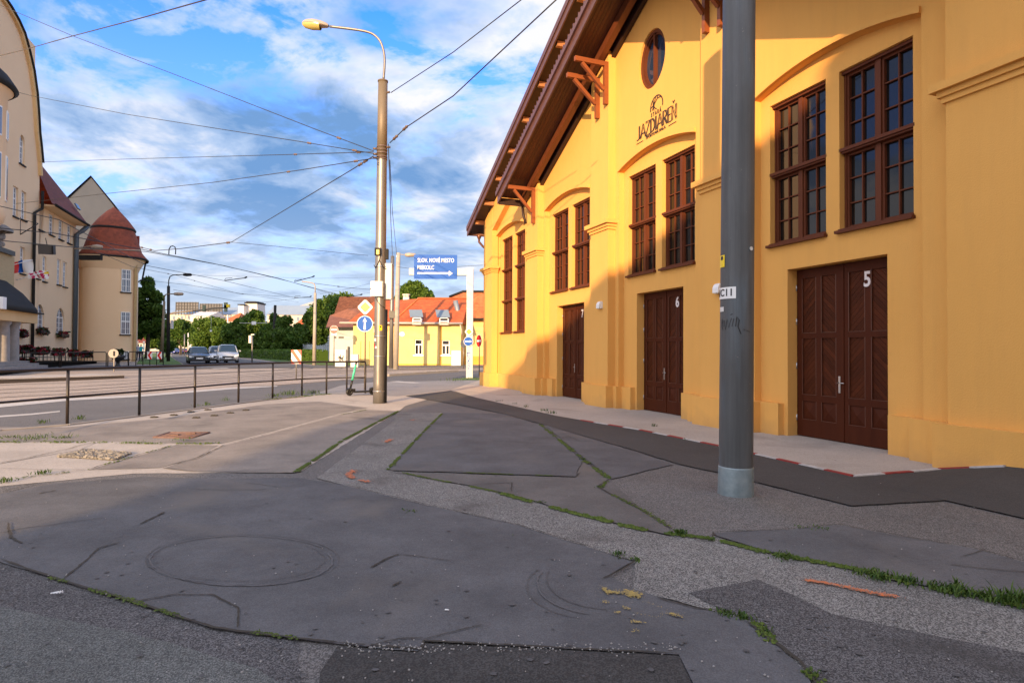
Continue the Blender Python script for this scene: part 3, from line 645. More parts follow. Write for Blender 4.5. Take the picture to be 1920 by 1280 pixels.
for (x, y), n, h, sp in [((a_[0], a_[1]), int(a__*random.uniform(.3, 1.0)), b__*random.uniform(.45, .95), c__*.8) for a_, a__, b__, c__ in [((1275, 1001), 190, .05, .045), ((1160, 1041), 60, .035, .05), ((1190, 1049), 50, .04, .035), ((1475, 1045), 140, .045, .06), ((1615, 1073), 200, .05, .06), ((1650, 1082), 160, .045, .07), ((1700, 1090), 130, .04, .06), ((1760, 1104), 140, .05, .06), ((1795, 1102), 60, .12, .03),
    ((1800, 1112), 140, .05, .06), ((1850, 1122), 120, .05, .06), ((1900, 1130), 200, .09, .07), ((1360, 1149), 90, .03, .035), ((1395, 1158), 100, .035, .035), ((1435, 1185), 90, .03, .03), ((1525, 1266), 80, .03, .03), ((1335, 1012), 60, .03, .03), ((1535, 990), 50, .02, .05), ((1505, 988), 40, .02, .05),
    ((8, 903), 90, .06, .06), ((75, 888), 60, .05, .06), ((15, 820), 100, .07, .12), ((70, 821), 140, .06, .25), ((118, 821), 70, .08, .1), ((150, 786), 70, .16, .06), ((262, 829), 30, .05, .1), ((335, 825), 60, .06, .12), ((80, 793), 40, .14, .06), ((424, 751), 60, .2, .08), ((370, 761), 50, .12, .1), ((390, 759), 50, .13, .1),
    ((515, 743), 90, .22, .15), ((540, 740), 90, .2, .2), ((585, 738), 90, .25, .2), ((1093, 861), 60, .03, .03), ((1085, 853), 50, .03, .03), ((1070, 842), 40, .02, .03), ((1125, 913), 40, .02, .03), ((1230, 971), 40, .02, .03), ((1225, 799), 30, .07, .04), ((1290, 825), 10, .04, .03), ((935, 752), 40, .09, .06), ((962, 757), 40, .09, .08), ((985, 763), 40, .09, .08), ((1020, 770), 50, .09, .08), ((1035, 775), 40, .09, .08),
    ((960, 1003), 12, .02, .02), ((766, 958), 25, .02, .05), ((1010, 941), 40, .02, .04), ((880, 711), 80, .25, .3), ((850, 714), 80, .2, .4)]]:
    tuft(G(x, y), n, h, sp)
tag(struct('moss', ms, MOSSM, 'green moss growing along the joints of the pavement', 'stuff', fix=False))
tag(struct('weeds', gr, GRASSM, 'small green weeds and grass tufts in the pavement joints', 'stuff', fix=False))
# loose grit and pebbles
gt = MB()
for i in range(500):
    if random.random() < .5: p = G(random.uniform(640, 1280), random.gauss(1216, 5))
    else: p = G(random.uniform(-50, 1900), random.uniform(900, 1278))
    s = random.uniform(.0015, .005); gt.cbox((p.x, p.y, p.z+s*.3+.006), (s*2, s*1.6, s), random.uniform(0, 3))
tag(struct('grit', gt, mat('pale_grit', (.42, .40, .37), .9, col2=(.2, .19, .18), nscale=80), 'pale grit and tiny stones scattered over the pavement', 'stuff'))
# pebble bed at the hall's end
gt = MB()
for i in range(1500):
    x = random.uniform(1880, 2100); p = G(x, random.uniform(872, 882)); s = random.uniform(.012, .035)
    gt.cbox((p.x, p.y, p.z+s*.3), (s*2, s*1.6, s*1.2), random.uniform(0, 3), random.uniform(0, 1))
tag(struct('gravel', gt, mat('pale_pebbles', (.45, .43, .40), .85, col2=(.22, .21, .20), nscale=12), 'pale round gravel strip against the yellow wall', 'stuff'))
# spray paint marks on the ground
def marking(strokes, m, w, label, dens=120, spread=.75, off=.010):
    """sprayed or splashed paint: many small flat blots, dense along the stroke and thinning outwards"""
    q = MB(); k = 0
    for s in strokes:
        P = [G(*p) for p in s]
        for a, b in zip(P[:-1], P[1:]):
            for i in range(int(max(10, (b-a).length*dens*8))):
                p = a.lerp(b, random.random()); far = random.random() < .22; sp = w*(1.9 if far else .55)*spread*2
                p = p+Vector((random.gauss(0, sp), random.gauss(0, sp), 0)); r = w*(random.uniform(.06, .22) if far else random.uniform(.15, .55)); n = 6; k += 1
                q.add([(p.x+r*random.uniform(.5, 1.3)*math.cos(1.047*j), p.y+r*random.uniform(.5, 1.3)*math.sin(1.047*j), p.z+off+.00002*(k % 90)) for j in range(n)], [tuple(range(n))])
    return struct('paint_marking', q, m, label, fix=False)
marking([[(1512, 1089), (1545, 1093)], [(1512, 1089), (1560, 1096), (1610, 1107), (1655, 1117)], [(1650, 1113), (1665, 1119), (1680, 1118)]], ORANGE, .016, 'long orange sprayed line on the grey speckled paving')
marking([[(664, 882), (653, 891), (662, 897)], [(675, 901), (692, 904)]], ORANGE, .03, 'orange sprayed hook mark on the speckled paving strip', 60)
marking([[(724, 829), (733, 824)]], ORANGE, .035, 'small orange sprayed tick further up the strip', 60)
marking([[(771, 788), (777, 787)]], ORANGE, .05, 'faint orange sprayed dot at the far end of the strip', 20)
marking([[(1132, 1104), (1138, 1112), (1165, 1113)], [(1170, 1108), (1185, 1116), (1200, 1120)], [(1176, 1110), (1198, 1116)], [(1180, 1120), (1186, 1114)], [(1175, 1112), (1195, 1114)]], YPAINT, .017, 'splashed yellow paint stain on the smooth asphalt')
marking([[(1168, 1139), (1178, 1143)], [(1152, 1150), (1160, 1149)], [(1132, 1129), (1136, 1131)], [(1254, 1152), (1276, 1157)], [(1182, 1166), (1205, 1169)], [(1188, 1184), (1198, 1185)], [(1258, 1152), (1272, 1155)]], YPAINT, .012, 'smaller yellow paint splashes beside the large stain', 90)
marking([[(1190, 1150), (1230, 1160), (1250, 1150)], [(1205, 1128), (1240, 1140)]], YPAINT, .006, 'thin yellow paint spatter between the two stains', 30, 1.4)
# a cigarette end, scraps of litter
def litter(px, py, size, m, label, name='litter', rz=.3):
    p = G(px, py); q = MB(); q.cbox((p.x, p.y, p.z+.008+size[2]/2), size, rz); return solo(name, q, m, label, 'litter')
q = MB(); p = G(838, 1146); q.tube([(p.x-.013, p.y+.003, p.z+.012), (p.x, p.y, p.z+.013), (p.x+.013, p.y-.003, p.z+.012)], .0045, 8)
solo('cigarette_end', q, WHITE, 'white cigarette end lying on the smooth asphalt', 'litter')
q = MB(); p = G(104, 1115)
for k in range(5): q.cbox((p.x+.012*k-.02, p.y+.006*k, p.z+.014), (.02, .012, .004), .5+k*.4, .3*k)
solo('paper_scrap', q, WHITE, 'crumpled white scrap of paper on the dark speckled ground', 'litter')
# manholes
def manhole():
    P = [G(*p) for p in [(288, 820), (318, 811), (393, 811), (358, 821)]]
    r = thing('manhole_cover', 'rusty rectangular manhole cover set in the sunlit pavement', 'manhole', (P[0]+P[2])/2)
    RUST = mat('rust', (.11, .055, .04), .85, col2=(.20, .125, .10), nscale=12, bump=.5); fr = MB(); pl = MB()
    for a, b in zip(P, P[1:]+P[:1]): fr.tube([a+Vector((0, 0, .002)), b+Vector((0, 0, .002))], .02, 6)
    c = (P[0]+P[2])/2; pl.add([c+(p-c)*.97+Vector((0, 0, .008)) for p in P], [(0, 1, 2, 3)])
    for k in (.25, .5, .75):
        a = P[0].lerp(P[1], k); b = P[3].lerp(P[2], k); pl.tube([a.lerp(b, .1)+Vector((0, 0, .012)), a.lerp(b, .9)+Vector((0, 0, .012))], .008, 5)
    for k in (.35, .65):
        a = P[0].lerp(P[2], k); pl.cbox((a.x, a.y, .02), (.16, .06, .02), .2)
    obj('frame', fr, RUST, r, True); obj('plate', pl, RUST, r, True)
manhole()
P = [G(*p) for p in [(108, 856), (160, 843), (246, 850), (215, 862)]]
q = MB(); q.add([p+Vector((0, 0, .001)) for p in P], [(0, 1, 2, 3)])
for a, b in ((P[0], P[1]), (P[1], P[2])): q.tube([a+Vector((0, 0, .004)), b+Vector((0, 0, .004))], .012, 5)
for i in range(700):
    u, v = random.random(), random.random(); p = P[0].lerp(P[3], u).lerp(P[1].lerp(P[2], u), v); s = random.uniform(.008, .03)
    q.cbox((p.x, p.y, .004+s*.3), (s*2, s*1.5, s), random.uniform(0, 3), random.uniform(0, 1))
struct('gravel_pit', q, mat('pit_gravel', (.15, .14, .125), .9, col2=(.26, .235, .20), nscale=15), 'open square of loose gravel in the pavement')
for i, (x, y) in enumerate([(289, 782), (326, 778), (358, 772), (390, 768), (368, 783), (402, 779), (432, 774), (461, 769)]):
    p = G(x, y); q = MB(); q.disc((p.x, p.y, p.z-.004), .09, (0, 0, 1), .012, 14); q.box((p.x-.07, p.y-.02, p.z+.006), (p.x+.07, p.y+.02, p.z+.022))
    q.cbox((p.x, p.y, p.z+.018), (.03, .03, .02), .4)
    solo('bolt_plate', q, CRACK, 'small rusty bolt plate, one of eight in two rows in the pavement', 'bolt plate', 'bolt plates in the pavement')
# ---------------- text and strokes ----------------
def text_mb(s, h, m4, bold=.0, ext=.003, xs=1., align='CENTER'):
    """letters of height h as a mesh, laid in the plane XY of m4, facing its +Z"""
    cu = bpy.data.curves.new('lettering', 'FONT'); cu.body = s; cu.size = h/.72; cu.extrude = ext; cu.offset = bold*h; cu.align_x = align; cu.align_y = 'CENTER'
    cu.resolution_u = 3
    o = bpy.data.objects.new('lettering', cu); sc.collection.objects.link(o)
    dg = bpy.context.evaluated_depsgraph_get(); me = bpy.data.meshes.new_from_object(o.evaluated_get(dg))
    q = MB(); q.add([m4 @ Vector((v.co.x*xs, v.co.y, v.co.z)) for v in me.vertices], [tuple(p.vertices) for p in me.polygons])
    bpy.data.objects.remove(o); bpy.data.meshes.remove(me); bpy.data.curves.remove(cu)
    return q
def merge(a, b):
    n = len(a.v); a.v += b.v; a.f += [[i+n for i in f] for f in b.f]; a.m += [a.cur]*len(b.f); a.sm += b.sm; return a
def stroke2(m, pts, w, fn, d0, d1, closed=False):
    """a raised stroke of width w through 2D points; fn(x,y,d)->3D"""
    P = [Vector((p[0], p[1])) for p in pts]; n = len(P); Ls = []; Rs = []
    for i in range(n):
        a = P[(i-1) % n] if (closed or i > 0) else P[i]; b = P[(i+1) % n] if (closed or i < n-1) else P[i]
        d = (b-a).normalized(); nn = Vector((-d.y, d.x))*(w/2); Ls.append(P[i]+nn); Rs.append(P[i]-nn)
    rng = range(n if closed else n-1)
    for i in rng:
        j = (i+1) % n
        m.add([fn(*Ls[i], d1), fn(*Ls[j], d1), fn(*Rs[j], d1), fn(*Rs[i], d1), fn(*Ls[i], d0), fn(*Ls[j], d0), fn(*Rs[j], d0), fn(*Rs[i], d0)], [(0, 1, 2, 3), (0, 4, 5, 1), (2, 6, 7, 3), (1, 5, 6, 2), (0, 3, 7, 4)])
# a plate with holes in it, with the holes' reveals
def plate(m, outer, holes, fn, d1, d0, side=True):
    loops = [outer]+holes
    tr = tessellate_polygon([[Vector((p[0], p[1], 0)) for p in lp] for lp in loops])
    flat = [p for lp in loops for p in lp]
    m.add([fn(p[0], p[1], d1) for p in flat], [tuple(t) for t in tr])
    for li, lp in enumerate(loops):
        if li == 0 and not side: continue
        n = len(lp)
        m.add([fn(p[0], p[1], d1) for p in lp]+[fn(p[0], p[1], d0) for p in lp], [(i, (i+1) % n, (i+1) % n+n, i+n) for i in range(n)])
# ================= THE YELLOW HALL =================
HF = Frame(math.atan(430/F), 9.36, 1, s0=-13.25)
hall = thing('sports_hall', 'large yellow gabled sports hall with brown timber eaves and three numbered double doors', 'sports hall', mat=HF.M())
l = HF.l
f3 = lambda s, z, t: l(s, t, z)
TA, TB, TC, TW = .25, .42, .66, .12
RS = -13.25; SL = .466
def zin(s): return 11.05-SL*abs(s-RS)       # underside edge of the inner gable roof
def zout(s): return 13.66-SL*abs(s-RS)      # lower edge of the outer roof
CEN = [-7.95, -13.25, -18.42, -23.80]
HW = 1.47; GAP = .14
arch = lambda c, hw, z0, zs, rise, n=14: [(c-hw, z0), (c+hw, z0), (c+hw, zs)]+[(c+hw*math.cos(math.pi*i/n), zs+rise*math.sin(math.pi*i/n)**.9) for i in range(1, n)]+[(c-hw, zs)]
def segarch(c, hw, z0, zs, rise, n=16):
    r = (hw*hw+rise*rise)/(2*rise); cz = zs+rise-r; a0 = math.asin(hw/r)
    return [(c-hw, z0), (c+hw, z0)]+[(c+r*math.sin(a0-2*a0*i/n), cz+r*math.cos(a0-2*a0*i/n)) for i in range(n+1)]
RHW = 1.72
rec = [segarch(c, RHW, -.3, 6.72, .27) for c in CEN]
oval = [(RS-.08+.60*math.cos(2*math.pi*i/36), 9.25+.76*math.sin(2*math.pi*i/36)) for i in range(36)]
SE, SR = -26.6, .1
outer = [(SE, -.3)]
for c, rr in list(zip(CEN, rec))[::-1]:    # the recesses reach the ground: walk round them
    outer += [(c-RHW, -.3)]+rr[2:][::-1]+[(c+RHW, -.3)]
outer += [(SR, -.3), (SR, zout(SR)+.2), (RS, zout(RS)+.2), (SE, zout(SE)+.2)]
w = MB()
plate(w, outer, [oval], f3, TB, TB-.45)
for c, rr in zip(CEN, rec):
    holes = []; tall = c < -22
    zb = 2.40 if tall else 3.72
    for sgn in (-1, 1):
        x0, x1 = sorted((c+sgn*GAP, c+sgn*HW)); holes.append([(x0, zb), (x1, zb), (x1, 6.54), (x0, 6.54)])
    o2 = [(c-RHW-.02, -.3), (c+RHW+.02, -.3), (c+RHW+.02, 7.1), (c-RHW-.02, 7.1)]
    if not tall:
        o2 = [(c-RHW-.02, -.3), (c-1.03, -.3), (c-1.03, 3.2), (c+1.03, 3.2), (c+1.03, -.3), (c+RHW+.02, -.3), (c+RHW+.02, 7.1), (c-RHW-.02, 7.1)]
    plate(w, o2, holes, f3, TA, -.12)
    w.box(l(c-RHW-.3, -.10, -.3), l(c+RHW+.3, -.14, 7.2))     # backing
# pilasters
PIL = [(-26.6, -25.45), (-21.3, -20.3), (-16.18, -15.16), (-11.05, -10.05), (-5.72, -4.6), (-1.0, .1)]
for a, b in PIL:
    top = lambda s: (zin(s) if a > -22 and b < -4.5 else zout(s))+.12
    w.prism([(a, -.3), (b, -.3), (b, top(b)), (a, top(a))], TB-.05, TC, f3)
# the wide plain end face between the last pilasters
w.prism([(-4.6, -.3), (-1.0, -.3), (-1.0, zout(-1)+.1), (-4.6, zout(-4.6)+.1)], TB-.02, TC-.004, f3)
# raking band below the eaves in the end bay
zr = lambda s: 7.10+SL*(s+25.22)
w.prism([(-25.45, zr(-25.45)), (-21.3, zr(-21.3)), (-21.3, zout(-21.3)+.1), (-25.45, zout(-25.45)+.1)], TB-.02, TC-.01, f3)
# body of the hall behind its front
w.box(l(SE, -.2, -.3), l(SE+.4, -24, zout(SE))); w.box(l(SR-.4, -.2, -.3), l(SR, -24, zout(SR)))
w.prism([(SE+.4, -.3), (SR-.4, -.3), (SR-.4, zout(SR)), (RS, zout(RS)), (SE+.4, zout(SE))], -23.6, -24, f3)
obj('wall', w, YEL, hall)
# plinth following the steps of the wall
p = None
PT = [TA+.14, TB+.14, TC+.13]
segs = []
H_PL = .62
def plb(a, b): q_ = MB(); q_.box(a, b); obj('plinth', q_, YEL, hall)
for i, c in enumerate(CEN):
    tall = c < -22
    jl = [(c-RHW, c-1.15), (c+1.15, c+RHW)] if not tall else [(c-RHW, c+RHW)]
    for a, b in jl: plb(l(a-.02, TA-.1, -.3), l(b+.02, PT[0], H_PL-.003))
for a, b in [(-25.45, CEN[3]-RHW), (CEN[3]+RHW, -21.3), (-20.3, CEN[2]-RHW), (CEN[2]+RHW, -16.18), (-15.16, CEN[1]-RHW), (CEN[1]+RHW, -11.05), (-10.05, CEN[0]-RHW), (CEN[0]+RHW, -5.72)]:
    plb(l(a-.12, TB-.1, -.3), l(b+.12, PT[1], H_PL-.001))
for a, b in PIL[:-2]+[(-5.72, .1)]:
    plb(l(a-.13, TC-.4, -.3), l(b+.13, PT[2], H_PL))
# capitals
for a, b in PIL[:-2]+[(-5.72, .1)]:
    q = MB()
    for dz0, dz1, e in ((5.12, 5.20, .04), (5.20, 5.28, .08), (5.28, 5.40, .15)):
        q.box(l(a-e, TB-.05, dz0), l(b+e, TC+e, dz1-.001))
    obj('capital', q, YEL, hall)
# hood moulding over each recess
for c in CEN:
    q = MB(); a_ = segarch(c, RHW, 0, 6.72, .27)[2:]; b_ = [(c+(x-c)*1.0, z+.10) for x, z in a_]
    q.prism(a_+b_[::-1], TB-.02, TB+.05, f3)
    obj('arch_moulding', q, YEL, hall)
# windows
def frame_bars(m, x0, x1, z0, z1, rows, cols=2, t0=TW-.08, t1=TW, bar=.022, edge=.038):
    m.box(l(x0, t0, z0), l(x0+edge, t1, z1)); m.box(l(x1-edge, t0, z0), l(x1, t1, z1))
    m.box(l(x0+edge, t0, z0), l(x1-edge, t1, z0+edge)); m.box(l(x0+edge, t0, z1-edge), l(x1-edge, t1, z1))
    for k in range(1, cols):
        x = x0+(x1-x0)*k/cols; m.box(l(x-bar/2, t0+.01, z0+edge), l(x+bar/2, t1-.012, z1-edge))
    for k in range(1, rows):
        z = z0+(z1-z0)*k/rows; m.box(l(x0+edge, t0+.012, z-bar/2), l(x1-edge, t1-.015, z+bar/2))
def window(x0, x1, zb, zt, nsec):
    m = MB(); xm = (x0+x1)/2
    m.box(l(x0, TW-.10, zb), l(x0+.04, TW+.02, zt)); m.box(l(x1-.04, TW-.10, zb), l(x1, TW+.02, zt)); m.box(l(x0+.05, TW-.1, zt-.05), l(x1-.05, TW+.02, zt)); m.box(l(x0+.05, TW-.1, zb), l(x1-.05, TW+.02, zb+.05))
    m.box(l(xm-.045, TW-.1, zb+.05), l(xm+.045, TW+.03, zt-.05))
    hs = (zt-zb)/nsec
    for k in range(nsec):
        a, b = zb+hs*k+.05, zb+hs*(k+1)-.05
        for xa, xb in ((x0+.042, xm-.047), (xm+.047, x1-.042)): frame_bars(m, xa, xb, a, b, 3)
        if k: zc = zb+hs*k; m.box(l(x0+.01, TW-.1, zc-.048), l(x1-.01, TW+.06, zc+.048)); m.box(l(x0-.03, TW-.02, zc-.012), l(x1+.03, TW+.13, zc+.045)); m.box(l(x0-.0, TW-.02, zc-.045), l(x1+.0, TW+.10, zc-.014))
    m.box(l(x0-.01, TW, zt-.045), l(x1+.01, TW+.07, zt+.02))
    o = obj('window', m, WINW, hall)
    g = MB()
    gt_ = TW-.055
    import random as _r
    for k in range(nsec):
        a, b = zb+hs*k+.06, zb+hs*(k+1)-.06
        for xa, xb in ((x0+.06, xm-.06), (xm+.06, x1-.06)):
            j = [_r.uniform(-.004, .004) for _ in range(3)]
            g.add([l(xa, gt_+j[0], a), l(xb, gt_+j[1], a), l(xb, gt_+j[2], b), l(xa, gt_+j[0]+j[2]-j[1], b)], [(0, 1, 2, 3)])
    obj('glass', g, GLASS, o)
    s_ = MB(); s_.box(l(x0-.05, TW-.1, zb-.05), l(x1+.04, TA+.09, zb+.0)); s_.box(l(x0-.02, TW, zb), l(x1+.02, TA+.03, zb+.03)); obj('sill', s_, WINW, o)
for c in CEN:
    tall = c < -22
    for sgn in (-1, 1):
        x0, x1 = sorted((c+sgn*(GAP+.01), c+sgn*(HW-.01))); window(x0, x1, 2.41 if tall else 3.73, 6.53, 3 if tall else 2)
# oval window
q = MB(); oc = (RS-.08, 9.25)
ring_ = lambda k, n=36: [(oc[0]+(.60-k)*math.cos(2*math.pi*i/n), oc[1]+(.76-k)*math.sin(2*math.pi*i/n)) for i in range(n)]
plate(q, ring_(.0), [ring_(.09)[::-1]], f3, TB-.06, TB-.2); plate(q, ring_(.07), [ring_(.13)[::-1]], f3, TB-.10, TB-.22)
q.box(l(oc[0]-.03, TB-.2, 9.25-.66), l(oc[0]+.03, TB-.07, 9.25+.66)); ov = obj('window', q, WINW, hall)
g = MB(); g.add([l(x, TB-.17, z) for x, z in ring_(.05)], [tuple(range(36))]); obj('glass', g, GLASS2, ov)
# doors: two leaves each, panels with diagonal boards, pyramids below
def leaf(x0, x1):
    m = MB(); z0, z1 = .015, 3.19; T0, T1 = -.03, .03
    wd = x1-x0; xs = [x0, x0+.12, x0+.12+(wd-.35)/2, x0+.23+(wd-.35)/2, x1-.12, x1]
    zs = [z0, .33, .68, .80, 1.87, 1.97, 3.02, z1]
    for a, b in ((0, 1), (2, 3), (4, 5)): m.box(l(xs[a], T0, z0), l(xs[b], T1, z1))
    for a, b in ((0, 1), (2, 3), (4, 5), (6, 7)):
        for c, d in ((1, 2), (3, 4)): m.box(l(xs[c], T0, zs[a]), l(xs[d], T1-.001, zs[b]))
    o = obj('door_leaf', m, DOORW, hall)
    for k, (c, d) in enumerate(((1, 2), (3, 4))):
        q = MB()
        for a, b in ((3, 4), (5, 6)): q.box(l(xs[c], T0, zs[a]), l(xs[d], T1-.028, zs[b]))
        obj('panel', q, (DIAG2, DIAG1)[k], o)
        q = MB(); a, b = zs[1], zs[2]; m_ = ((xs[c]+xs[d])/2, (a+b)/2)
        q.add([l(xs[c], .005, a), l(xs[d], .005, a), l(xs[d], .005, b), l(xs[c], .005, b), l(m_[0], .04, m_[1])], [(0, 1, 4), (1, 2, 4), (2, 3, 4), (3, 0, 4)])
        obj('panel', q, DOORW, o)
        # thin moulding of lighter brown round the panels
        q = MB()
        for a, b in ((1, 2), (3, 4), (5, 6)):
            q.box(l(xs[c], T1-.02, zs[a]), l(xs[d], T1+.004, zs[a]+.008)); q.box(l(xs[c], T1-.02, zs[a]+.014), l(xs[c]+.012, T1+.003, zs[b])); q.box(l(xs[d]-.012, T1-.02, zs[a]+.014), l(xs[d], T1+.003, zs[b]))
        obj('moulding', q, mat('door_moulding', (.10, .035, .02), .4), o)
    return o
for c, num in zip(CEN[:3], '567'):
    A = leaf(c-1.01, c-.006); B = leaf(c+.006, c+1.01)
    q = MB(); q.box(l(c-.012, .03, .02), l(c+.04, .045, 3.17)); obj('cover_strip', q, DOORW, A)
    h = MB(); h.box(l(c-.075, .03, .88), l(c-.035, .042, 1.18)); h.smooth = True
    h.tube([l(c-.055, .03, 1.06), l(c-.055, .085, 1.06)], .010, 8); h.tube([l(c-.062, .085, 1.06), l(c+.08, .09, 1.06)], .010, 8); obj('handle', h, STEEL, A)
    for z in (.35, 1.35, 2.2, 2.85):
        h = MB(); h.tube([l(c-1.018, .035, z-.06), l(c-1.018, .035, z+.06)], .013, 8); obj('hinge', h, STEEL, A)
    m4 = Matrix.Translation(l(c+.50, .036, 2.85)) @ Matrix.Rotation(math.pi/2, 4, 'X')
    obj('door_number', text_mb(num, .26, m4, .035, .004, .8), mat('number_paint', (.72, .66, .64), .5), B)
# white wall lamps
for s_, in ((-10.42,), (-15.54,)):
    q = MB(); q.prism([(0, -.0), (.12, -.0), (.12, .10), (.09, .17), (.05, .20), (0, .20)], s_-.09, s_+.09, lambda x, y, d: l(d, TC+x, 2.86+y))
    q2 = MB(); q2.box(l(s_-.06, TC+.01, 2.845), l(s_+.06, TC+.10, 2.859)); o = obj('wall_lamp', q, WHITE, hall); obj('diffuser', q2, WHITEM, o)
# ---- logo: ball, two small lines, the big inline lettering
INK = mat('sign_brown', (.03, .016, .012), .5)
q = MB(); fb = lambda x, z, d: l(x, TB+d, z)
cx_, cz_ = -13.10, 7.92; R0 = .27
stroke2(q, [(cx_+R0*math.cos(R_(a)), cz_+R0*math.sin(R_(a))) for a in range(-15, 196, 8)], .028, fb, 0, .012)
stroke2(q, [(cx_-R0*.98, cz_+.02), (cx_-.12, cz_+.08), (cx_+.02, cz_+.18), (cx_+.05, cz_+R0)], .022, fb, 0, .012)
stroke2(q, [(cx_-.15, cz_+.22), (cx_-.16, cz_+.06), (cx_-.11, cz_-.08)], .022, fb, 0, .012)
stroke2(q, [(cx_-.02, cz_+R0), (cx_-.12, cz_+.12), (cx_-.10, cz_+.0), (cx_+.0, cz_-.07)], .022, fb, 0, .012)
stroke2(q, [(cx_+R0*.75, cz_+.18), (cx_+.03, cz_+.19), (cx_-.08, cz_+.10), (cx_-.20, cz_-.05)], .022, fb, 0, .012)
X90 = Matrix.Rotation(math.pi/2, 4, 'X')
merge(q, text_mb('S T A R Á', .105, Matrix.Translation(l(-13.12, TB+.006, 7.755)) @ X90, .03, .006, .75))
merge(q, text_mb('ŠPORTOVÁ HALA', .075, Matrix.Translation(l(-13.14, TB+.006, 7.245)) @ X90, .03, .006, 1.05))
stroke2(q, [(-14.03, 7.225), (-13.72, 7.225)], .018, fb, 0, .012); stroke2(q, [(-12.58, 7.225), (-12.27, 7.225)], .018, fb, 0, .012)
GLY = {'J': (.6, [[(0, .02), (.25, .0), (.38, .12), (.38, 1)]]), 'A': (.9, [[(0, 0), (.42, 1), (.84, 0)], [(.18, .3), (.66, .3)]]), 'Z': (.75, [[(.02, 1), (.68, 1), (.02, 0), (.70, 0)]]),
 'D': (.75, [[(.05, 0), (.05, 1), (.35, .95), (.62, .7), (.65, .3), (.4, .05), (.05, 0)]]), 'I': (.3, [[(.1, 0), (.1, 1)]]), 'R': (.72, [[(.05, 0), (.05, 1), (.4, .98), (.58, .75), (.42, .52), (.05, .5)], [(.25, .5), (.62, 0)]]),
 'E': (.6, [[(.5, 1), (.05, 1), (.05, 0), (.52, 0)], [(.05, .5), (.42, .5)]]), 'Ň': (.8, [[(.05, 0), (.05, 1), (.62, 0), (.62, 1)], [(.2, 1.30), (.34, 1.14), (.48, 1.30)]])}
tot = sum(GLY[c][0] for c in 'JAZDIAREŇ'); x = -14.02; wdt = 1.78; hgt = .36
for ch in 'JAZDIAREŇ':
    aw, ss = GLY[ch]; k = wdt/tot
    for s_ in ss:
        pts = [(x+a*k, 7.315+b*hgt) for a, b in s_]
        stroke2(q, pts, .030, fb, 0, .012)
        if ch != 'Ň' or s_ is ss[0]: stroke2(q, [(a+.042, b) for a, b in pts] if ch not in 'Z' else [(a, b-.036) for a, b in pts], .014, fb, 0, .011)
    x += aw*k
obj('wall_logo', q, INK, hall)
# ---- roofs
def rake_prism(m, zf, s0, s1, dz0, dz1, t0, t1):
    """sloping slab from s0 up to the ridge and down to s1"""
    m.prism([(s0, zf(s0)+dz0), (RS, zf(RS)+dz0), (s1, zf(s1)+dz0), (s1, zf(s1)+dz1), (RS, zf(RS)+dz1), (s0, zf(s0)+dz1)], t0, t1, f3)
r1 = MB(); S1 = -27.45; S1b = 2*RS-S1
rake_prism(r1, zout, S1+.02, S1b-.02, .20, .42, -24.6, 1.18)
ro = obj('roof', r1, TILEB, hall)
q = MB(); rake_prism(q, zout, S1, S1b, -.0, .24, 1.18, 1.23); rake_prism(q, zout, S1-.0, S1b, .24, .44, 1.19, 1.27); obj('fascia', q, FASC, ro)
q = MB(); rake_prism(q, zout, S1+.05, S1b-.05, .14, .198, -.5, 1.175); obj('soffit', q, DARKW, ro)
q = MB()
for i in range(-9, 10):
    if i == 0: continue
    s_ = RS+i*1.5
    if abs(i) == 9: s_ = RS+i*1.5+(.2 if i < 0 else -.2)
    z = zout(s_); q.box(l(s_-.07, TB-.1, z-.02), l(s_+.07, 1.10, z+.15))
obj('outlooker', q, mat('weathered_purlin_wood', (.30, .13, .05), .7, col2=(.36, .17, .07), nscale=6), ro)
# eaves gutter and the downpipe's swan neck
q = MB(); q.smooth = True
gz = zout(S1)+.12
q.tube([l(S1-.05, 1.2, gz), l(S1-.05, -24, gz)], .085, 10); obj('gutter', q, COPPER, ro)
q = MB(); q.lathe([(.11, .0), (.11, -.06), (.06, -.16)], c=l(S1-.02, .62, gz-.06), n=12)
q.tube([l(S1-.02, .62, gz-.2), l(S1-.02, .62, gz-.35), l(S1+.25, .5, gz-.62), l(SE-.09, .3, gz-.9), l(SE-.09, .3, gz-1.2), l(SE-.09, .3, .1)], .055, 10); obj('downpipe', q, COPPER, ro)
# inner gable roof
S2 = -21.55; S2b = 2*RS-S2
r2 = MB(); rake_prism(r2, zin, S2+.02, S2b-.02, .30, .44, TB-.02, 1.80); ri = obj('roof', r2, TILEB, hall)
q = MB(); rake_prism(q, zin, S2, S2b, .0, .30, 1.74, 1.79); rake_prism(q, zin, S2-.02, S2b+.02, .30, .46, 1.80, 1.86); obj('fascia', q, FASC, ri)
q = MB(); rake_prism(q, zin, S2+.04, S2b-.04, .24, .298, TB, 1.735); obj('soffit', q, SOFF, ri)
q = MB()
for i in range(int((S2b-S2)/.16)):
    s_ = S2+.1+i*.16; q.box(l(s_-.025, 1.70, zin(s_)+.46), l(s_+.025, 1.85, zin(s_)+.56))
obj('verge_tiles', q, FASC, ri)
q = MB(); rake_prism(q, zin, S2+.1, S2b-.1, -.06, .235, TB+.02, TB+.14); obj('wall_plate', q, DARKW, ri)
q = MB(); rake_prism(q, zin, S2+.3, S2b-.3, -.02, .236, .72, .90); obj('purlin', q, mat('dark_brown_purlin', (.11, .030, .010), .5, col2=(.15, .042, .014), nscale=5), ri)  # purlin in a darker brown wood than the brackets
q = MB(); q.prism([(S2+.02, zin(S2)-.02), (S2+.12, zin(S2)-.02), (S2+.12, zin(S2)+.22), (S2+.02, zin(S2)+.22)], TB, 1.735, f3)
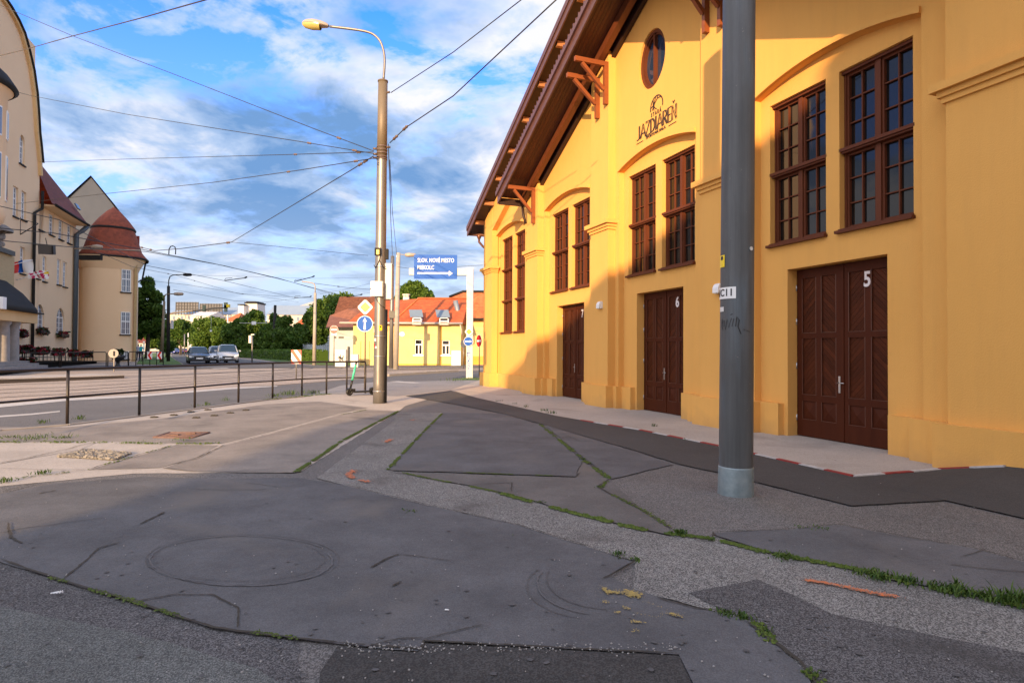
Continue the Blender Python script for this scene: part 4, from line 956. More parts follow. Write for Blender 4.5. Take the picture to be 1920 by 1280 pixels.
q.tube([l(S2+.05, TC+.12, zin(S2)+.0), l(S2+.12, TC+.10, zin(S2)-.35), l(S2+.22, TC+.05, zin(S2)-.7)], .05, 8); obj('eaves_board', q, DARKW, ri)
# brackets: post, arm, brace
def bracket(s_, zt, zb, low=True):
    m = MB(); t0 = TC; w_ = .052
    m.box(l(s_-w_, t0, zb), l(s_+w_, t0+.13, zt)); m.box(l(s_-w_+.004, t0+.13, zt-.13), l(s_+w_-.004, 1.72, zt-.001))
    a = (t0+.13, zb+.42); b = (1.50, zt-.15); d = Vector((b[0]-a[0], b[1]-a[1])); d.normalize(); n_ = Vector((-d.y, d.x))*.048
    m.prism([(a[0]+n_.x, a[1]+n_.y), (b[0]+n_.x, b[1]+n_.y), (b[0]-n_.x, b[1]-n_.y), (a[0]-n_.x, a[1]-n_.y)], s_-w_+.008, s_+w_-.008, lambda x, y, k: l(k, x, y))
    m.box(l(s_-w_-.03, t0-.0, zb+.30), l(s_-w_, t0+.10, zb+.36)); o = obj('bracket', m, BEAM, hall)
    q = MB()
    for z in (zb+.12, zb+.5, zt-.35): q.box(l(s_-w_-.035, t0+.06, z), l(s_-w_, t0+.10, z+.04))
    obj('bolt', q, STEEL, o)
bracket(-20.55, 7.66, 6.33)
for s_ in (-15.70, -15.20): bracket(s_, 9.95+(s_+15.2)*SL*1.1, 8.72+(s_+15.2)*.46)
for s_ in (-10.80, -10.30): bracket(s_, 9.95-(s_+10.8)*SL*1.1, 8.62-(s_+10.8)*.2)
# bank of asphalt in front of the end bay (buries the foot of the plinth)
a0 = G(1762, 880); a1 = G(1885, 873.5); dirn = (a1-a0).normalized()
ka = HF.W(1762, 881, .80); kb = HF.W(1885, 873, .80); kc = HF.W(1960, 869, .80)
HM = HF.M(); mb = MB(); bank = [(ka[0], 0.0), ((ka[0]+kb[0])/2, kb[1]*.5), kb, (kb[0]+.8, kb[1]+.06), (kb[0]+5, kb[1]+.1)]
tp = [HM @ Vector(l(s, .74, z)) for s, z in bank]; md = [HM @ Vector(l(s+.15, 1.5, z*.6+.006)) for s, z in bank]; bt = [HM @ Vector(l(s+.3, 2.6, .0052)) for s, z in bank]
mb.smooth = True
for A_, B_ in ((tp, md), (md, bt)):
    for i in range(4): mb.quad(A_[i], A_[i+1], B_[i+1], B_[i])
struct('path', mb, ASPH_D, fix=False)
kmb = MB()
def kseg2(a, b, k):
    d = (b-a); m = Matrix.Translation((a+b)/2) @ d.to_track_quat('X', 'Z').to_matrix().to_4x4(); kmb.cur = k % 2; kmb.box((-d.length/2, -.035, -.04), (d.length/2, .035, .012), m)
along([HM @ Vector(l(s, .80, z+.0)) for s, z in bank[:3]], .46, kseg2); struct('kerb', kmb, [PRED, PWORN])
# ================= GREY POLE IN FRONT =================
gp = G(1390, 930); gp = Vector((gp.x, gp.y+.17, 0))
pole = thing('street_lamp_pole', 'thick dark grey steel pole in front of the hall, with plate C11 and black graffiti', 'pole', gp)
PR = .186
pole.rotation_euler = (0, .0075, 0)
q = MB(); q.smooth = True
q.lathe([(PR, .30), (PR-.001, 1), (PR-.006, 4), (PR-.012, 9.5), (.0, 9.52)], n=48); obj('shaft', q, POLE, pole)
q = MB(); q.lathe([(PR+.012, -.05), (PR+.010, .02), (PR+.006, .29), (PR+.003, .305), (PR-.01, .31)], n=48); obj('sleeve', q, GALV, pole)
def cyl_bend(m, r, ang0):     # x across -> angle round the pole; ang0 is the angle of x=0 seen from the camera side
    m.v = [((r+v[1])*math.sin(ang0+v[0]/r), -(r+v[1])*math.cos(ang0+v[0]/r), v[2]) for v in m.v]
    return m
def curved_plate(x0, x1, z0, z1, d0, d1, n=10):
    m = MB()
    for i in range(n):
        a = x0+(x1-x0)*i/n; b = x0+(x1-x0)*(i+1)/n
        m.add([(a, d0, z0), (b, d0, z0), (b, d1, z0), (a, d1, z0), (a, d0, z1), (b, d0, z1), (b, d1, z1), (a, d1, z1)], [(0, 1, 2, 3), (4, 5, 6, 7), (2, 3, 7, 6)]+([(0, 3, 7, 4)] if i == 0 else [])+([(1, 2, 6, 5)] if i == n-1 else []))
    return m
view = math.atan2(gp.x, gp.y)      # direction from camera
A0 = -view                          # the pole's side facing the camera
def pz(py): return at(1383, py, gp.y-PR).z
def px_ang(px):                     # angle on the pole for a horizontal place in the photo
    x = (px-1388)/33.5; return A0+math.asin(max(-.995, min(.995, x)))
z0, z1 = pz(559), pz(537)
aL, aR = px_ang(1354), px_ang(1386)
pw = PR*(aR-aL)
pltm = curved_plate(-pw*.5-.05, pw/2, z0, z1, .001, .004, 12); cyl_bend(pltm, PR, (aL+aR)/2); po = obj('number_plate', pltm, WHITE, pole)
tm = text_mb('I/C11', (z1-z0)*.62, Matrix.Translation((0, .0, 0)) @ Matrix.Rotation(math.pi/2, 4, 'X'), .03, .001, .95)
tm.v = [(v[0], .006+abs(v[1])*0-v[1]*.5, v[2]+(z0+z1)/2) for v in tm.v]; tm.v = [(v[0]-.012, v[1], v[2]) for v in tm.v]
cyl_bend(tm, PR, (aL+aR)/2); obj('plate_lettering', tm, BLACK, po)
def sticker(px0, px1, py0, py1, m, label=None, d=.003):
    a, b = px_ang(px0), px_ang(px1); wd = PR*(b-a); q = curved_plate(-wd/2, wd/2, pz(py1), pz(py0), .0008, d, 6); cyl_bend(q, PR, (a+b)/2); return obj('sticker', q, m, pole, label=label)
sticker(1355, 1364, 475, 498, YELS, 'yellow warning sticker'); sticker(1357, 1361, 477, 484, BLACK, None, .0045)
sticker(1356, 1363, 574, 583, WHITEM, 'small whitish sticker')
q = MB(); q.disc((0, 0, 0), .022, (0, -1, 0), .008); q.v = [(v[0], -v[1], v[2]+pz(465)) for v in q.v]; cyl_bend(q, PR, px_ang(1414)); obj('cap', q, WHITEM, pole)
# black tag
q = MB()
def tagline(pts, w):
    P = [Vector((p[0], p[1])) for p in pts]
    fn = lambda x, y, d: (x, d, y)
    stroke2(q, P, w, fn, .0005, .002)
S = .0064
def gpt(L_): return [((x-1387)*S, pz(y)) for x, y in L_]
tagline(gpt([(1358, 597), (1357, 612), (1361, 618)]), .009); tagline(gpt([(1357, 606), (1364, 600), (1363, 612)]), .007); tagline(gpt([(1366, 618), (1370, 598), (1373, 614), (1378, 596)]), .008)
tagline(gpt([(1379, 612), (1382, 597)]), .008); tagline(gpt([(1376, 590), (1380, 588)]), .008); tagline(gpt([(1385, 612), (1387, 594), (1391, 600), (1389, 612), (1394, 626)]), .011)
tagline(gpt([(1398, 617), (1401, 618)]), .006); tagline(gpt([(1404, 619), (1411, 622)]), .005)
cyl_bend(q, PR, A0); obj('graffiti', q, BLACK, pole)
# ================= CONCRETE-GREY POLE WITH LAMP =================
b = G(708, 756); YP = b.y+.17; b = Vector((b.x, YP, 0))
def zc(py, Y=None, px=712): return at(px, py, Y or YP).z
lp = thing('lamp_pole', 'tall silvery round pole with curved lamp arm, cabinets and stickers, wires tied to it', 'pole', b)
lean = Vector((at(718, 153, YP).x-b.x-.0, 0, 0)); ztop = zc(153)
def pcen(z): return Vector((lean.x*z/ztop, 0, z))
q = MB(); q.tube([pcen(-.05), pcen(.6), pcen(zc(540)), pcen(zc(300)), pcen(zc(298))], [.178, .172, .165, .152, .152], 28)
obj('shaft', q, CPOLE, lp)
q = MB(); q.tube([pcen(zc(298)), pcen(ztop)], [.152, .142], 28); q.tube([pcen(ztop-.02), pcen(ztop+.02)], .158, 24); obj('upper_shaft', q, CPOLE2, lp)
q = MB(); arm = [at(719, 150, YP), at(721, 120, YP), at(720, 100, YP), at(714, 80, YP), at(703, 67, YP), at(688, 60, YP), at(660, 55, YP-.02), at(618, 50, YP-.05)]
arm = [p-b for p in arm]
Q = []
for i in range(len(arm)-1):
    p0, p1, p2, p3 = arm[max(i-1, 0)], arm[i], arm[i+1], arm[min(i+2, len(arm)-1)]
    for k in range(4):
        t = k/4; Q.append(.5*((2*p1)+(p2-p0)*t+(2*p0-5*p1+4*p2-p3)*t*t+(3*p1-p0-3*p2+p3)*t**3))
Q.append(arm[-1]); q.tube(Q, .038, 12); obj('lamp_arm', q, CPOLE, lp)
# lamp head: body, glass bowl
hd = thing_head = MB(); h0 = at(616, 50, YP-.05)-b; h1 = at(566, 44, YP-.05)-b
ax = (h1-h0).normalized(); up = Vector((0, 0, 1)); up = (up-ax*up.dot(ax)).normalized(); sd = ax.cross(up); HL = (h1-h0).length
prof = [(0, .05, .05), (.08, .10, .09), (.3, .15, .13), (.6, .17, .15), (.85, .12, .12), (.97, .05, .06), (1, .005, .01)]
def head(m, zlo, zhi, x0=0., x1=1., sc_=1.):
    n = 12; vs = []; ks = [p for p in prof if x0-.001 <= p[0] <= x1+.001]
    for t, w_, h_ in ks:
        for j in range(n+1):
            a = math.pi*j/n; vs.append(h0+ax*(t*HL)+sd*(w_*math.cos(a)*sc_)+up*(h_*math.sin(a)*(zhi if zhi else -zlo)))
    k = len(ks); m.smooth = True
    m.add(vs, [(i*(n+1)+j, i*(n+1)+j+1, (i+1)*(n+1)+j+1, (i+1)*(n+1)+j) for i in range(k-1) for j in range(n)])
    m.smooth = False
head(hd, 0, 1.1); head(hd, .35, 0, 0, .3); o = obj('lamp_head', hd, LAMPB, lp)
q = MB(); head(q, 1.1, 0, .3, 1, .93); obj('lamp_bowl', q, LAMPG, o)
# clamps where the wires tie on
q = MB(); q.smooth = True
for py in (276, 282, 288, 295, 299): q = MB(); q.tube([pcen(zc(py)-.02), pcen(zc(py)+.025)], .166, 20); obj('clamp', q, INSU, lp)
for py, dx in ((280, -1), (290, -1), (297, -1), (277, 1)): z = zc(py); q = MB(); q.tube([pcen(z)+Vector((dx*.14, -.04, 0)), pcen(z)+Vector((dx*.26, -.06, 0))], .035, 8); obj('eye_bolt', q, INSU, lp)
q = MB(); q.tube([pcen(zc(174))+Vector((.12, -.02, 0)), pcen(zc(174))+Vector((.22, -.04, 0))], .035, 8); obj('eye_bolt', q, INSU, lp)
# cable duct with black cables down the right side
q = MB(); q.smooth = True
for k, (dx, dy) in enumerate(((.175, -.03), (.20, .03), (.17, .08))): q.tube([pcen(0)+Vector((dx+.01, dy, 0)), pcen(zc(580))+Vector((dx, dy, 0))], .022+.006*(k == 1), 8)
obj('cable', q, BLACK, lp)
for py in (500, 630, 668, 733): q = MB(); q.tube([pcen(zc(py)-.012), pcen(zc(py)+.012)], .186, 20); obj('strap', q, STEEL, lp)
q = MB(); q.smooth = True
for i in range(9):
    pass
q.tube([pcen(zc(497))+Vector((-.19, -.05, 0)), pcen(zc(504))+Vector((-.12, -.16, 0)), pcen(zc(490))+Vector((0, -.19, 0)), pcen(zc(480))+Vector((.02, -.18, 0))], .012, 6)
q.tube([pcen(zc(490))+Vector((0, -.19, 0)), pcen(zc(503))+Vector((.12, -.15, 0)), pcen(zc(505))+Vector((.2, -.03, 0))], .012, 6)
q.tube([pcen(zc(560))+Vector((-.1, -.17, 0)), pcen(zc(572))+Vector((.03, -.18, 0)), pcen(zc(578))+Vector((.17, -.08, 0))], .009, 6)
obj('loose_cable', q, BLACK, lp)
def pbox(px0, px1, py0, py1, m, name, depth=.2, dy=-.17, dx=0):
    a = at(px0, py1, YP+dy)-b; c = at(px1, py0, YP+dy)-b; q = MB(); q.box((a.x+.008, -abs(dy)-depth+.006, a.z+.008), (c.x-.008, -abs(dy)+.05, c.z-.008)); q.box((a.x, -abs(dy)-depth+.03, a.z), (c.x, -abs(dy)-.02, c.z)); return obj(name, q, m, lp)
o = pbox(696.5, 719, 528, 556, WHITEM, 'junction_box', .14)
q = MB(); z = zc(543); x = (at(699, 543, YP).x-b.x); q.cbox((x, -.318, z), (.025, .012, .025)); obj('lock', q, BLACK, o)
q = MB(); a = at(722, 561, YP+.1)-b; c = at(736, 497, YP+.1)-b; q.box((a.x, -.05, a.z), (c.x, .25, c.z)); q.box((a.x-.01, -.06, c.z), (c.x+.01, .26, c.z+.03)); obj('switch_cabinet', q, WHITEM, lp)
o = pbox(703, 715, 465, 479, DARKM, 'warning_lamp', .08)
q = MB(); a = at(706, 477, YP-.26)-b; c = at(711, 468, YP-.26)-b; q.box((a.x, -.27, a.z), (c.x, -.24, c.z)); obj('lens', q, YELS, o)
q = MB(); a = at(722, 486, YP)-b; c = at(728, 467, YP)-b; q.box((a.x, -.06, a.z), (c.x, .08, c.z)); obj('side_box', q, DARKM, lp)
def pstick(px, py, w_, h_, m, label):
    z = zc(py); c0 = pcen(z); r = .172; ang = math.asin(max(-.95, min(.95, (at(px, py, YP).x-b.x-c0.x)/r)))-math.atan2(b.x, YP)*0
    q = curved_plate(-w_/2, w_/2, z-h_/2, z+h_/2, .001, .004, 6); cyl_bend(q, r, ang); q.v = [(v[0]+c0.x, v[1], v[2]) for v in q.v]; return obj('sticker', q, m, lp, label=label)
pstick(715.5, 615, .10, .16, YELS, 'yellow danger sticker with black triangle'); pstick(715.5, 613, .05, .05, BLACK, 'black triangle of the danger sticker')
pstick(701, 620, .10, .12, WHITEM, 'pale lettered sticker'); pstick(701, 626, .09, .04, YELS, 'yellow foot of the pale sticker')
pstick(705, 637, .09, .09, WHITEM, 'small pale square sticker'); pstick(703, 648, .07, .12, RED, 'torn red sticker'); pstick(707, 651, .07, .06, WHITEM, 'white edge of the torn sticker')
# ================= SIGNS =================
def sign_disc(m_, c, r, nrm, th=.012): m_.disc(c, r, nrm, th); return m_
def face(dirv): # frame: x right, y up, z toward viewer, for a panel whose normal is dirv
    z = Vector(dirv).normalized(); x = Vector((0, 0, 1)).cross(z).normalized(); y = z.cross(x)
    return Matrix(((x.x, y.x, z.x, 0), (x.y, y.y, z.y, 0), (x.z, y.z, z.z, 0), (0, 0, 0, 1)))
def flat(poly, d0, d1, M4): m = MB(); m.prism(poly, d0, d1, lambda x, y, d: M4 @ Vector((x, y, d))); return m
def circ(r, n=32, cx=0, cy=0): return [(cx+r*math.cos(2*math.pi*i/n), cy+r*math.sin(2*math.pi*i/n)) for i in range(n)]
def diamond(r, k=.12): # rounded corners diamond
    out = []
    for i in range(4):
        a = math.pi/2*i; c = Vector((math.cos(a), math.sin(a)))*r; n1 = Vector((math.cos(a-math.pi/2), math.sin(a-math.pi/2)))*r; n2 = Vector((math.cos(a+math.pi/2), math.sin(a+math.pi/2)))*r
        out += [tuple(c.lerp(n1, k)), tuple(c.lerp(n2, k))]
    return out
def priority(parent, c, r, nrm):
    M4 = Matrix.Translation(c) @ face(nrm)
    p = obj('priority_sign', flat(diamond(r), 0, .012, M4), WHITE, parent); obj('yellow_field', flat(diamond(r*.66), .012, .016, M4), YELS, p); return p
def arrow_sign(parent, c, r, nrm, ang=0):
    M4 = Matrix.Translation(c) @ face(nrm)
    p = obj('blue_arrow_sign', flat(circ(r), 0, .012, M4), WHITE, parent); obj('blue_field', flat(circ(r*.93), .012, .015, M4), BLUE, p)
    A = Matrix.Rotation(ang, 4, 'Z'); pts = [(-.13, -.72), (.13, -.72), (.08, .32), (.26, .24), (0, .74), (-.26, .24), (-.08, .32)]
    pts = [((A @ Vector((x, y, 0))).x*r, (A @ Vector((x, y, 0))).y*r) for x, y in pts]
    obj('white_arrow', flat(pts, .015, .018, M4), WHITE, p); return p
def noentry(parent, c, r, nrm):
    M4 = Matrix.Translation(c) @ face(nrm)
    p = obj('no_entry_sign', flat(circ(r), 0, .012, M4), WHITE, parent); obj('red_field', flat(circ(r*.95), .012, .015, M4), RED, p)
    obj('white_bar', flat([(-.72*r, -.15*r), (.72*r, -.15*r), (.72*r, .15*r), (-.72*r, .15*r)], .015, .018, M4), WHITE, p); return p
b = G(684, 731); ts = thing('traffic_sign', 'yellow priority diamond above a blue straight-ahead arrow sign on a thin grey post', 'traffic sign', b)
q = MB(); q.tube([(0, 0, -.05), (0, 0, at(683, 562, b.y).z)], .032, 10); obj('post', q, CPOLE2, ts)
priority(ts, (0, -.05, at(683, 576, b.y).z), .33, (0, -1, 0)); arrow_sign(ts, (-.01, -.05, at(682, 607, b.y).z), .325, (0, -1, 0))
# gantry
b = G(879, 708); gy = b.y
gn = thing('sign_gantry', 'white angled gantry carrying a large blue direction sign over the street', 'sign gantry', b)
px2x = lambda px, py=600: at(px, py, gy).x-b.x
pzz = lambda py: at(880, py, gy).z-b.z
q = MB(); q.box((px2x(875), -.16, -.1), (px2x(887), .18, pzz(503))); o = obj('post', q, mat('dirty_white_steel', (.52, .50, .46), .6, col2=(.62, .60, .57), nscale=2), gn)
q = MB(); q.box((px2x(767), -.14, pzz(516.5)), (px2x(875)-.003, .15, pzz(504))); obj('beam', q, MATS['dirty_white_steel'], gn)
sw = px2x(857)-px2x(776.5); sh = pzz(479)-pzz(524)
M4 = Matrix.Translation(((px2x(857)+px2x(776.5))/2, -.20, (pzz(479)+pzz(524))/2)) @ face((0, -1, 0))
pn = obj('direction_sign', flat([(-sw/2, -sh/2), (sw/2, -sh/2), (sw/2, sh/2), (-sw/2, sh/2)], -.03, 0, M4), BLUE, gn)
q = text_mb('SLOV. NOVÉ MESTO', .235, M4 @ Matrix.Translation((.0, sh*.26, .002)), .012, .002, .80)
xs_ = [v[0] for v in q.v]; k = (sw*.845)/(max(xs_)-min(xs_)); x0 = M4.to_translation().x-sw/2+sw*.083; mn = min(xs_); q.v = [((v[0]-mn)*k+x0, v[1], v[2]) for v in q.v]
q2 = text_mb('MISKOLC', .235, M4 @ Matrix.Translation((0, -sh*.035, .002)), .012, .002, .80); mn = min(v[0] for v in q2.v); q2.v = [((v[0]-mn)*k+x0, v[1], v[2]) for v in q2.v]
merge(q, q2); obj('lettering', q, WHITE, pn)
obj('white_arrow', flat([(-sw*.42, -sh*.30), (sw*.31, -sh*.30), (sw*.31, -sh*.37), (sw*.40, -sh*.265), (sw*.31, -sh*.16), (sw*.31, -sh*.23), (-sw*.42, -sh*.23)], 0, .004, M4), WHITE, pn)
priority(gn, (px2x(880), -.22, pzz(622)), .26, (0, -1, 0)); arrow_sign(gn, (px2x(879), -.22, pzz(640)), .27, (0, -1, 0), -math.pi/2)
q = MB(); fnb = lambda x, y, d: (x, -.163-d, y)
gs = lambda L_: [(px2x(x), pzz(y)) for x, y in L_]
for L_ in ([(876, 661), (883, 661)], [(878, 661), (877, 669), (882, 668)], [(876, 672), (882, 671), (878, 677)], [(881, 676), (876, 679), (882, 682)], [(878, 684), (882, 686)], [(876, 688), (881, 690), (877, 693)], [(879, 657), (881, 657)]):
    stroke2(q, gs(L_), .045, fnb, 0, .004)
obj('graffiti', q, BLUE, gn)
b = G(898.5, 704); b.y += 0
ne = thing('no_entry_sign_post', 'red no-entry sign on a thin post beside the corner of the yellow hall', 'traffic sign', b)
q = MB(); q.tube([(0, 0, -.05), (0, 0, at(899, 628, b.y).z-b.z)], .03, 8); obj('post', q, CPOLE, ne); noentry(ne, (-.02, -.04, at(899, 639, b.y).z-b.z), .38, Vector((-1, -.55, 0)))
b = G(869, 690); rb = thing('road_sign', 'grey back of a round road sign behind the white gantry post', 'traffic sign', b)
q = MB(); q.tube([(0, 0, -.05), (0, 0, at(868, 640, b.y).z-b.z)], .035, 8); obj('post', q, CPOLE, rb); q = MB(); q.disc((0, .03, at(868, 644, b.y).z-b.z), .30, (-.8, 1, 0), .012); obj('sign_plate', q, SGREY, rb)
b = G(626, 686); n2 = thing('no_entry_sign_post', 'round red no-entry sign with a small white plate, by the pale wall across the tracks', 'traffic sign', b)
q = MB(); q.tube([(0, 0, -.05), (0, 0, at(626, 612, b.y).z-b.z)], .04, 8); obj('post', q, CPOLE, n2); noentry(n2, (0, -.05, at(625.5, 618, b.y).z-b.z), .34, (0, -1, 0))
q = MB(); q.box((-.22, -.06, at(625, 629, b.y).z-b.z), (.22, -.04, at(625, 625, b.y).z-b.z)); obj('plate', q, WHITEM, n2)
b = G(555, 712); hm = thing('hazard_marker', 'square red and white diagonally striped hazard board on a post at the tram tracks', 'road marker', b)
s_ = (at(564, 660, b.y).x-at(545.5, 660, b.y).x); za = at(555, 681.5, b.y).z-b.z; zb_ = at(555, 656, b.y).z-b.z
q = MB(); q.tube([(0, .03, -.05), (0, .03, zb_)], .035, 8); obj('post', q, CPOLE, hm)
M4 = Matrix.Translation((0, 0, (za+zb_)/2)) @ face((0, -1, 0)); hx = s_/2; hy = (zb_-za)/2
p_ = obj('board', flat([(-hx, -hy), (hx, -hy), (hx, hy), (-hx, hy)], -.01, .01, M4), WHITE, hm); q = MB()
def clipstripe(c0, c1):
    # band between lines y = -x*k + c (falling to the right), clipped to the board
    poly = [(-hx, -hy), (hx, -hy), (hx, hy), (-hx, hy)]; k = hy/hx*1.05
    def clip(P, f):
        out = []
        for i in range(len(P)):
            a, b2 = P[i], P[(i+1) % len(P)]; fa, fb_ = f(a), f(b2)
            if fa >= 0: out.append(a)
            if fa*fb_ < 0: t = fa/(fa-fb_); out.append((a[0]+(b2[0]-a[0])*t, a[1]+(b2[1]-a[1])*t))
        return out
    P = clip(poly, lambda p: p[1]+k*p[0]-c0); P = clip(P, lambda p: c1-(p[1]+k*p[0])); return P
for a, c in ((-9, -1.35*hy), (-.35*hy, .42*hy), (1.2*hy, 9)):
    P = clipstripe(a, c)
    if len(P) > 2: q.prism(P, .01, .013, lambda x, y, d: M4 @ Vector((x, y, d)))
obj('red_stripes', q, mat('orange_red_stripe', (.75, .06, .02), .45), p_)
# cabinet
b = G(638, 687); cb = thing('utility_cabinet', 'white street cabinet with black graffiti by the pale wall', 'cabinet', b)
w0 = at(648, 680, b.y).x-at(628.5, 680, b.y).x; h_ = at(638, 656.5, b.y).z-b.z
q = MB(); q.box((-w0/2, 0, 0), (w0/2, .5, h_)); q.box((-w0/2-.03, -.03, h_), (w0/2+.03, .53, h_+.06)); o = obj('body', q, WHITEM, cb)
q = MB(); fnb = lambda x, y, d: (x, -.002-d, y)
for L_ in ([(-.5, .9), (-.1, .95), (.3, .88), (.6, 1.0)], [(-.2, .6), (0, 1.3), (.1, .5)], [(-.35, 1.1), (.35, .7)], [(.45, .6), (.5, 1.2)]): stroke2(q, [(x*w0/1.9, y*h_/1.7) for x, y in L_], .07, fnb, 0, .004)
obj('graffiti', q, DARKM, o)
# plain poles near the middle
def wire_pole(base, ptop, r0, r1, label, m=CONC, group=None):
    b = G(*base); t = at(*ptop, b.y); o = thing('utility_pole', label, 'pole', b, group=group); q = MB(); q.tube([(0, 0, -.1), t-b], [r0, r1], 16); obj('shaft', q, m, o); return o, b, t
u1, ub1, ut1 = wire_pole((742, 692), (747, 474), .20, .15, 'brown concrete pole with a small lamp arm, right behind the silvery lamp pole')
q = MB(); q.smooth = True; a = ut1-ub1; k = ub1.y/F
q.tube([a+Vector((0, 0, -.1)), a+Vector((14*k, 0, -.15))], .03, 8); obj('arm', q, CONC, u1)
q = MB(); q.lathe([(.0, 0), (.12, .05), (.16, .3), (.12, .75), (.0, .85)], n=12, mat=Matrix.Translation(a+Vector((12*k, 0, -.15))) @ Matrix.Rotation(math.pi/2, 4, 'Y')); obj('lamp_head', q, LAMPB, u1)
u2, ub2, ut2 = wire_pole((733, 690), (736, 480), .17, .14, 'pale grey pole with a dark box, half hidden behind the silvery lamp pole', CPOLE)
q = MB(); c = at(735, 590, ub2.y)-ub2; q.cbox((c.x+.05, -.25, c.z), (.4, .3, .55)); obj('dark_box', q, BLACK, u2)
# ================= RAILING =================
FB = [(-190, 850), (-20, 815), (126, 795), (261, 779), (365, 765), (447, 754), (511, 747), (566, 741), (612, 738.5), (650, 737), (685, 736.5)]
P = [G(*p) for p in FB]; rl = thing('railing', 'black two-bar steel railing along the pavement edge', 'railing', P[3])
HR = 1.17
for i, p in enumerate(P):
    q = MB(); q.tube([p+Vector((0, 0, -.05)), p+Vector((0, 0, HR-.02))], .031, 10); obj('post', q, RAIL, rl, True)
for nm, z, r in (('top_rail', HR, .034), ('middle_rail', .58, .024)):
    q = MB(); q.tube([p+Vector((0, 0, z)) for p in P], r, 10); obj(nm, q, RAIL, rl, True)
# ================= SCOOTER =================
b = G(668, 741); es = thing('electric_scooter', 'parked electric scooter with mint green stem beside the railing', 'scooter', b, R_(-12))
MINT = mat('mint_paint', (.06, .48, .30), .4)
def torus(m, c, R1, r1, ax_=0, n=20, k=8):
    vs = []
    for i in range(n):
        a = 2*math.pi*i/n
        for j in range(k):
            t = 2*math.pi*j/k; rr = R1+r1*math.cos(t); x, y, z = rr*math.cos(a), r1*math.sin(t), rr*math.sin(a)
            vs.append((c[0]+(x if ax_ == 0 else y), c[1]+(y if ax_ == 0 else x), c[2]+z))
    m.smooth = True; m.add(vs, [(i*k+j, ((i+1) % n)*k+j, ((i+1) % n)*k+(j+1) % k, i*k+(j+1) % k) for i in range(n) for j in range(k)]); m.smooth = False
# scooter axis runs along local X from front (-) to back (+), turned so that the front wheel is nearer
es.rotation_euler = (0, 0, R_(38)); ROOT[es.name] = Matrix.Translation(b) @ Matrix.Rotation(R_(38), 4, 'Z')
fx, bx = -.25, .62
for nm, x in (('front_wheel', fx), ('rear_wheel', bx)):
    q = MB(); torus(q, (x, 0, .13), .09, .042); w_ = obj(nm, q, BLACK, es); q = MB(); q.disc((x, -.025, .13), .07, (0, 1, 0), .05); obj('hub', q, DARKM, w_)
q = MB(); q.box((fx+.16, -.08, .10), (bx-.1, .08, .16)); q.box((fx+.1, -.04, .12), (fx+.2, .04, .24)); q.box((bx-.12, -.04, .12), (bx+.02, .04, .19)); obj('deck', q, BLACK, es)
q = MB(); q.smooth = True
for i in range(6):
    a0_, a1_ = R_(20+i*22), R_(20+(i+1)*22); q.add([(bx+.15*math.cos(a), y, .13+.15*math.sin(a)) for a in (a0_, a1_) for y in (-.04, .04)], [(0, 1, 3, 2)])
    q.add([(fx+.15*math.cos(a), y, .13+.15*math.sin(a)) for a in (a0_, a1_) for y in (-.04, .04)], [(0, 1, 3, 2)])
obj('mudguard', q, BLACK, es)
st0 = Vector((fx, 0, .13)); st1 = Vector((fx+.24, 0, 1.17)); q = MB(); q.tube([st0+Vector((0, .05, 0)), st0.lerp(st1, .15)+Vector((0, .05, 0))], .016, 6); q.tube([st0-Vector((0, .05, 0)), st0.lerp(st1, .15)-Vector((0, .05, 0))], .016, 6)
q.tube([st0.lerp(st1, .13), st0.lerp(st1, .42)], .036, 10); q.tube([st0.lerp(st1, .9), st1], .030, 10); obj('fork', q, BLACK, es)
q = MB(); q.tube([st0.lerp(st1, .40), st0.lerp(st1, .92)], .040, 12); obj('stem', q, MINT, es)
q = MB(); q.tube([st1+Vector((.04, -.25, .03)), st1+Vector((0, -.1, 0)), st1, st1+Vector((0, .1, 0)), st1+Vector((.04, .25, .03))], .017, 8); q.cbox(st1+Vector((-.02, 0, .03)), (.07, .09, .05)); obj('handlebar', q, BLACK, es)
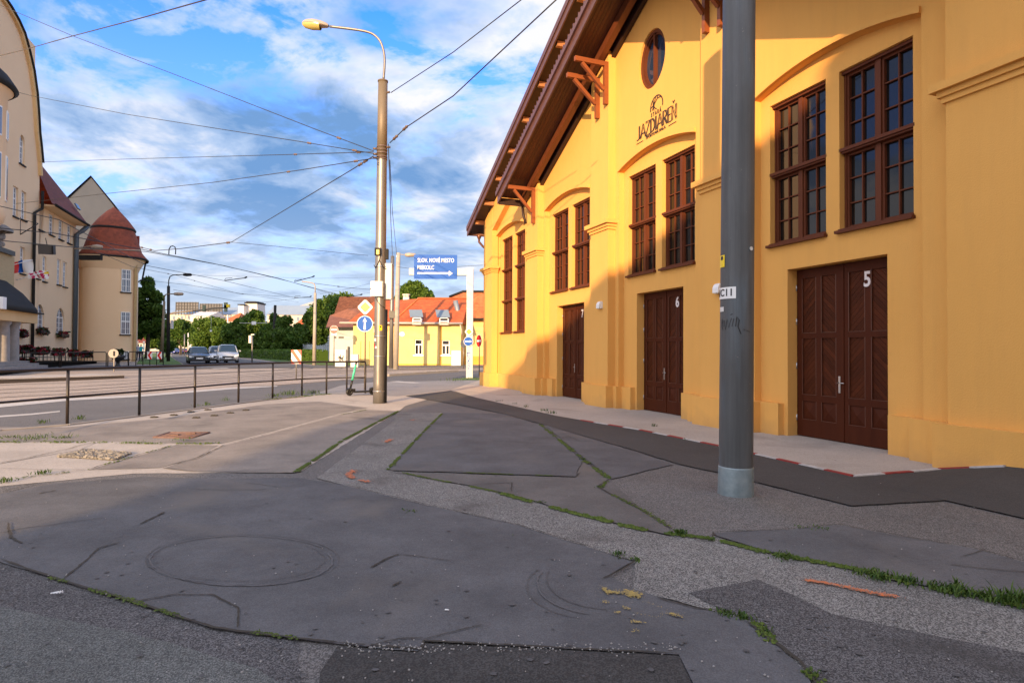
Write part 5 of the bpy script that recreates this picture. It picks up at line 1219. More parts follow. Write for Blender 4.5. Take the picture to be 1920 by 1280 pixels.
# ================= CARS =================
def car(px, py, w_px, label, paint, yaw=0., Lc=4.5, Wc=1.8, Hc=1.45, suv=False, name='car'):
    b = G(px, py); o = thing(name, label, 'car', b+Vector((0, 0, 0)), yaw)
    PM = mat('car_paint', paint, .25, .35, coat=.7)
    hw = Wc/2; m = MB(); m.smooth = True
    hood = .98 if suv else .86; belt = 1.08 if suv else .95
    # stations along y (front is -y): y, z low, z top, half width
    st = [(-Lc/2, .45, .58, hw*.72), (-Lc/2+.05, .28, .70, hw*.88), (-Lc/2+.25, .22, hood-.10, hw*.97), (-Lc/2+.7, .22, hood-.02, hw), (-Lc/2+1.25, .2, belt-.02, hw), (0, .2, belt, hw), (Lc/2-.8, .22, belt+.02, hw), (Lc/2-.15, .3, belt, hw*.95), (Lc/2, .45, .8, hw*.8)]
    vs = []
    for y, z0, z1, w in st:
        zm = (z0+z1)/2
        vs += [(-w*.8, y, z0), (-w*.98, y, z0+.08), (-w, y, zm), (-w*.985, y, z1-.10), (-w*.90, y, z1-.01), (0, y, z1+.03), (w*.90, y, z1-.01), (w*.985, y, z1-.10), (w, y, zm), (w*.98, y, z0+.08), (w*.8, y, z0)]
    n = 11; k = len(st)
    m.add(vs, [(i*n+j, (i+1)*n+j, (i+1)*n+(j+1) % n, i*n+(j+1) % n) for i in range(k-1) for j in range(n)]+[tuple(range(n)), tuple((k-1)*n+j for j in reversed(range(n)))])
    obj('body', m, PM, o)
    cb_ = [(-Lc/2+1.15, belt-.03, hw*.88), (-Lc/2+1.9, Hc-.05, hw*.68), (-Lc/2+2.3, Hc, hw*.70), (Lc/2-1.3 if not suv else Lc/2-.7, Hc-.02, hw*.68), (Lc/2-.5 if not suv else Lc/2-.2, belt, hw*.85)]
    g = MB(); g.smooth = False; vs = []
    for y, z, w in cb_: vs += [(-hw*.90, y, belt-.05), (-w, y, z-.02), (-w*.8, y, z+.01), (w*.8, y, z+.01), (w, y, z-.02), (hw*.90, y, belt-.05)]
    g.add(vs, [(i*6+j, (i+1)*6+j, (i+1)*6+(j+1) % 6, i*6+(j+1) % 6) for i in range(4) for j in range(6)]+[tuple(range(6)), tuple(24+j for j in reversed(range(6)))])
    obj('windows', g, mat('car_glass', (.02, .04, .055), .06, spec=.9), o)
    r = MB(); r.smooth = True
    vs = []
    for y, z, w in cb_[1:4]: vs += [(-w-.012, y, z-.06), (-w*.8, y, z+.03), (w*.8, y, z+.03), (w+.012, y, z-.06)]
    r.add(vs, [(i*4+j, (i+1)*4+j, (i+1)*4+j+1, i*4+j+1) for i in range(2) for j in range(3)])
    y0, z0, w0_ = cb_[0]; y1, z1, w1_ = cb_[1]
    for s in (-1, 1): r.tube([(s*w0_, y0, z0), (s*w1_, y1, z1-.02)], .035, 6); r.tube([(s*cb_[3][2], cb_[3][0], cb_[3][1]-.04), (s*hw*.86, cb_[4][0], belt)], .05, 6); r.tube([(s*(w1_+.06), -Lc/2+2.35, Hc-.05), (s*hw*.93, -Lc/2+2.35, belt)], .03, 6)
    obj('roof', r, PM, o)
    for s in (-1, 1):
        for y in (-Lc/2+.85, Lc/2-.85):
            q = MB(); torus(q, (s*(hw-.10), y, .33), .23, .095, 1, 18, 8); t_ = obj('wheel', q, BLACK, o); q = MB(); q.disc((s*(hw-.02)-(.02 if s > 0 else 0), y, .33), .2, (1, 0, 0), .02); obj('rim', q, STEEL, t_)
        q = MB(); q.prism([(s*hw*.55, hood-.36), (s*hw*.92, hood-.30), (s*hw*.93, hood-.15), (s*hw*.60, hood-.24)], -Lc/2+.02, -Lc/2+.3, lambda x, y, d: (x, d, y)); obj('headlight', q, mat('headlight_glass', (.75, .78, .8), .15, spec=.9), o)
        q = MB(); q.cbox((s*(hw+.09), -Lc/2+1.45, belt+.03), (.18, .09, .13)); obj('mirror', q, PM, o)
    q = MB(); q.box((-hw*.5, -Lc/2-.02, .50), (hw*.5, -Lc/2+.1, .66)); q.box((-hw*.7, -Lc/2+.0, .27), (hw*.7, -Lc/2+.12, .40)); obj('grille', q, BLACK, o)
    q = MB(); q.box((-.26, -Lc/2-.045, .42), (.26, -Lc/2-.02, .53)); obj('number_plate', q, WHITE, o)
    return o
c1 = car(371, 681, 38, 'dark grey saloon car driving toward us, left of the other cars on the road', (.06, .075, .09), R_(31), Wc=1.72)
c3 = car(407, 680, 30, 'white car mostly hidden behind the silver off-roader', (.65, .66, .68), R_(29), 4.3, 1.65, 1.5)
c2 = car(426, 680.5, 36, 'silver off-road car driving toward us, rightmost on the road', (.42, .45, .50), R_(27), 4.5, 1.8, 1.65, True)
# ================= THE TOWN BUILDING ON THE LEFT =================
LF = Frame(math.atan(410/F), 0, 1)
LF.nin = Vector((-math.cos(math.atan(410/F)), -math.sin(math.atan(410/F)), 0)); LF.nin = Vector((-.9394, -.3409, 0))
# facade plane passes the grey downpipe by the tower, 56 m off
pp = at(138, 660, 56.); LF.dx = Vector((-.3409, .9394, 0)); LF.D = pp.x*LF.nin.x+pp.y*LF.nin.y
LF.s0 = LF.W(60, 600)[0]; LF.z0 = .35
fl = LF.l; g3 = lambda s, z, t: fl(s, t, z)
th_ = thing('town_building', 'cream town building with curved gable, columned portal, dark red roof and rows of windows', 'building', mat=LF.M())
LW = lambda px, py, t=0.: LF.W(px, py, t)
sA = LW(0, 600)[0]-9; s1 = LW(60, 600)[0]; s2 = LW(138, 600)[0]
# curved gable outline of the near block
gp_ = [(74, 390), (74, 330), (73, 306), (70, 275), (67, 250), (65, 215), (62, 175), (56, 132), (47, 94), (38, 62), (27, 38), (12, 12), (0, -5)]
gc = [LW(x, y, .0) for x, y in gp_]
gsm = gc[0][0]
# ---- near block wall
q = MB(); zt = max(z for s, z in gc)
outl = [(sA, .0), (gsm, .0)]+[(s, z) for s, z in gc]+[(gc[-1][0]-3, gc[-1][1]+.9), (sA, gc[-1][1]+1.2)]
holes = []; WN = []
def winrect(px0, px1, py0, py1, t=0.):
    a = LW(px0, py0, t); c = LW(px1, py1, t); zt_ = (LW(px0, py0)[1]+LW(px1, py0+(py0-654)*0)[1])/2
    return (a[0], LW(px1, py1)[1] if False else LW(px0, py1)[1], c[0], LW(px0, py0)[1])
def warch(r, n=8):
    s0_, z0_, s1_, z1_ = r; c = (s0_+s1_)/2; hw = (s1_-s0_)/2; zz = z1_-hw*1.25
    return [(s0_, z0_), (s1_, z0_), (s1_, zz)]+[(c+hw*math.cos(math.pi*i/n), zz+hw*1.25*math.sin(math.pi*i/n)) for i in range(1, n)]+[(s0_, zz)]
rect = lambda r: [(r[0], r[1]), (r[2], r[1]), (r[2], r[3]), (r[0], r[3])]
RECTS = [winrect(25, 33.5, 348, 405), winrect(40.5, 48.5, 357, 411), winrect(38, 46, 462, 512)]
ARCHES = [winrect(37, 46, 250, 306), winrect(34, 42, 568, 622)]
holes = [rect(r) for r in RECTS]+[warch(r) for r in ARCHES]
plate(q, outl, holes, g3, 0, -.6)
q.box(fl(sA, -.45, 0), fl(gsm, -.6, zt))
# gable block body going back
q.prism([(sA, 0), (gsm-1.3, 0)]+[(s-1.3, z-1.2) for s, z in gc[2:]]+[(sA, gc[-1][1]+.3)], -.6, -9, g3)
obj('wall', q, CREAM, th_)
# gable edge moulding
q = MB(); e = gc
q2 = [(s-.28, z-.05) for s, z in e]
stroke2(q, [(s-.10, z) for s, z in e[1:]], .30, lambda x, z, d: fl(x, d, z), -.02, .22); obj('gable_moulding', q, CREAM2, th_)
q = MB(); stroke2(q, [(s+.08, z+.05) for s, z in e[2:]], .12, lambda x, z, d: fl(x, d, z), -.7, .34); obj('gable_coping', q, DARKM, th_)
# ---- long wing
zE = LW(93, 380, .9)[1]        # eaves
q = MB(); W2 = []
TOPR = [(73, 82, 388, 430), (93, 101, 400, 439), (111, 118, 411, 448), (127, 134, 421, 455)]
MIDR = [(69, 74, 471, 522), (81, 87, 480, 527), (108, 114, 485, 533), (119, 125, 490, 537)]
ARC = [(68, 83, 569, 617), (107, 121, 576, 624)]
R1_ = [winrect(*r) for r in TOPR+MIDR]; R2_ = [winrect(*r) for r in ARC]
plate(q, [(gsm+.0, 0), (s2+.3, 0), (s2+.3, zE), (gsm+.0, zE)], [rect(r) for r in R1_]+[warch(r) for r in R2_], g3, -.03, -.6)
q.box(fl(gsm, -.45, 0), fl(s2+.2, -.6, zE)); q.prism([(gsm, 0), (s2+3, 0), (s2+3, zE), (gsm, zE)], -.62, -12, g3)
obj('wing_wall', q, CREAM, th_)
# windows: white frames, pale glass, sills
def lwin(r, arched=False, t=-.13, parent=None):
    s0_, z0_, s1_, z1_ = r; m = MB(); e_ = .09; sm_ = (s0_+s1_)/2; zm_ = z0_+(z1_-z0_)*.6
    for a in ((s0_, z0_, s0_+e_, z1_), (s1_-e_, z0_, s1_, z1_), (s0_+e_, z0_, s1_-e_, z0_+e_), (s0_+e_, z1_-e_, s1_-e_, z1_), (sm_-.05, z0_+e_, sm_+.05, z1_-e_), (s0_+e_, zm_, sm_-.05, zm_+.09), (sm_+.05, zm_, s1_-e_, zm_+.09)):
        if arched and a == (s0_+e_, z1_-e_, s1_-e_, z1_): continue
        m.box(fl(a[0], t-.06, a[1]), fl(a[2], t, a[3]))
    for k in (.2, .4, .8):
        z_ = z0_+(z1_-z0_)*k; m.box(fl(s0_+e_, t-.05, z_), fl(s1_-e_, t-.015, z_+.03))
    o = obj('window', m, WHITE, th_)
    g = MB(); g.quad(fl(s0_+.02, t-.04, z0_+.02), fl(s1_-.02, t-.04, z0_+.02), fl(s1_-.02, t-.04, z1_-.02), fl(s0_+.02, t-.04, z1_-.02)); obj('glass', g, LGLASS, o)
    g = MB(); g.box(fl(s0_-.08, -.05, z0_-.10), fl(s1_+.08, .10, z0_)); obj('sill', g, DARKM, o)
    return o
for r in RECTS+R1_: lwin(r)
for r in ARCHES+R2_: lwin(r, True)
# eaves, gutter, roof of the wing
zr_ = zE+6.6
q = MB(); rn = LW(66, 306, -2.4); rf_ = LW(131, 376, -1.2); e0 = (gsm-.6, 1.0); e1 = (s2+.25, 1.0)
q.add([fl(e0[0], 1.0, zE), fl(e1[0], 1.0, zE), fl(rf_[0], -1.2, rf_[1]), fl(rn[0]-1.5, -2.4, rn[1]+.8), fl(rn[0]-1.5, -9, zE+2), fl(e1[0]+1, -9, zE), fl(e0[0], .6, zE+.12), fl(e1[0], .6, zE+.12)], [(0, 1, 2, 3), (3, 2, 4), (2, 5, 4), (1, 5, 2)]); obj('roof', q, TILED, th_)
q = MB(); d_ = rf_[0]-2.2; zz_ = zE+(rf_[1]-zE)*.52; q.cbox(fl(d_, .05, zz_+.3), (.9, .5, .12), 0, 1.1); obj('roof_window', q, LGLASS, th_)
q = MB(); q.box(fl(gsm+.1, -.02, zE-.12), fl(s2+.1, .98, zE-.004)); obj('eaves_soffit', q, CREAM, th_)
q = MB(); q.smooth = True; q.tube([fl(gsm+.1, 1.05, zE+.0), fl(s2+.2, 1.05, zE+.0)], .11, 10); obj('gutter', q, DARKM, th_)
q = MB(); q.smooth = True
sp = LW(61, 600, .15)[0]; q.tube([fl(gsm-.05, .2, zE+1.0), fl(gsm-.05, .2, zE-.4), fl(sp+.1, .14, zE-1), fl(sp+.1, .14, .1)], .11, 10)
obj('downpipe', q, DARKM, th_)
q = MB(); q.smooth = True; q.tube([fl(s2-.0, 1.0, zE-.1), fl(s2-.1, .6, zE-.6), fl(s2-.25, .2, zE-1), fl(s2-.25, .2, .1)], .20, 10); obj('downpipe', q, mat('blue_grey_pipe', (.10, .13, .16), .5, .3), th_)
# round oriel with a dark domed roof at the picture's edge
so = LW(2, 300, 1.0)[0]-2.9; q = MB()
zo0, zo1 = LW(8, 420, 1.)[1], LW(30, 218, 1.2)[1]
q.lathe([(1.2, zo0-1.6), (2.3, zo0-.5), (2.45, zo0), (2.4, zo0+.3), (2.4, zo1-.3), (2.7, zo1)], c=fl(so-.5, 0, LF.z0*2)[:2]+(-LF.z0,), n=32); obj('oriel', q, CREAM, th_)
q = MB(); q.lathe([(2.75, zo1-.02), (2.95, zo1+.15), (2.85, zo1+.35), (2.5, zo1+.9), (1.9, zo1+1.5), (1.0, zo1+2.0), (0, zo1+2.2)], c=fl(so-.5, 0, LF.z0*2)[:2]+(-LF.z0,), n=32); obj('oriel_roof', q, DARKM, th_)
oc_ = Vector(fl(so-.5, 0, 0)); 
for ang in (-.25, .25, .72):
    for (a, c_) in ((zo0+.8, zo0+3.6), (zo0+4.6, zo1-1.2)):
        if c_-a < 1: continue
        d_ = Vector((math.sin(ang), -math.cos(ang), 0)); m4 = Matrix.Translation(Vector((oc_.x, oc_.y, -LF.z0))+d_*2.38) @ Matrix.Rotation(ang, 4, 'Z')
        m = MB(); m.box((-.26, -.06, a), (.26, .05, c_), m4); o = obj('window', m, WHITE, th_); m = MB(); m.box((-.21, -.08, a+.1), (-.03, -.04, c_-.1), m4); m.box((.03, -.08, a+.1), (.21, -.04, c_-.1), m4); obj('glass', m, LGLASS, o)
# balcony block with weathered stone carving round its window
q = MB(); a = LW(0, 545, 1.2); c = LW(24, 480, 1.2)
q.box(fl(a[0]-4, .0, a[1]+.4), fl(c[0], 1.3, LW(24, 482, 1.2)[1])); obj('balcony', q, mat('pale_brickwork', (.52, .40, .22), .9, col2=(.40, .30, .16), nscale=3, stretch=(1, 1, 6)), th_)
q = MB(); zb0 = LW(24, 482, 1.2)[1]; zb1 = LW(30, 432, .5)[1]; ss = LW(12, 470, .8)[0]
for k in range(26):
    u = random.random(); zz = zb0+(zb1-zb0)*u; q.smooth = True
    q.lathe([(0, -.2), (.16, -.12), (.2, .0), (.14, .14), (0, .2)], c=fl(ss+random.uniform(-.4, 1.0)*(.6+.4*u), random.uniform(.1, .45), zz), n=8)
q.box(fl(ss-.4, -.02, zb0), fl(ss+.5, .3, zb1-.5)); q.lathe([(0.9, -.15), (.9, .0), (.5, .3), (0, .4)], c=fl(ss+.4, .1, zb1-.3), n=14); obj('stone_carving', q, STONE, th_)
q = MB(); q.cbox(fl(LW(5, 480, 1.4)[0], 1.35, zb0+.15), (3.2, .3, .3)); fo = obj('flower_box', q, BLACK, th_)
# portal: dark canopy on stone columns
q = MB(); sc0 = LW(0, 560, 3)[0]-5; scE = LW(66, 555, 2.0)[0]; zc_ = LW(66, 557, 2.0)[1]
n_ = 14; vs = []; prof = [(0, .0, .0), (.12, .35, .02), (.35, .55, .25), (.7, .8, .65), (1.0, .95, .9)]
zcb = LW(0, 568, 3.)[1]; zct = LW(0, 520, .2)[1]
q.smooth = True
for i in range(n_+1):
    u = i/n_; s_ = sc0+(scE-sc0)*u; ed = (max(0, (u-.78)/.22))**2
    T = 3.0*(1-ed*.75)
    for k_, (tt, zz) in enumerate(((T, zcb-.30), (T+.08, zcb-.12), (T, zcb+.05), (T*.75, zcb+(zct-zcb)*.45*(1-ed*.6)), (T*.45, zcb+(zct-zcb)*.8*(1-ed*.7)), (.05, zcb+(zct-zcb)*(1-ed*.85)))):
        vs.append(fl(s_, tt, zz))
q.add(vs, [(i*6+j, (i+1)*6+j, (i+1)*6+j+1, i*6+j+1) for i in range(n_) for j in range(5)])
q.smooth = False
q.box(fl(sc0, .0, zcb-.30), fl(scE-1.1, 2.9, zcb-.22)); obj('canopy', q, DARKM, th_)
q = MB(); q.box(fl(sc0, .1, zcb-.95), fl(scE-1.6, 2.7, zcb-.30)); obj('entablature', q, CREAM2, th_)
for px in (6, 24):
    cs = LW(px, 600, 2.2); q = MB(); q.smooth = True
    q.lathe([(.45, 0), (.45, .3), (.36, .4), (.34, 2.5), (.31, zcb-1.25-LF.z0), (.42, zcb-1.1-LF.z0), (.42, zcb-.95-LF.z0)], c=fl(cs[0], 2.2, LF.z0), n=20); obj('column', q, STONE, th_)
q = MB(); sd = LW(12, 600)[0]; q.box(fl(sd-1.4, .0, .3), fl(sd+.7, .05, zcb-1.4)); obj('door', q, DOORW, th_)
q = MB(); cs = LW(30, 600, 2)[0]
for k in range(3): q.box(fl(sc0, .0, LF.z0-.1), fl(cs+.3*(2-k)+.0, 2.8+.4*(2-k), LF.z0+.15*(k+1)))
obj('steps', q, STONE, th_)
q = MB(); a = LW(3, 565, 3.2); q.cbox(fl(a[0], 3.2, LW(3, 568, 3.2)[1]), (.5, .3, .7)); obj('portal_lamp', q, WHITE, th_)
# window bracket and hanging loudspeaker-like floodlight are things of their own
# ---- tower (rounded square plan) with bell roof
tc_ = at(203, 655, 60.); tc_.z = .45
tw = thing('round_tower', 'cream round corner tower with red bell-shaped tiled roof and white windows', 'tower', tc_)
def ring_se(r, ex, z, n=44, rx=1., cx=0.):
    out = []; cx = cx*59.5*.831/F
    for i in range(n):
        a = 2*math.pi*i/n+.3; c, s = math.cos(a), math.sin(a); k = (abs(c)**ex+abs(s)**ex)**(-1/ex); out.append((r*k*c*rx+cx, r*k*s, z))
    return out
def loft(rings, mtop=True):
    m = MB(); m.smooth = True; n = len(rings[0]); vs = [p for r in rings for p in r]
    m.add(vs, [(i*n+j, i*n+(j+1) % n, (i+1)*n+(j+1) % n, (i+1)*n+j) for i in range(len(rings)-1) for j in range(n)]); return m
PHI = math.atan(757/F); CP = math.cos(PHI); tz = lambda py: at(203, py, 57.6).z-tc_.z
tw.rotation_euler = (0, 0, PHI); ROOT[tw.name] = Matrix.Translation(tc_) @ Matrix.Rotation(PHI, 4, 'Z')
def wd(px): return px*59.5*CP/F       # breadth across the line of sight
RW = wd(56)
m = loft([ring_se(RW, 2.8, z) for z in (-.3, tz(480))]); obj('wall', m, CREAM, tw)
m = loft([ring_se(RW*1.01, 2.8, tz(502)), ring_se(RW*1.05, 2.8, tz(497)), ring_se(RW*1.25, 2.6, tz(479))]); obj('eaves_soffit', m, CREAM, tw)
m = loft([ring_se(wd(a), e_, tz(y), cx=6.) for a, e_, y in ((68, 2.6, 480), (68, 2.6, 476), (63, 2.55, 471), (57, 2.5, 464), (53, 2.4, 452), (48, 2.3, 438), (44, 2.2, 427), (41, 2.2, 420))]); TILT = tiles('old_red_roof_tiles', (.20, .045, .022), (.28, .065, .03), .22); obj('roof_drum', m, TILT, tw)
m = loft([ring_se(wd(a), 2.1, tz(y), cx=6.5) for a, y in ((43.5, 421), (43, 418), (29, 401), (14, 386), (.3, 376))]); obj('roof', m, TILT, tw)
m = loft([ring_se(wd(a), 2.1, tz(y), cx=6.5) for a, y in ((43.6, 423), (44.6, 421), (43.6, 419))]); obj('roof_band', m, DARKM, tw)
m = MB(); pts = ring_se(wd(68.6), 2.6, tz(479), cx=6.); m.tube(pts+[pts[0]], .10, 8); obj('gutter', m, DARKM, tw)
for (y0, y1, nm) in ((502, 545, 'window'), (583, 626, 'window'), (658, 673, 'window')):
    x0_, x1_ = wd(224-203), wd((243 if y0 < 650 else 241)-203); z0_, z1_ = tz(y1), tz(y0); xm_ = (x0_+x1_)/2; hw_ = (x1_-x0_)/2
    R3 = ring_se(RW, 2.8, 0, 720); fr = lambda x: min(R3, key=lambda p: abs(p[0]-x)+(100 if p[1] > 0 else 0))
    pa, pb_ = fr(x0_), fr(x1_); rot = math.atan2(pb_[1]-pa[1], pb_[0]-pa[0]); m4 = Matrix.Translation(((pa[0]+pb_[0])/2, (pa[1]+pb_[1])/2-.02, 0)) @ Matrix.Rotation(rot, 4, 'Z')
    m = MB(); e_ = .07
    for b_ in ((-hw_, z0_, -hw_+e_, z1_), (hw_-e_, z0_, hw_, z1_), (-hw_+e_, z0_, hw_-e_, z0_+e_), (-hw_+e_, z1_-e_, hw_-e_, z1_), (-.04, z0_+e_, .04, z1_-e_), (-hw_+e_, z0_+(z1_-z0_)*.55, -.04, z0_+(z1_-z0_)*.6), (.04, z0_+(z1_-z0_)*.55, hw_-e_, z0_+(z1_-z0_)*.6)):
        m.box((b_[0], -.09, b_[1]), (b_[2], .06, b_[3]), m4)
    for kx in (-.5, .5): m.box((kx*hw_-.012, -.075, z0_+e_), (kx*hw_+.012, 0, z1_-e_), m4)
    for kz in (.25, .8): m.box((-hw_+e_, -.078, z0_+(z1_-z0_)*kz), (hw_-e_, 0, z0_+(z1_-z0_)*kz+.03), m4)
    o = obj(nm, m, WHITE, tw); m = MB(); m.box((-hw_+.03, -.05, z0_+.03), (hw_-.03, .05, z1_-.03), m4); obj('glass', m, LGLASS, o); m = MB(); m.box((-hw_-.08, -.16, z0_-.1), (hw_+.08, .05, z0_-.003), m4); obj('sill', m, DARKM, o)
m = MB(); m.smooth = True; m.tube([(wd(70), .2, tz(482)), (wd(64), .2, tz(515)), (wd(52), .2, tz(522))], .08, 8); obj('downpipe', m, DARKM, tw)
m = MB(); m.box((wd(50), .8, tz(470)), (wd(58), 1.8, tz(426))); obj('chimney', m, mat('dark_red_brick', (.20, .03, .025), .9), tw)
m = MB(); m.box((wd(47), -RW*.80, -.3), (wd(52.5), RW*.5, tz(482))); obj('corner_quoin', m, mat('quoin_brickwork', (.50, .36, .18), .9, col2=(.40, .28, .13), nscale=2, stretch=(.3, .3, 5)), tw)
# side annexe of the tower, quoined right edge
# grey gable behind
g0 = at(170, 332, 72); gg = thing('grey_gable_building', 'windowless grey rendered gable end rising behind the red tower roof', 'building', (g0.x, 72, .4))
P_ = [at(x, y, 72) for x, y in ((120, 378), (170, 332), (213, 385), (246, 428))]
q = MB(); pl_ = [(p.x-g0.x, p.z-.4) for p in P_]; pl_ = [(pl_[0][0]-1, 0)]+[(pl_[0][0]-1, pl_[0][1]-1)]+pl_+[(pl_[-1][0], 0)]
q.prism(pl_, 0, 6, lambda x, z, d: (x-.72*d, d, z)); obj('wall', q, mat('grey_render', (.045, .055, .075), .9, col2=(.06, .07, .09), nscale=.6), gg)  # render darkened and blued so the sunlit wall looks shaded
q = MB(); stroke2(q, [(x, z+.08) for x, z in pl_[1:-1]], .16, lambda x, z, d: (x-.72*d, d, z), -.15, 6.1); obj('verge', q, DARKM, gg)
# ---- flags
def flag(px, py, w_, h_, cols, label, t=1.6, vert=True, ang=-.5, sag=.3):
    s_, z_ = LW(px, py, t); o = LF.M() @ Vector(fl(s_, t, z_)); wall = LF.M() @ Vector(fl(s_-1.2, 0.05, z_-.9))
    r = thing('flag', label, 'flag', o)
    q = MB(); q.tube([wall-o, Vector((0, 0, 0))], .025, 8); obj('flagpole', q, WHITE, r)
    q = MB(); nx, nz = 18, 9; q.smooth = True; d = (-wall+o); d.normalize()
    vs = []
    dirx = Vector((-.75, -.35, ang)).normalized()
    for i in range(nx+1):
        for j in range(nz+1):
            u, v = i/nx, j/nz; p = dirx*(u*w_)+Vector((0, 0, -v*h_*(1-.15*u)))+Vector((.03*math.sin(u*9+v*2), .07*math.sin(u*9+v*3), .03*math.sin(u*7+v*4)-sag*u*u)); vs.append(p)
    base = len(q.v); q.v += [tuple(p) for p in vs]
    for i in range(nx):
        for j in range(nz):
            q.f.append([i*(nz+1)+j, (i+1)*(nz+1)+j, (i+1)*(nz+1)+j+1, i*(nz+1)+j+1]); q.m.append(cols(i/nx, j/nz)); q.sm.append(True)
    obj('cloth', q, [WHITE, BLUE, RED, YELS, mat('magenta_red_cloth', (.5, .02, .10), .8)], r)
flag(61, 487, 1.15, .95, lambda u, v: 0 if u < .40 else (1 if u < .7 else 2), 'white, blue and red flag flying from the cream facade', ang=-.05, sag=.2)
flag(90, 508, 1.15, .60, lambda u, v: 3 if u < .2 and v < .4 else (4 if int(u*7+v*1.5) % 2 == 0 else 0), 'red and white striped flag with a yellow edge, on the cream facade beside the pipe', ang=.05, sag=.25)
# floodlight box hanging before the facade
s_, z_ = LW(88, 468, 1.2); o_ = LF.M() @ Vector(fl(s_, 1.2, z_)); fd = thing('floodlight', 'grey square floodlight hanging before the cream facade', 'floodlight', o_)
q = MB(); q.cbox((0, 0, 0), (.95, .6, .75), .35, .15); o2 = obj('housing', q, mat('grey_housing', (.10, .095, .09), .6), fd); q = MB(); q.cbox((.52, -.0, -.03), (.12, .5, .6), .35, .15); obj('glass', q, BLACK, o2)
q = MB(); q.tube([(0, 0, .38), (-.2, .1, .9)], .03, 6); q.tube([(0, 0, .3), (-1.2, .2, .4)], .03, 6); obj('bracket', q, BLACK, fd)
# iron bracket on the near block
s_, z_ = LW(38, 425, .0); o_ = LF.M() @ Vector(fl(s_, 0, z_)); ib = thing('wall_bracket', 'black iron bracket on the cream wall above the flags', 'wall bracket', o_)
q = MB(); n_ = Vector((.94, .34, 0)); q.tube([(0, 0, .7), (0, 0, -.6)], .03, 6); q.tube([(0, 0, -.6), n_*1.1+Vector((0, 0, .3))], .035, 6); q.tube([(0, 0, .55), n_*1.1+Vector((0, 0, .32))], .025, 6); obj('iron', q, BLACK, ib)
# flower boxes under the arched windows
FLW = leafmat('red_flowers', (.20, .006, .012), (.36, .02, .04), .2); LEAF_D = leafmat('dark_leaves', (.012, .028, .006), (.035, .06, .014), .2)
def flowers(center, dx, n, spread, hang=.3):
    q = MB()
    for i in range(n):
        p = Vector(center)+dx*random.uniform(-1, 1)*spread+Vector((max(-.15, min(.15, random.gauss(0, .08))), max(-.2, min(.2, random.gauss(0, .1))), random.uniform(-hang, .22)))
        q.cur = 1 if random.random() < .42 else 0; s = random.uniform(.04, .11); a = random.uniform(0, 6.28); b_ = random.uniform(-1, 1)
        u = Vector((math.cos(a), math.sin(a), b_)).normalized()*s; v = Vector((-math.sin(a), math.cos(a), random.uniform(-1, 1))).normalized()*s
        q.add([p-u-v, p+u-v, p+u+v, p-u+v], [(0, 1, 2, 3)])
    return q
for r, lb in ((ARCHES[1], 'dark flower box with red flowers under the arched window nearest the portal'), (R2_[0], 'dark flower box with red flowers under the middle arched window'), (R2_[1], 'dark flower box with red flowers under the arched window beside the tower')):
    c = LF.M() @ Vector(fl((r[0]+r[2])/2, .25, r[1]-.1)); t_ = thing('flower_box', lb, 'flower box', c, group='flower boxes under arched windows')
    q = MB(); q.cbox((0, 0, -.1), ((r[2]-r[0])*1.0, .25, .28), math.atan2(LF.dx.y, LF.dx.x)); obj('box', q, BLACK, t_)
    obj('plants', flowers((0, -.05, .05), LF.dx, 170, (r[2]-r[0])*.55, .35), [LEAF_D, FLW], t_)
# ramp railing full of geraniums before the facade
s0r, s1r = LW(36, 640, 3.4)[0], LW(148, 640, 3.4)[0]; T3 = 4.2
a = LF.M() @ Vector(fl(s0r, T3, LF.z0)); c = G(172, 684); a_ = at(32, 684, 40.5); c_ = at(174, 682, 53.)
a_.z = hz(0, 40); c_.z = .38
rr_ = thing('ramp_railing', 'black ramp railing hung with red flowers before the cream building', 'railing', a_)
dv = (c_-a_); zt0, zt1 = at(32, 652, 40.5).z, at(174, 663, 53.).z
for k, (f0, f1) in enumerate(((1, 1), (.55, .55), (.14, .12))):
    q = MB(); q.tube([(a_.x, a_.y, .3+(zt0-.3)*f0), (c_.x, c_.y, .4+(zt1-.4)*f1)], .03, 6); obj('rail', q, RAIL, rr_, True)
for i in range(22):
    p = a_.lerp(c_, i/21); q = MB(); q.tube([(p.x, p.y, .2), (p.x, p.y, .3+(zt0-.3)*(1-i/21)+(zt1-.4)*(i/21))], .035 if i % 3 == 0 else .018, 6); obj('post', q, RAIL, rr_, True)
q = MB(); q.add([(a_.x, a_.y+.5, .1), (c_.x, c_.y+.5, .1), (c_.x, c_.y+.5, .5), (a_.x, a_.y+.5, .75), (a_.x, a_.y+2.5, .1), (c_.x, c_.y+2.5, .1), (c_.x, c_.y+2.5, .5), (a_.x, a_.y+2.5, .75)], [(0, 1, 2, 3), (3, 2, 6, 7)]); obj('ramp', q, DARKM, rr_, True)
for i in range(5):
    p = a_.lerp(c_, .08+.21*i); zz = zt0+(zt1-zt0)*(.08+.21*i)
    q = MB(); q.cbox((p.x, p.y-.1, zz-.18), (1.25, .22, .2), math.atan2(dv.y, dv.x)); obj('planter', q, BLACK, rr_, True)
    obj('plants', flowers((p.x, p.y-.15, zz-.02), dv.normalized(), 380, .95, .30), [LEAF_D, FLW], rr_, True)
pb = at(41, 676, 40.); pb.z = .75; bs = thing('potted_shrub', 'low green and red potted shrub at the foot of the portal steps', 'plant', (pb.x, pb.y, .2))
q = flowers((0, 0, .55), Vector((1, 0, 0)), 600, .8, .4); obj('foliage', q, [LEAF_D, FLW], bs); q = MB(); q.lathe([(.25, 0), (.4, .35)], n=12); obj('pot', q, STONE, bs)
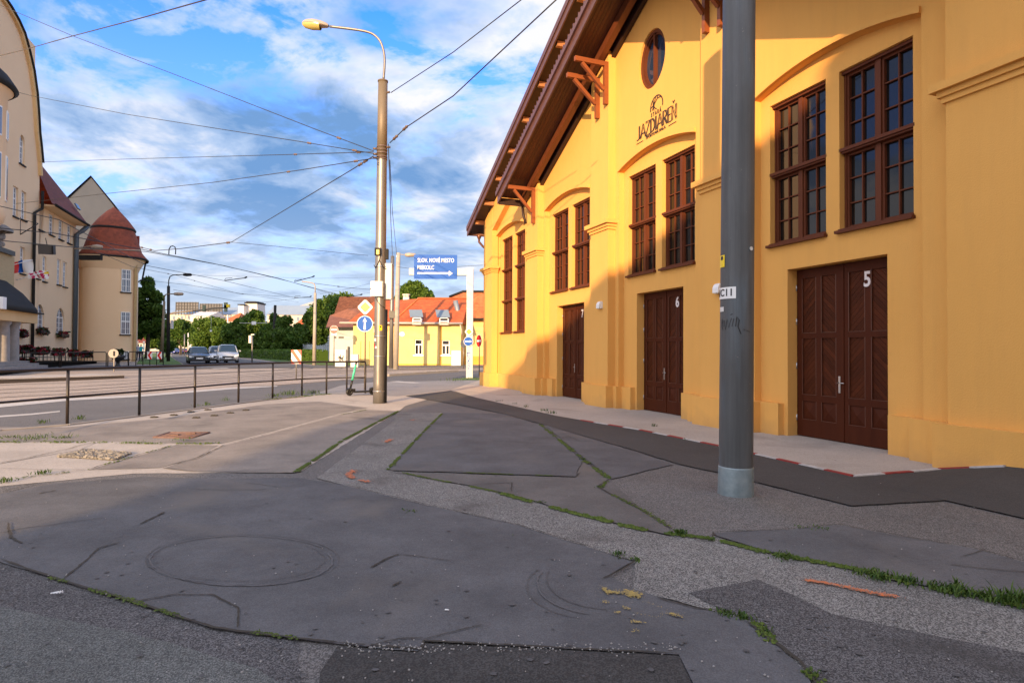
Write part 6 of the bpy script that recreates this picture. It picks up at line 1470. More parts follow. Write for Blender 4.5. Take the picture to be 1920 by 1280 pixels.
# sidewalk railing panels across the tracks
PB = [(-60, 694), (42, 691), (44, 691)]
def panel(px0, px1, py0, py1, nposts, label, h=1.12):
    a, c = G(px0, py0), G(px1, py1); r = thing('pedestrian_railing', label, 'railing', a, group='low black railings on the far pavement')
    q = MB(); q.smooth = True
    q.tube([a, a+Vector((0, 0, h-.08)), a.lerp(c, .03)+Vector((0, 0, h)), a.lerp(c, .97)+Vector((0, 0, h)), c+Vector((0, 0, h-.08)), c], .035, 8); obj('frame', q, RAIL, r, True)
    q = MB(); q.tube([a+Vector((0, 0, .45)), c+Vector((0, 0, .45))], .022, 6); obj('lower_rail', q, RAIL, r, True)
    for i in range(1, nposts): p = a.lerp(c, i/nposts); q = MB(); q.tube([p, p+Vector((0, 0, h))], .03, 6); obj('post', q, RAIL, r, True)
panel(-70, 42, 694, 692.5, 2, 'low black railing panel before the portal steps at the photo edge'); panel(46, 111, 692.3, 690.5, 1, 'low black railing panel in front of the flower ramp'); panel(114, 199, 690.3, 687.6, 1, 'low black railing panel left of the round sign'); panel(202, 240, 687.5, 686.5, 1, 'short black railing panel below the tower window'); panel(241, 306, 686.4, 684.2, 5, 'long black railing panel with five bays carrying red chevrons')
# chevrons on the railing, round sign, planter
for px, lb in ((282, 'red and white chevron board on the far railing, the left one'), (300, 'red and white chevron board on the far railing, beside the grey lamp post')):
    b = G(px, 686); w_ = .38; z0_, z1_ = .55, 1.12; b.y -= .12
    r = thing('chevron_board', lb, 'road sign', b); q = MB(); q.box((-w_/2, 0, z0_), (w_/2, .03, z1_)); p_ = obj('board', q, WHITE, r)
    q = MB(); zm = (z0_+z1_)/2; q.prism([(w_*.5, z1_), (w_*.05, z1_), (-w_*.4, zm), (w_*.05, z0_), (w_*.5, z0_), (w_*.05, zm)], -.004, 0, lambda x, z, d: (x, d, z)); obj('chevron', q, RED, p_)
b = G(213.5, 708); b.z = .36; rs = thing('round_sign', 'small pale round tram stop sign on a pale post standing on the platform edge', 'sign', b)
q = MB(); q.tube([(0, 0, 0), (0, 0, at(213, 655, b.y).z-b.z)], .03, 10); obj('post', q, CONC, rs); q = MB(); q.disc((0, -.06, at(213, 662.5, b.y).z-b.z), .24, (.3, -1, 0), .03); p_ = obj('plate', q, CONC, rs)
q = MB(); q.cbox((.05, -.11, at(213, 662.5, b.y).z-b.z), (.06, .02, .26), .3); obj('symbol', q, DARKM, p_)
b = G(221, 687); pt = thing('black_planter', 'black goblet-shaped planter with dark shrub in front of the tower', 'planter', b)
q = MB(); q.lathe([(.28, 0), (.12, .15), (.12, .35), (.42, .6), (.52, .85), (.40, .85), (.3, .7)], n=16); obj('pot', q, BLACK, pt); obj('shrub', flowers((0, 0, 1.1), Vector((1, 0, 0)), 160, .3, .2), [LEAF_D, LEAF_D], pt)
# ================= YELLOW HOUSE ACROSS THE STREET =================
YH = 52.
def X(px, Y): return at(px, 650, Y).x
def Z(py, Y, px=800): return at(px, py, Y).z
b = Vector((X(800, YH), YH, hz(0, YH)))
yh = thing('yellow_house', 'pale yellow house with red tiled hip roof and two attic hatches beyond the road', 'house', b)
def hx(px, Y=YH): return X(px, Y)-b.x
def hzz(py, Y=YH): return Z(py, Y)-b.z
def quadwin(m_, x0, x1, z0, z1, y=0): return [(x0, z0), (x1, z0), (x1, z1), (x0, z1)]
fy = lambda x, z, d: (x, -d, z)
q = MB(); H1 = [quadwin(None, hx(777), hx(792), hzz(665), hzz(636)), quadwin(None, hx(828), hx(843), hzz(665), hzz(637))]
plate(q, [(hx(662), -.5), (hx(864), -.5), (hx(864), hzz(607)), (hx(662), hzz(607))], H1, fy, 0, -.35); q.box((hx(662), .36, -.5), (hx(864), 9, hzz(607)))
for i in range(3): q.box((hx(675+8*i), -.1, 0), (hx(676.5+8*i), .1, hzz(640)))
obj('wall', q, YEL2, yh)
q = MB(); q.box((hx(741), -.03, -.5), (hx(864.4), .01, hzz(682))); q.box((hx(824), -.05, -.5), (hx(828), -.031, hzz(606))); obj('plinth', q, OCH, yh)
for r in H1:
    x0, z0 = r[0]; x1, z1 = r[2]; m = MB(); e = .08; zt = z1-(z1-z0)*.34
    for a in ((x0, z0, x0+e, z1), (x1-e, z0, x1, z1), (x0+e, z0, x1-e, z0+e), (x0+e, z1-e, x1-e, z1), ((x0+x1)/2-.05, z0+e, (x0+x1)/2+.05, zt-.05), (x0+e, zt-.06, x1-e, zt+.06)): m.box((a[0], .12, a[1]), (a[2], .2, a[3]))
    m.box((x0-.12, -.06, z0-.12), (x1+.12, .12, z0-.003)); o = obj('window', m, WHITE, yh); g = MB(); g.quad((x0+.04, .17, z0+.04), (x1-.04, .17, z0+.04), (x1-.04, .17, z1-.04), (x0+.04, .17, z1-.04)); obj('glass', g, GLASS, o)
# hip roof
ez = hzz(606); x0, x1 = hx(600), hx(868); rz_ = Z(560, YH+4.2)-b.z; xr0 = X(784, YH+4.2)-b.x
q = MB(); q.add([(hx(737), -.5, ez), (x1, -.5, ez), (x1+.2, 4.2, rz_), (xr0, 4.2, rz_), (x1, 9, ez), (hx(720), 9, ez)], [(0, 1, 2, 3), (2, 4, 5, 3), (0, 3, 5), (0, 5, 4, 1), (1, 4, 2)])
ro = obj('roof', q, TILE, yh)
q = MB(); xl = X(600, YH+2); q.add([(hx(652), -.5, ez-.05), (hx(745), -.5, ez-.05), (xr0, 4.2, rz_), (X(700, YH+4.2)-b.x, 4.2, Z(566, YH+4.2)-b.z), (hx(660), 4, ez)], [(0, 1, 2, 3), (0, 3, 4)]); obj('roof_wing', q, TILE, ro)
q = MB(); q.tube([(hx(737), -.48, ez+.03), (xr0, 4.2, rz_+.05), (x1, 4.2, rz_+.05)], .09, 6); obj('ridge', q, TILE2, ro)
q = MB(); q.smooth = True; q.tube([(hx(640), -.58, ez-.02), (x1, -.58, ez-.02)], .09, 8); q.tube([(hx(863), -.55, ez), (hx(866), -.2, ez-.7), (hx(866), -.1, ez-1)], .06, 6); obj('gutter', q, mat('pale_gutter', (.45, .40, .35), .5), ro)
for px0, px1 in ((773, 792), (823, 842)):
    q = MB(); a = hx(px0+2); c = hx(px1); z_ = hzz(609); zt = hzz(596); q.box((a, -.62, z_), (c, -.50, z_+.08)); q.box((a, -.60, z_), (a+.07, .8, zt)); q.box((c-.07, -.60, z_), (c, .8, zt)); q.box((a+.08, -.60, (z_+zt)/2-.04), (c-.08, -.55, (z_+zt)/2+.04)); q.box((a, -.60, zt-.06), (c, .8, zt)); o = obj('attic_hatch', q, WHITE, ro)
    g = MB(); g.quad((a+.05, -.5, z_+.05), (c-.05, -.5, z_+.05), (c-.05, -.5, zt-.05), (a+.05, -.5, zt-.05)); obj('glass', g, LGLASS if px0 < 800 else GLASS, o)
    g = MB(); g.add([(a-.25, -.3, zt+.05), (c+.1, -.3, zt+.05), (c-.15, .55, zt+.75), (a-.5, .55, zt+.75)], [(0, 1, 2, 3)]); obj('skylight', g, mat('blue_skylight', (.16, .21, .26), .2, spec=.6), o)
q = MB(); q.box((hx(847), -.12, 0), (hx(864), 0, hzz(657))); q.box((hx(847), -.14, -.3), (hx(855), -.121, .5)); obj('white_panel', q, WHITE, yh)
q = MB(); 
for px in (758, 763): q.lathe([(.18, 0), (.18, .45), (.25, .45), (.25, .55)], c=(X(px, YH+4.5)-b.x, 4.6, rz_-.1), n=10)
obj('roof_vent', q, WHITE, ro)
q = MB(); q.smooth = True
for i in range(8): q.lathe([(0, -.16), (.2, -.05), (.15, .14), (0, .2)], c=(hx(754+random.uniform(-3, 3)), -.01, hzz(627+random.uniform(-1, 1))), n=7)
q.v = [(v[0], -.012+(v[1])*.05, v[2]) for v in q.v]; obj('white_patch', q, WHITE, yh)
# taller neighbour on the right with its own red roof
Y2 = 55.; b2 = Vector((X(900, Y2), Y2, hz(0, Y2))); nb = thing('yellow_house', 'taller yellow house with steep orange roof, partly behind the corner of the hall', 'house', b2)
q = MB(); x0 = X(866, Y2)-b2.x; x1 = X(985, Y2)-b2.x; zE_ = Z(598, Y2)-b2.z; q.box((x0, 0, -.5), (x1, 8, zE_))
for k in range(6): z_ = zE_-.6-k*.45; q.box((x0-.02, -.05, z_), (x1, -.001, z_+.10))
obj('wall', q, YEL2, nb); q = MB(); q.box((x0-.03, -.08, -.5), (x1, -.051, Z(667, Y2)-b2.z)); obj('plinth', q, OCH, nb)
q = MB(); zR = Z(548, Y2+3)-b2.z; xa = X(868, Y2+3)-b2.x; q.add([(x0-.3, -.5, zE_), (x1, -.5, zE_), (x1, 3, zR), (xa, 3, zR), (X(843, Y2+5)-b2.x, 5, Z(557, Y2+5)-b2.z), (X(820, Y2+4)-b2.x, 4, zE_), (x1, 8, zE_)], [(0, 1, 2, 3), (0, 3, 4, 5), (2, 6, 5, 4, 3), (0, 5, 6, 1)]); obj('roof', q, TILE2, nb)
q = MB(); q.tube([(X(843, Y2+5)-b2.x, 4.9, Z(556, Y2+5)-b2.z), (xa, 3, zR+.1), (x1, 3, zR+.1)], .13, 6); q.tube([(x0-.3, -.6, zE_), (x1, -.6, zE_)], .10, 6); obj('dark_ridge', q, DARKM, nb)
q = MB(); q.tube([(X(855, Y2)-b2.x, -1.0, Z(565, Y2)-b2.z), (X(860, Y2)-b2.x, -1.0, Z(585, Y2)-b2.z), (X(854, Y2)-b2.x, -1.1, Z(600, Y2)-b2.z), (X(865, Y2)-b2.x, -1.1, Z(606, Y2)-b2.z)], .22, 8); obj('valley_flashing', q, mat('lead_flashing', (.22, .25, .28), .5, .3), nb)
# brown roofed low building left of it with pale wall
Y3 = 60.; b3 = Vector((X(640, Y3), Y3, hz(0, Y3))); bb = thing('low_outbuilding', 'low pale building with a brown tiled roof left of the yellow house', 'building', b3)
q = MB(); x0, x1 = X(618, Y3)-b3.x, X(664, Y3)-b3.x; zE_ = Z(614, Y3, 640)-b3.z; q.box((x0, 0, -.5), (x1, 10, zE_)); q.box((X(646, Y3)-b3.x, -.05, Z(636, Y3)-b3.z), (X(661, Y3)-b3.x, -.001, Z(633, Y3)-b3.z)); obj('wall', q, mat('bluish_white_render', (.40, .44, .46), .9, col2=(.46, .50, .52), nscale=.5), bb)
q = MB(); 
for px in (628, 637, 642): q.box((X(px, Y3)-b3.x-.12, -.04, Z(635, Y3)-b3.z), (X(px, Y3)-b3.x+.12, -.002, Z(631.5, Y3)-b3.z))
obj('vent', q, BLACK, bb)
q = MB(); zR = Z(577, Y3+4, 650)-b3.z; q.add([(x0-.2, -.6, zE_), (x1+3.5, -.6, zE_), (X(690, Y3+4)-b3.x, 4, zR), (X(652, Y3+4)-b3.x, 4, zR-.1), (X(618, Y3+4)-b3.x, 4, Z(592, Y3+4)-b3.z), (x0-.2, 9, zE_), (x1+3, 9, zE_)], [(0, 1, 2, 3, 4), (4, 3, 2, 6, 5), (0, 4, 5), (1, 6, 2)]); obj('roof', q, TILEB, bb)
q = MB(); q.box((x0-.2, -.72, zE_-.12), (x1+.1, -.58, zE_+.03)); obj('gutter', q, DARKM, bb)
q = MB(); q.box((X(653, Y3)-b3.x, -.3, 0), (X(655, Y3)-b3.x, -.1, Z(650, Y3)-b3.z)); obj('gate_post', q, BLACK, bb)
# orange roof further behind
Y4 = 85.; b4 = Vector((X(665, Y4), Y4, .4)); ob = thing('orange_roofed_house', 'house with a wide orange roof far behind the low outbuilding', 'house', b4)
q = MB(); q.box((X(632, Y4)-b4.x, 0, 0), (X(760, Y4)-b4.x, 8, Z(600, Y4)-b4.z)); obj('wall', q, CREAM, ob)
q = MB(); q.add([(X(625, Y4)-b4.x, -.5, Z(600, Y4)-b4.z), (X(765, Y4)-b4.x, -.5, Z(600, Y4)-b4.z), (X(765, Y4+4)-b4.x, 4, Z(556, Y4+4)-b4.z), (X(636, Y4+4)-b4.x, 4, Z(557, Y4+4)-b4.z), (X(625, Y4)-b4.x, 9, Z(600, Y4)-b4.z), (X(765, Y4)-b4.x, 9, Z(600, Y4)-b4.z)], [(0, 1, 2, 3), (3, 2, 5, 4), (0, 3, 4)]); obj('roof', q, TILE2, ob)
# pale ribbed garden wall behind the hedge
a, c = at(455, 670, 112.), at(622, 670, 74.); a.z = c.z = .4; gw = thing('ribbed_wall', 'pale grey ribbed wall behind the hedge and street trees', 'wall', a)
q = MB(); d = c-a; m4 = Matrix.Translation(a) @ Matrix.Rotation(math.atan2(d.y, d.x), 4, 'Z'); q.box((0, 0, 0), (d.length, .2, 2.6), m4)
for i in range(int(d.length/.8)): q.box((i*.8, -.08, 0), (i*.8+.16, -.001, 2.75), m4)
obj('wall', q, MATS['bluish_white_render'], gw, True)
q = MB(); fnb = lambda x, y, k: m4 @ Vector((x, -.085-k, y))
for L_ in ([(8, .8), (8.8, 1.9), (9.4, .9)], [(9.8, 1.8), (9.9, .8), (10.6, 1.0)], [(10.9, 1.7), (11.2, .9)]): stroke2(q, L_, .28, fnb, 0, .01)
obj('graffiti', q, BLACK, gw, True)
# small yellow gate posts & boxes next to the outbuilding
b = G(664, 688); q = MB(); q.box((-.28, 0, 0), (.28, .4, .95)); q.box((-.31, -.03, .95), (.31, .43, 1.0)); q.v = [(v[0]+b.x, v[1]+b.y, v[2]+b.z) for v in q.v]; solo('meter_cabinet', q, WHITEM, 'small white meter cabinet in front of the yellow house wall', 'cabinet')
# ================= TREES =================
LF1 = leafmat('summer_leaves', (.045, .105, .012), (.14, .22, .03), .4)
LF2 = leafmat('dark_summer_leaves', (.032, .085, .010), (.11, .18, .024), .4)
LF3 = leafmat('yellow_green_leaves', (.08, .14, .014), (.20, .26, .035), .4)
BARK = mat('bark', (.045, .032, .022), .95, col2=(.08, .06, .04), nscale=6)
def tree(px, py_base, py_top, w_px, Y, lm, label, py_crown=None, n=2600, seed=0, leaf=.17, cat='tree', name='tree', ox=0., gz=None):
    rnd = random.Random(seed); b = Vector((X(px, Y), Y, (hz(0, Y) if gz is None else gz))); k = Y/F
    H_ = at(px, py_top, Y).z-b.z; Wd = w_px*k/2; cb = (at(px, py_crown, Y).z-b.z) if py_crown else H_*.25
    o = thing(name, label, cat, b)
    q = MB(); tr = max(.12, H_*.028); top = Vector((ox*k*.5, 0, cb+(H_-cb)*.55)); q.tube([(0, 0, -.2), (0, 0, .3), (tr*.3, 0, cb), top], [tr*1.4, tr, tr*.85, tr*.3], 8)
    lobes = []
    for i in range(22):
        u = rnd.random(); ang = rnd.uniform(0, 6.283); zz = cb+(H_-cb)*(.12+.74*u); rr = Wd*(.80*math.sin(math.pi*(.16+.72*u))**.6)*rnd.uniform(.3, 1.1)
        lobes.append((Vector((ox*k*u+rr*math.cos(ang), rr*math.sin(ang), zz)), Wd*rnd.uniform(.30, .52)*(1-.25*u)))
    lobes.append((Vector((ox*k, 0, H_-Wd*.3)), Wd*.34)); lobes.append((Vector((0, 0, (H_+cb)/2)), Wd*.6))
    for c_, r in lobes[:9]: q.tube([Vector((tr*.2, 0, cb*.9)).lerp(top, rnd.random()*.5), (Vector((0, 0, cb))+c_)/2+Vector((0, 0, .2)), c_], [tr*.5, tr*.3, tr*.1], 5)
    obj('trunk', q, BARK, o)
    q = MB(); tot = sum(r*r for _, r in lobes)
    for c_, r in lobes:
        m = int(n*2.6*r*r/tot)
        for i in range(m):
            d = Vector((rnd.gauss(0, 1), rnd.gauss(0, 1), rnd.gauss(0, .8))).normalized()*(r*(rnd.random()**.33)*rnd.uniform(.8, 1.18)); p = c_+d
            if p.z < cb*.75: continue
            s = leaf*rnd.uniform(.6, 1.5); n1 = Vector((rnd.uniform(-1, 1), rnd.uniform(-1, 1), rnd.uniform(-.2, 1))).normalized(); u = n1.orthogonal().normalized(); v = n1.cross(u); a = rnd.uniform(0, 6.28); u, v = u*math.cos(a)+v*math.sin(a), v*math.cos(a)-u*math.sin(a)
            q.add([p-u*s, p-v*s*.5+u*.1*s, p+u*s, p+v*s*.6], [(0, 1, 2, 3)])
    obj('crown', q, lm, o, fix=False)
    return o
tree(276, 680, 520, 66, 78, LF2, 'tall dark green tree right beside the round tower', 640, 7000, 1, .20)
tree(300, 676, 598, 46, 95, LF2, 'lower dark tree behind the pair of grey lamp posts', 655, 3000, 11, .2)
tree(338, 668, 598, 44, 130, LF2, 'small dark tree far down the road, left of the road', 650, 2600, 2, .25)
tree(352, 668, 606, 40, 150, LF3, 'sunlit small tree at the far end of the road', 648, 2400, 3, .28)
tree(395, 668, 593, 66, 112, LF1, 'first big rounded green tree of the row right of the road, above the silver car', 661, 6000, 4, .22)
tree(436, 669, 604, 52, 104, LF1, 'second, slightly lower rounded tree of the row right of the road', 663, 4200, 5, .22)
tree(477, 670, 580, 60, 94, LF1, 'tallest pointed sunlit tree in the middle of the roadside row', 665, 5200, 6, .2)
tree(507, 671, 588, 46, 88, LF2, 'dark tree with thin upper twigs beside the tall grey mast', 665, 4000, 7, .2, ox=6)
tree(537, 672, 592, 62, 82, LF2, 'broad dark green tree left of the leaning-trunk tree', 666, 5600, 8, .19)
tree(588, 675, 562, 58, 68, LF2, 'dark tree with thick visible trunk before the pale ribbed wall', 645, 6000, 9, .17, ox=8)
tree(628, 660, 553, 86, 98, LF1, 'wide bright green tree behind the brown roof', 600, 6500, 10, .22)
tree(776, 640, 529, 64, 76, LF1, 'round tree top rising behind the red roof of the yellow house', 575, 6500, 12, .19)
for i, (px, tp, w_, Y) in enumerate([(325, 612, 30, 175), (372, 618, 26, 190), (312, 640, 26, 88), (568, 610, 26, 95)]):
    tree(px, 668, tp, w_, Y, (LF2, LF1, LF2, LF2)[i], ('hazy dark tree far behind the grey posts', 'small far tree at the end of the road above the dark car', 'low dark bush beside the lower lamp post', 'narrow tree gap-filling between two bigger roadside trees')[i], 655, 1800, 30+i, .3)
# hedge
q = MB(); h0 = at(440, 668, 100.); h1 = at(607, 680, 60.); h0.z = h1.z = .4; rnd = random.Random(5); d = h1-h0; nn = Vector((-d.y, d.x, 0)).normalized()
q.cur = 1; q.box((0, -.45, 0), (d.length, .45, 1.05), Matrix.Translation(h0) @ Matrix.Rotation(math.atan2(d.y, d.x), 4, 'Z')); q.cur = 0
for i in range(9000):
    p = h0.lerp(h1, rnd.random())+nn*rnd.uniform(-.6, .6)+Vector((0, 0, rnd.uniform(.05, 1.25))); s = rnd.uniform(.05, .12)
    u = Vector((rnd.uniform(-1, 1), rnd.uniform(-1, 1), rnd.uniform(-1, 1))).normalized(); v = u.orthogonal().normalized(); q.add([p-u*s, p-v*s, p+u*s, p+v*s], [(0, 1, 2, 3)])
solo('hedge', q, [LF1, MATS['dark_summer_leaves']], 'long low clipped green hedge below the roadside trees', 'hedge')
# ================= FAR TOWN =================
def block(px0, px1, py0, Y, m, label, name='far_building', roof=None, cat='building', floors=3, dep=14, wcol=None, gab=0):
    b = Vector(((X(px0, Y)+X(px1, Y))/2, Y, .4)); hw = (X(px1, Y)-X(px0, Y))/2; zt = at((px0+px1)/2, py0, Y).z-b.z; o = thing(name, label, cat, b)
    q = MB(); q.box((-hw, 0, 0), (hw, dep, zt)); w_ = obj('wall', q, m, o)
    if floors:
        q = MB(); n = max(2, int(hw*2/3.2)); fh = min(3.2, zt/floors)
        for f in range(floors):
            for i in range(n):
                x = -hw+(i+.5)*2*hw/n; z_ = zt-(f+1)*fh+.8; q.box((x-.5, -.04, z_), (x+.5, -.002, z_+1.5))
        obj('windows', q, wcol or LGLASS, w_)
    if roof:
        q = MB(); q.add([(-hw-.3, -.4, zt), (hw+.3, -.4, zt), (hw-gab, dep/2, zt+roof[1]), (-hw+gab, dep/2, zt+roof[1]), (hw+.3, dep, zt), (-hw-.3, dep, zt)], [(0, 1, 2, 3), (3, 2, 4, 5), (0, 3, 5), (1, 4, 2)]); obj('roof', q, roof[0], o)
    return o
FARW = mat('far_pale_plaster', (.46, .41, .35), .9, col2=(.50, .45, .38), nscale=.2); FARW2 = mat('far_white_plaster', (.60, .57, .53), .9); SLATE = mat('blue_slate', (.20, .26, .33), .6, col2=(.24, .30, .37), nscale=.3)
ft = block(318, 452, 589, 260, FARW, 'long cream town building with grey-blue roof carrying two big hoardings', 'apartment_building', (SLATE, 3.5), floors=4)
block(356, 392, 592, 235, FARW2, 'bright white gable-ended house in front of the long cream building', roof=(FARW2, 2), floors=2, gab=0)
block(420, 445, 602, 200, FARW, 'small house with red tiled roof between two roadside trees', roof=(TILE2, 3.2), floors=1, gab=2)
block(500, 600, 590, 230, FARW, 'long building with a blue slate roof behind the trees', 'apartment_building', (SLATE, 4), floors=3)
block(556, 604, 608, 150, FARW2, 'white house with red roof seen between the tree crowns', 'house', (TILE, 4.5), floors=2, gab=2)
block(560, 590, 574, 240, mat('far_yellow_plaster', (.66, .52, .32), .9), 'ornate yellowish building top beyond the slate roof', floors=1, roof=(FARW, 2.4), gab=3)
block(528, 540, 586, 235, FARW2, 'small cream chimney house on the slate roof line', floors=0)
block(-900, 300, 640, 300, FARW, 'long low pale row of houses far behind the town building', 'apartment_building', (TILED, 4), floors=3)
block(596, 1000, 640, 300, FARW, 'long low row of houses far behind the yellow house', 'apartment_building', (TILED, 4), floors=3)
# hoardings on the roof
for px0, px1, py0, py1, lb in ((329, 371, 566, 582, 'left grey roof hoarding seen from behind'), (374, 416, 569, 584, 'right grey roof hoarding seen from behind')):
    Y = 255.; b = Vector(((X(px0, Y)+X(px1, Y))/2, Y, at(px0, 592, Y).z)); o = thing('hoarding', lb, 'billboard', b); hw = (X(px1, Y)-X(px0, Y))/2; z0, z1 = at(px0, py1, Y).z-b.z, at(px0, py0, Y).z-b.z
    q = MB(); q.box((-hw, 0, z0), (hw, .3, z1)); obj('panel', q, mat('grey_hoarding', (.11, .11, .115), .8, col2=(.14, .14, .145), nscale=.5), o)
    q = MB()
    for i in range(9): x = -hw+hw*2*i/8; q.box((x-.12, -.2, z0-2), (x+.12, -.002, z1))
    for k in (.2, .55, .9): q.box((-hw, -.3, z0+(z1-z0)*k-.08), (hw, -.201, z0+(z1-z0)*k+.08))
    obj('struts', q, mat('hoarding_strut', (.05, .05, .05), .7), o)
# pale church-like tower house with dark cap (two tapering white blocks)
b = at(475, 600, 250.); b.z = .4; o = thing('white_tower_building', 'white tapering building top with a dark curved roof beyond the trees', 'building', b)
def taper(px0, px1, tx0, tx1, py0, py1, Y, dy=0):
    m = MB(); P = [at(px0, py1, Y)-b, at(px1, py1, Y)-b, at(tx1, py0, Y)-b, at(tx0, py0, Y)-b]; P[0].z = P[1].z = 0; m.prism([(p.x, p.z) for p in P], 0, 8, lambda x, z, d: (x, d+dy, z)); return m
obj('wall', taper(455, 486, 460, 482, 569, 620, 250), FARW2, o); obj('wall', taper(446, 462, 449, 459, 573, 620, 248, -3), FARW2, o)
q = MB(); c = at(471, 567.5, 250)-b; q.v = []; q.box((c.x-2.7, -.5, c.z-.3), (c.x+2.7, 8.5, c.z+.25)); q.box((c.x-2.0, -.3, c.z+.25), (c.x+2.0, 8, c.z+.6)); obj('cap_roof', q, DARKM, o)
q = MB(); c = at(454, 572, 248)-b; q.box((c.x-1.4, -3.2, c.z), (c.x+1.4, 5, c.z+.35)); obj('cap_roof', q, DARKM, o)
# hall (grey yard) far street clutter: posts, people, kiosks seen as dots
for i, (px, pb, pt, Y, m) in enumerate([(346, 668, 626, 120, CPOLE), (353, 668, 624, 125, WHITEM), (341, 668, 630, 130, CPOLE), (383, 668, 640, 118, WHITEM), (427, 666, 590, 120, WHITEM), (361, 667, 632, 140, CONC)]):
    b = Vector((X(px, Y), Y, .4)); t = at(px, pt, Y); o = thing('far_post', ['slim grey post far down the road left of the dark car', 'pale post far down the road above the dark car roof', 'thin grey post left of two other posts far down the road', 'thin white post rising between the dark and silver cars', 'tall pale post with a red-roofed house behind it', 'brownish post at the far end of the road'][i], 'post', b, group='far street posts'); q = MB(); q.tube([(0, 0, 0), t-b], .11, 8); obj('shaft', q, m, o)
for i, (px, Y, col, lb) in enumerate([(318, 150, (.03, .05, .25), 'blue parked car far down the road on the left'), (332, 160, (.05, .07, .3), 'second blue parked car at the end of the road'), (345, 165, (.25, .02, .03), 'dark red parked car at the end of the road')]):
    g_ = G(px, 667); o = car(px, 663.5, 10, lb, col, R_(80), 4.2, 1.75, 1.45)
# person silhouettes
def person(px, py, label, shirt, trousers, face_away=True, skin=(.45, .27, .18)):
    b = G(px, py); o = thing('person', label, 'person', b, R_(10))
    J = [((0, 0, .95), .15), ((0, 0, 1.15), .14), ((0, .01, 1.38), .17), ((0, 0, 1.50), .06), ((0, -.01, 1.58), .09), ((0, 0, 1.70), .09)]
    vs = []; es = []; rs = []
    def add(p, r, par=None):
        vs.append(p); rs.append(r)
        if par is not None: es.append((par, len(vs)-1))
        return len(vs)-1
    pel = add((0, 0, .95), .14); wa = add((0, 0, 1.12), .125, pel); ch = add((0, 0, 1.34), .15, wa); nk = add((0, 0, 1.50), .055, ch); hd_ = add((0, -.01, 1.60), .085, nk); tp = add((0, 0, 1.71), .075, hd_)
    mats_ = []
    for s in (-1, 1):
        sh = add((s*.18, 0, 1.40), .06, ch); el = add((s*.25, .03, 1.14), .045, sh); ha = add((s*.24, -.08, .92), .035, el); add((s*.24, -.12, .84), .03, ha)
        hp = add((s*.09, 0, .88), .095, pel); kn = add((s*.10, -.06*s, .50), .065, hp); an = add((s*.10, .08*s, .09), .042, kn); add((s*.10, .08*s-.16, .04), .035, an)
    me = bpy.data.meshes.new('body'); me.from_pydata(vs, es, []); bo = link(bpy.data.objects.new('body', me)); bo.parent = o
    sk = bo.modifiers.new('skin', 'SKIN'); 
    for v, r in zip(me.skin_vertices[0].data, rs): v.radius = (r, r*.8)
    me.skin_vertices[0].data[0].use_root = True
    su = bo.modifiers.new('sub', 'SUBSURF'); su.levels = su.render_levels = 2
    m = mat('clothed_body', skin, .8); nt = m.node_tree; N = nt.nodes.new; L = nt.links.new; tc = N('ShaderNodeTexCoord'); sp_ = N('ShaderNodeSeparateXYZ'); L(tc.outputs['Object'], sp_.inputs[0])
    r = N('ShaderNodeValToRGB'); r.color_ramp.interpolation = 'CONSTANT'; e = r.color_ramp.elements; dv_ = N('ShaderNodeMath'); dv_.operation = 'DIVIDE'; L(sp_.outputs[2], dv_.inputs[0]); dv_.inputs[1].default_value = 2.0; L(dv_.outputs[0], r.inputs[0])
    e[0].position = 0; e[0].color = (.02, .02, .02, 1); e[1].position = .045; e[1].color = (*trousers, 1)
    for p_, c_ in ((.48, shirt), (.735, skin), (.82, (.05, .03, .02))): x = e.new(p_); x.color = (*c_, 1)
    L(r.outputs[0], nt.nodes['Principled BSDF'].inputs['Base Color']); me.materials.append(m)
    return o
person(264, 677, 'person in a turquoise shirt and dark trousers walking beside the tower', (.02, .42, .50), (.02, .02, .03)); person(259, 677, 'person in a pale top and dark trousers left of the turquoise-shirted walker', (.35, .38, .5), (.03, .03, .05))
person(444, 667, 'person in a yellow top far away on the right side of the road', (.7, .5, .05), (.05, .05, .08)) if False else None
# ================= STREET LAMPS AND MASTS =================
def lamp(base, top, pts, r0, r1, label, m=DARKM, head=True, name='street_lamp'):
    b = G(*base) if len(base) == 2 else Vector(base); t = at(*top, b.y); o = thing(name, label, 'street lamp', b); q = MB(); q.tube([(0, 0, -.1), t-b], [r0, r1], 14); obj('shaft', q, m, o)
    P = [at(x, y, b.y)-b for x, y in pts]; q = MB(); q.tube([t-b]+P, .05, 8); obj('arm', q, m, o)
    if head:
        d = (P[-1]-P[-2]).normalized(); q = MB(); q.lathe([(0, 0), (.12, .05), (.17, .35), (.14, .8), (0, .95)], n=12, mat=Matrix.Translation(P[-1]-d*.1) @ d.to_track_quat('Z', 'Y').to_matrix().to_4x4()); obj('lamp_head', q, DARKM if m is DARKM else LAMPB, o)
    return o, b
l1, lb1 = lamp((315.5, 677), (316, 536), [(316.5, 525), (319, 518), (325, 515.5), (333, 515), (345, 515)], .17, .14, 'tall dark grey street lamp with curved arm on the grass verge')
q = MB(); z0_, z1_ = at(322, 616, lb1.y).z-lb1.z, at(322, 600, lb1.y).z-lb1.z; q.box((.22, -.1, z0_), (.42, .1, z1_)); obj('side_sign', q, WHITEM, l1)
lamp((302.5, 679), (308, 565), [(308.5, 556), (311, 552), (318, 551), (328, 551)], .16, .10, 'shorter grey street lamp left of the tall dark one', CPOLE2)
lamp((589, 684), (591, 549), [(591, 537), (589, 532), (584, 530), (566, 527.5)], .16, .11, 'pale concrete street lamp standing before the dark tree', CONC, False)
o, b = wire_pole((513, 672), (516, 572), .22, .18, 'grey tram mast rising among the roadside trees', DARKM)[:2]
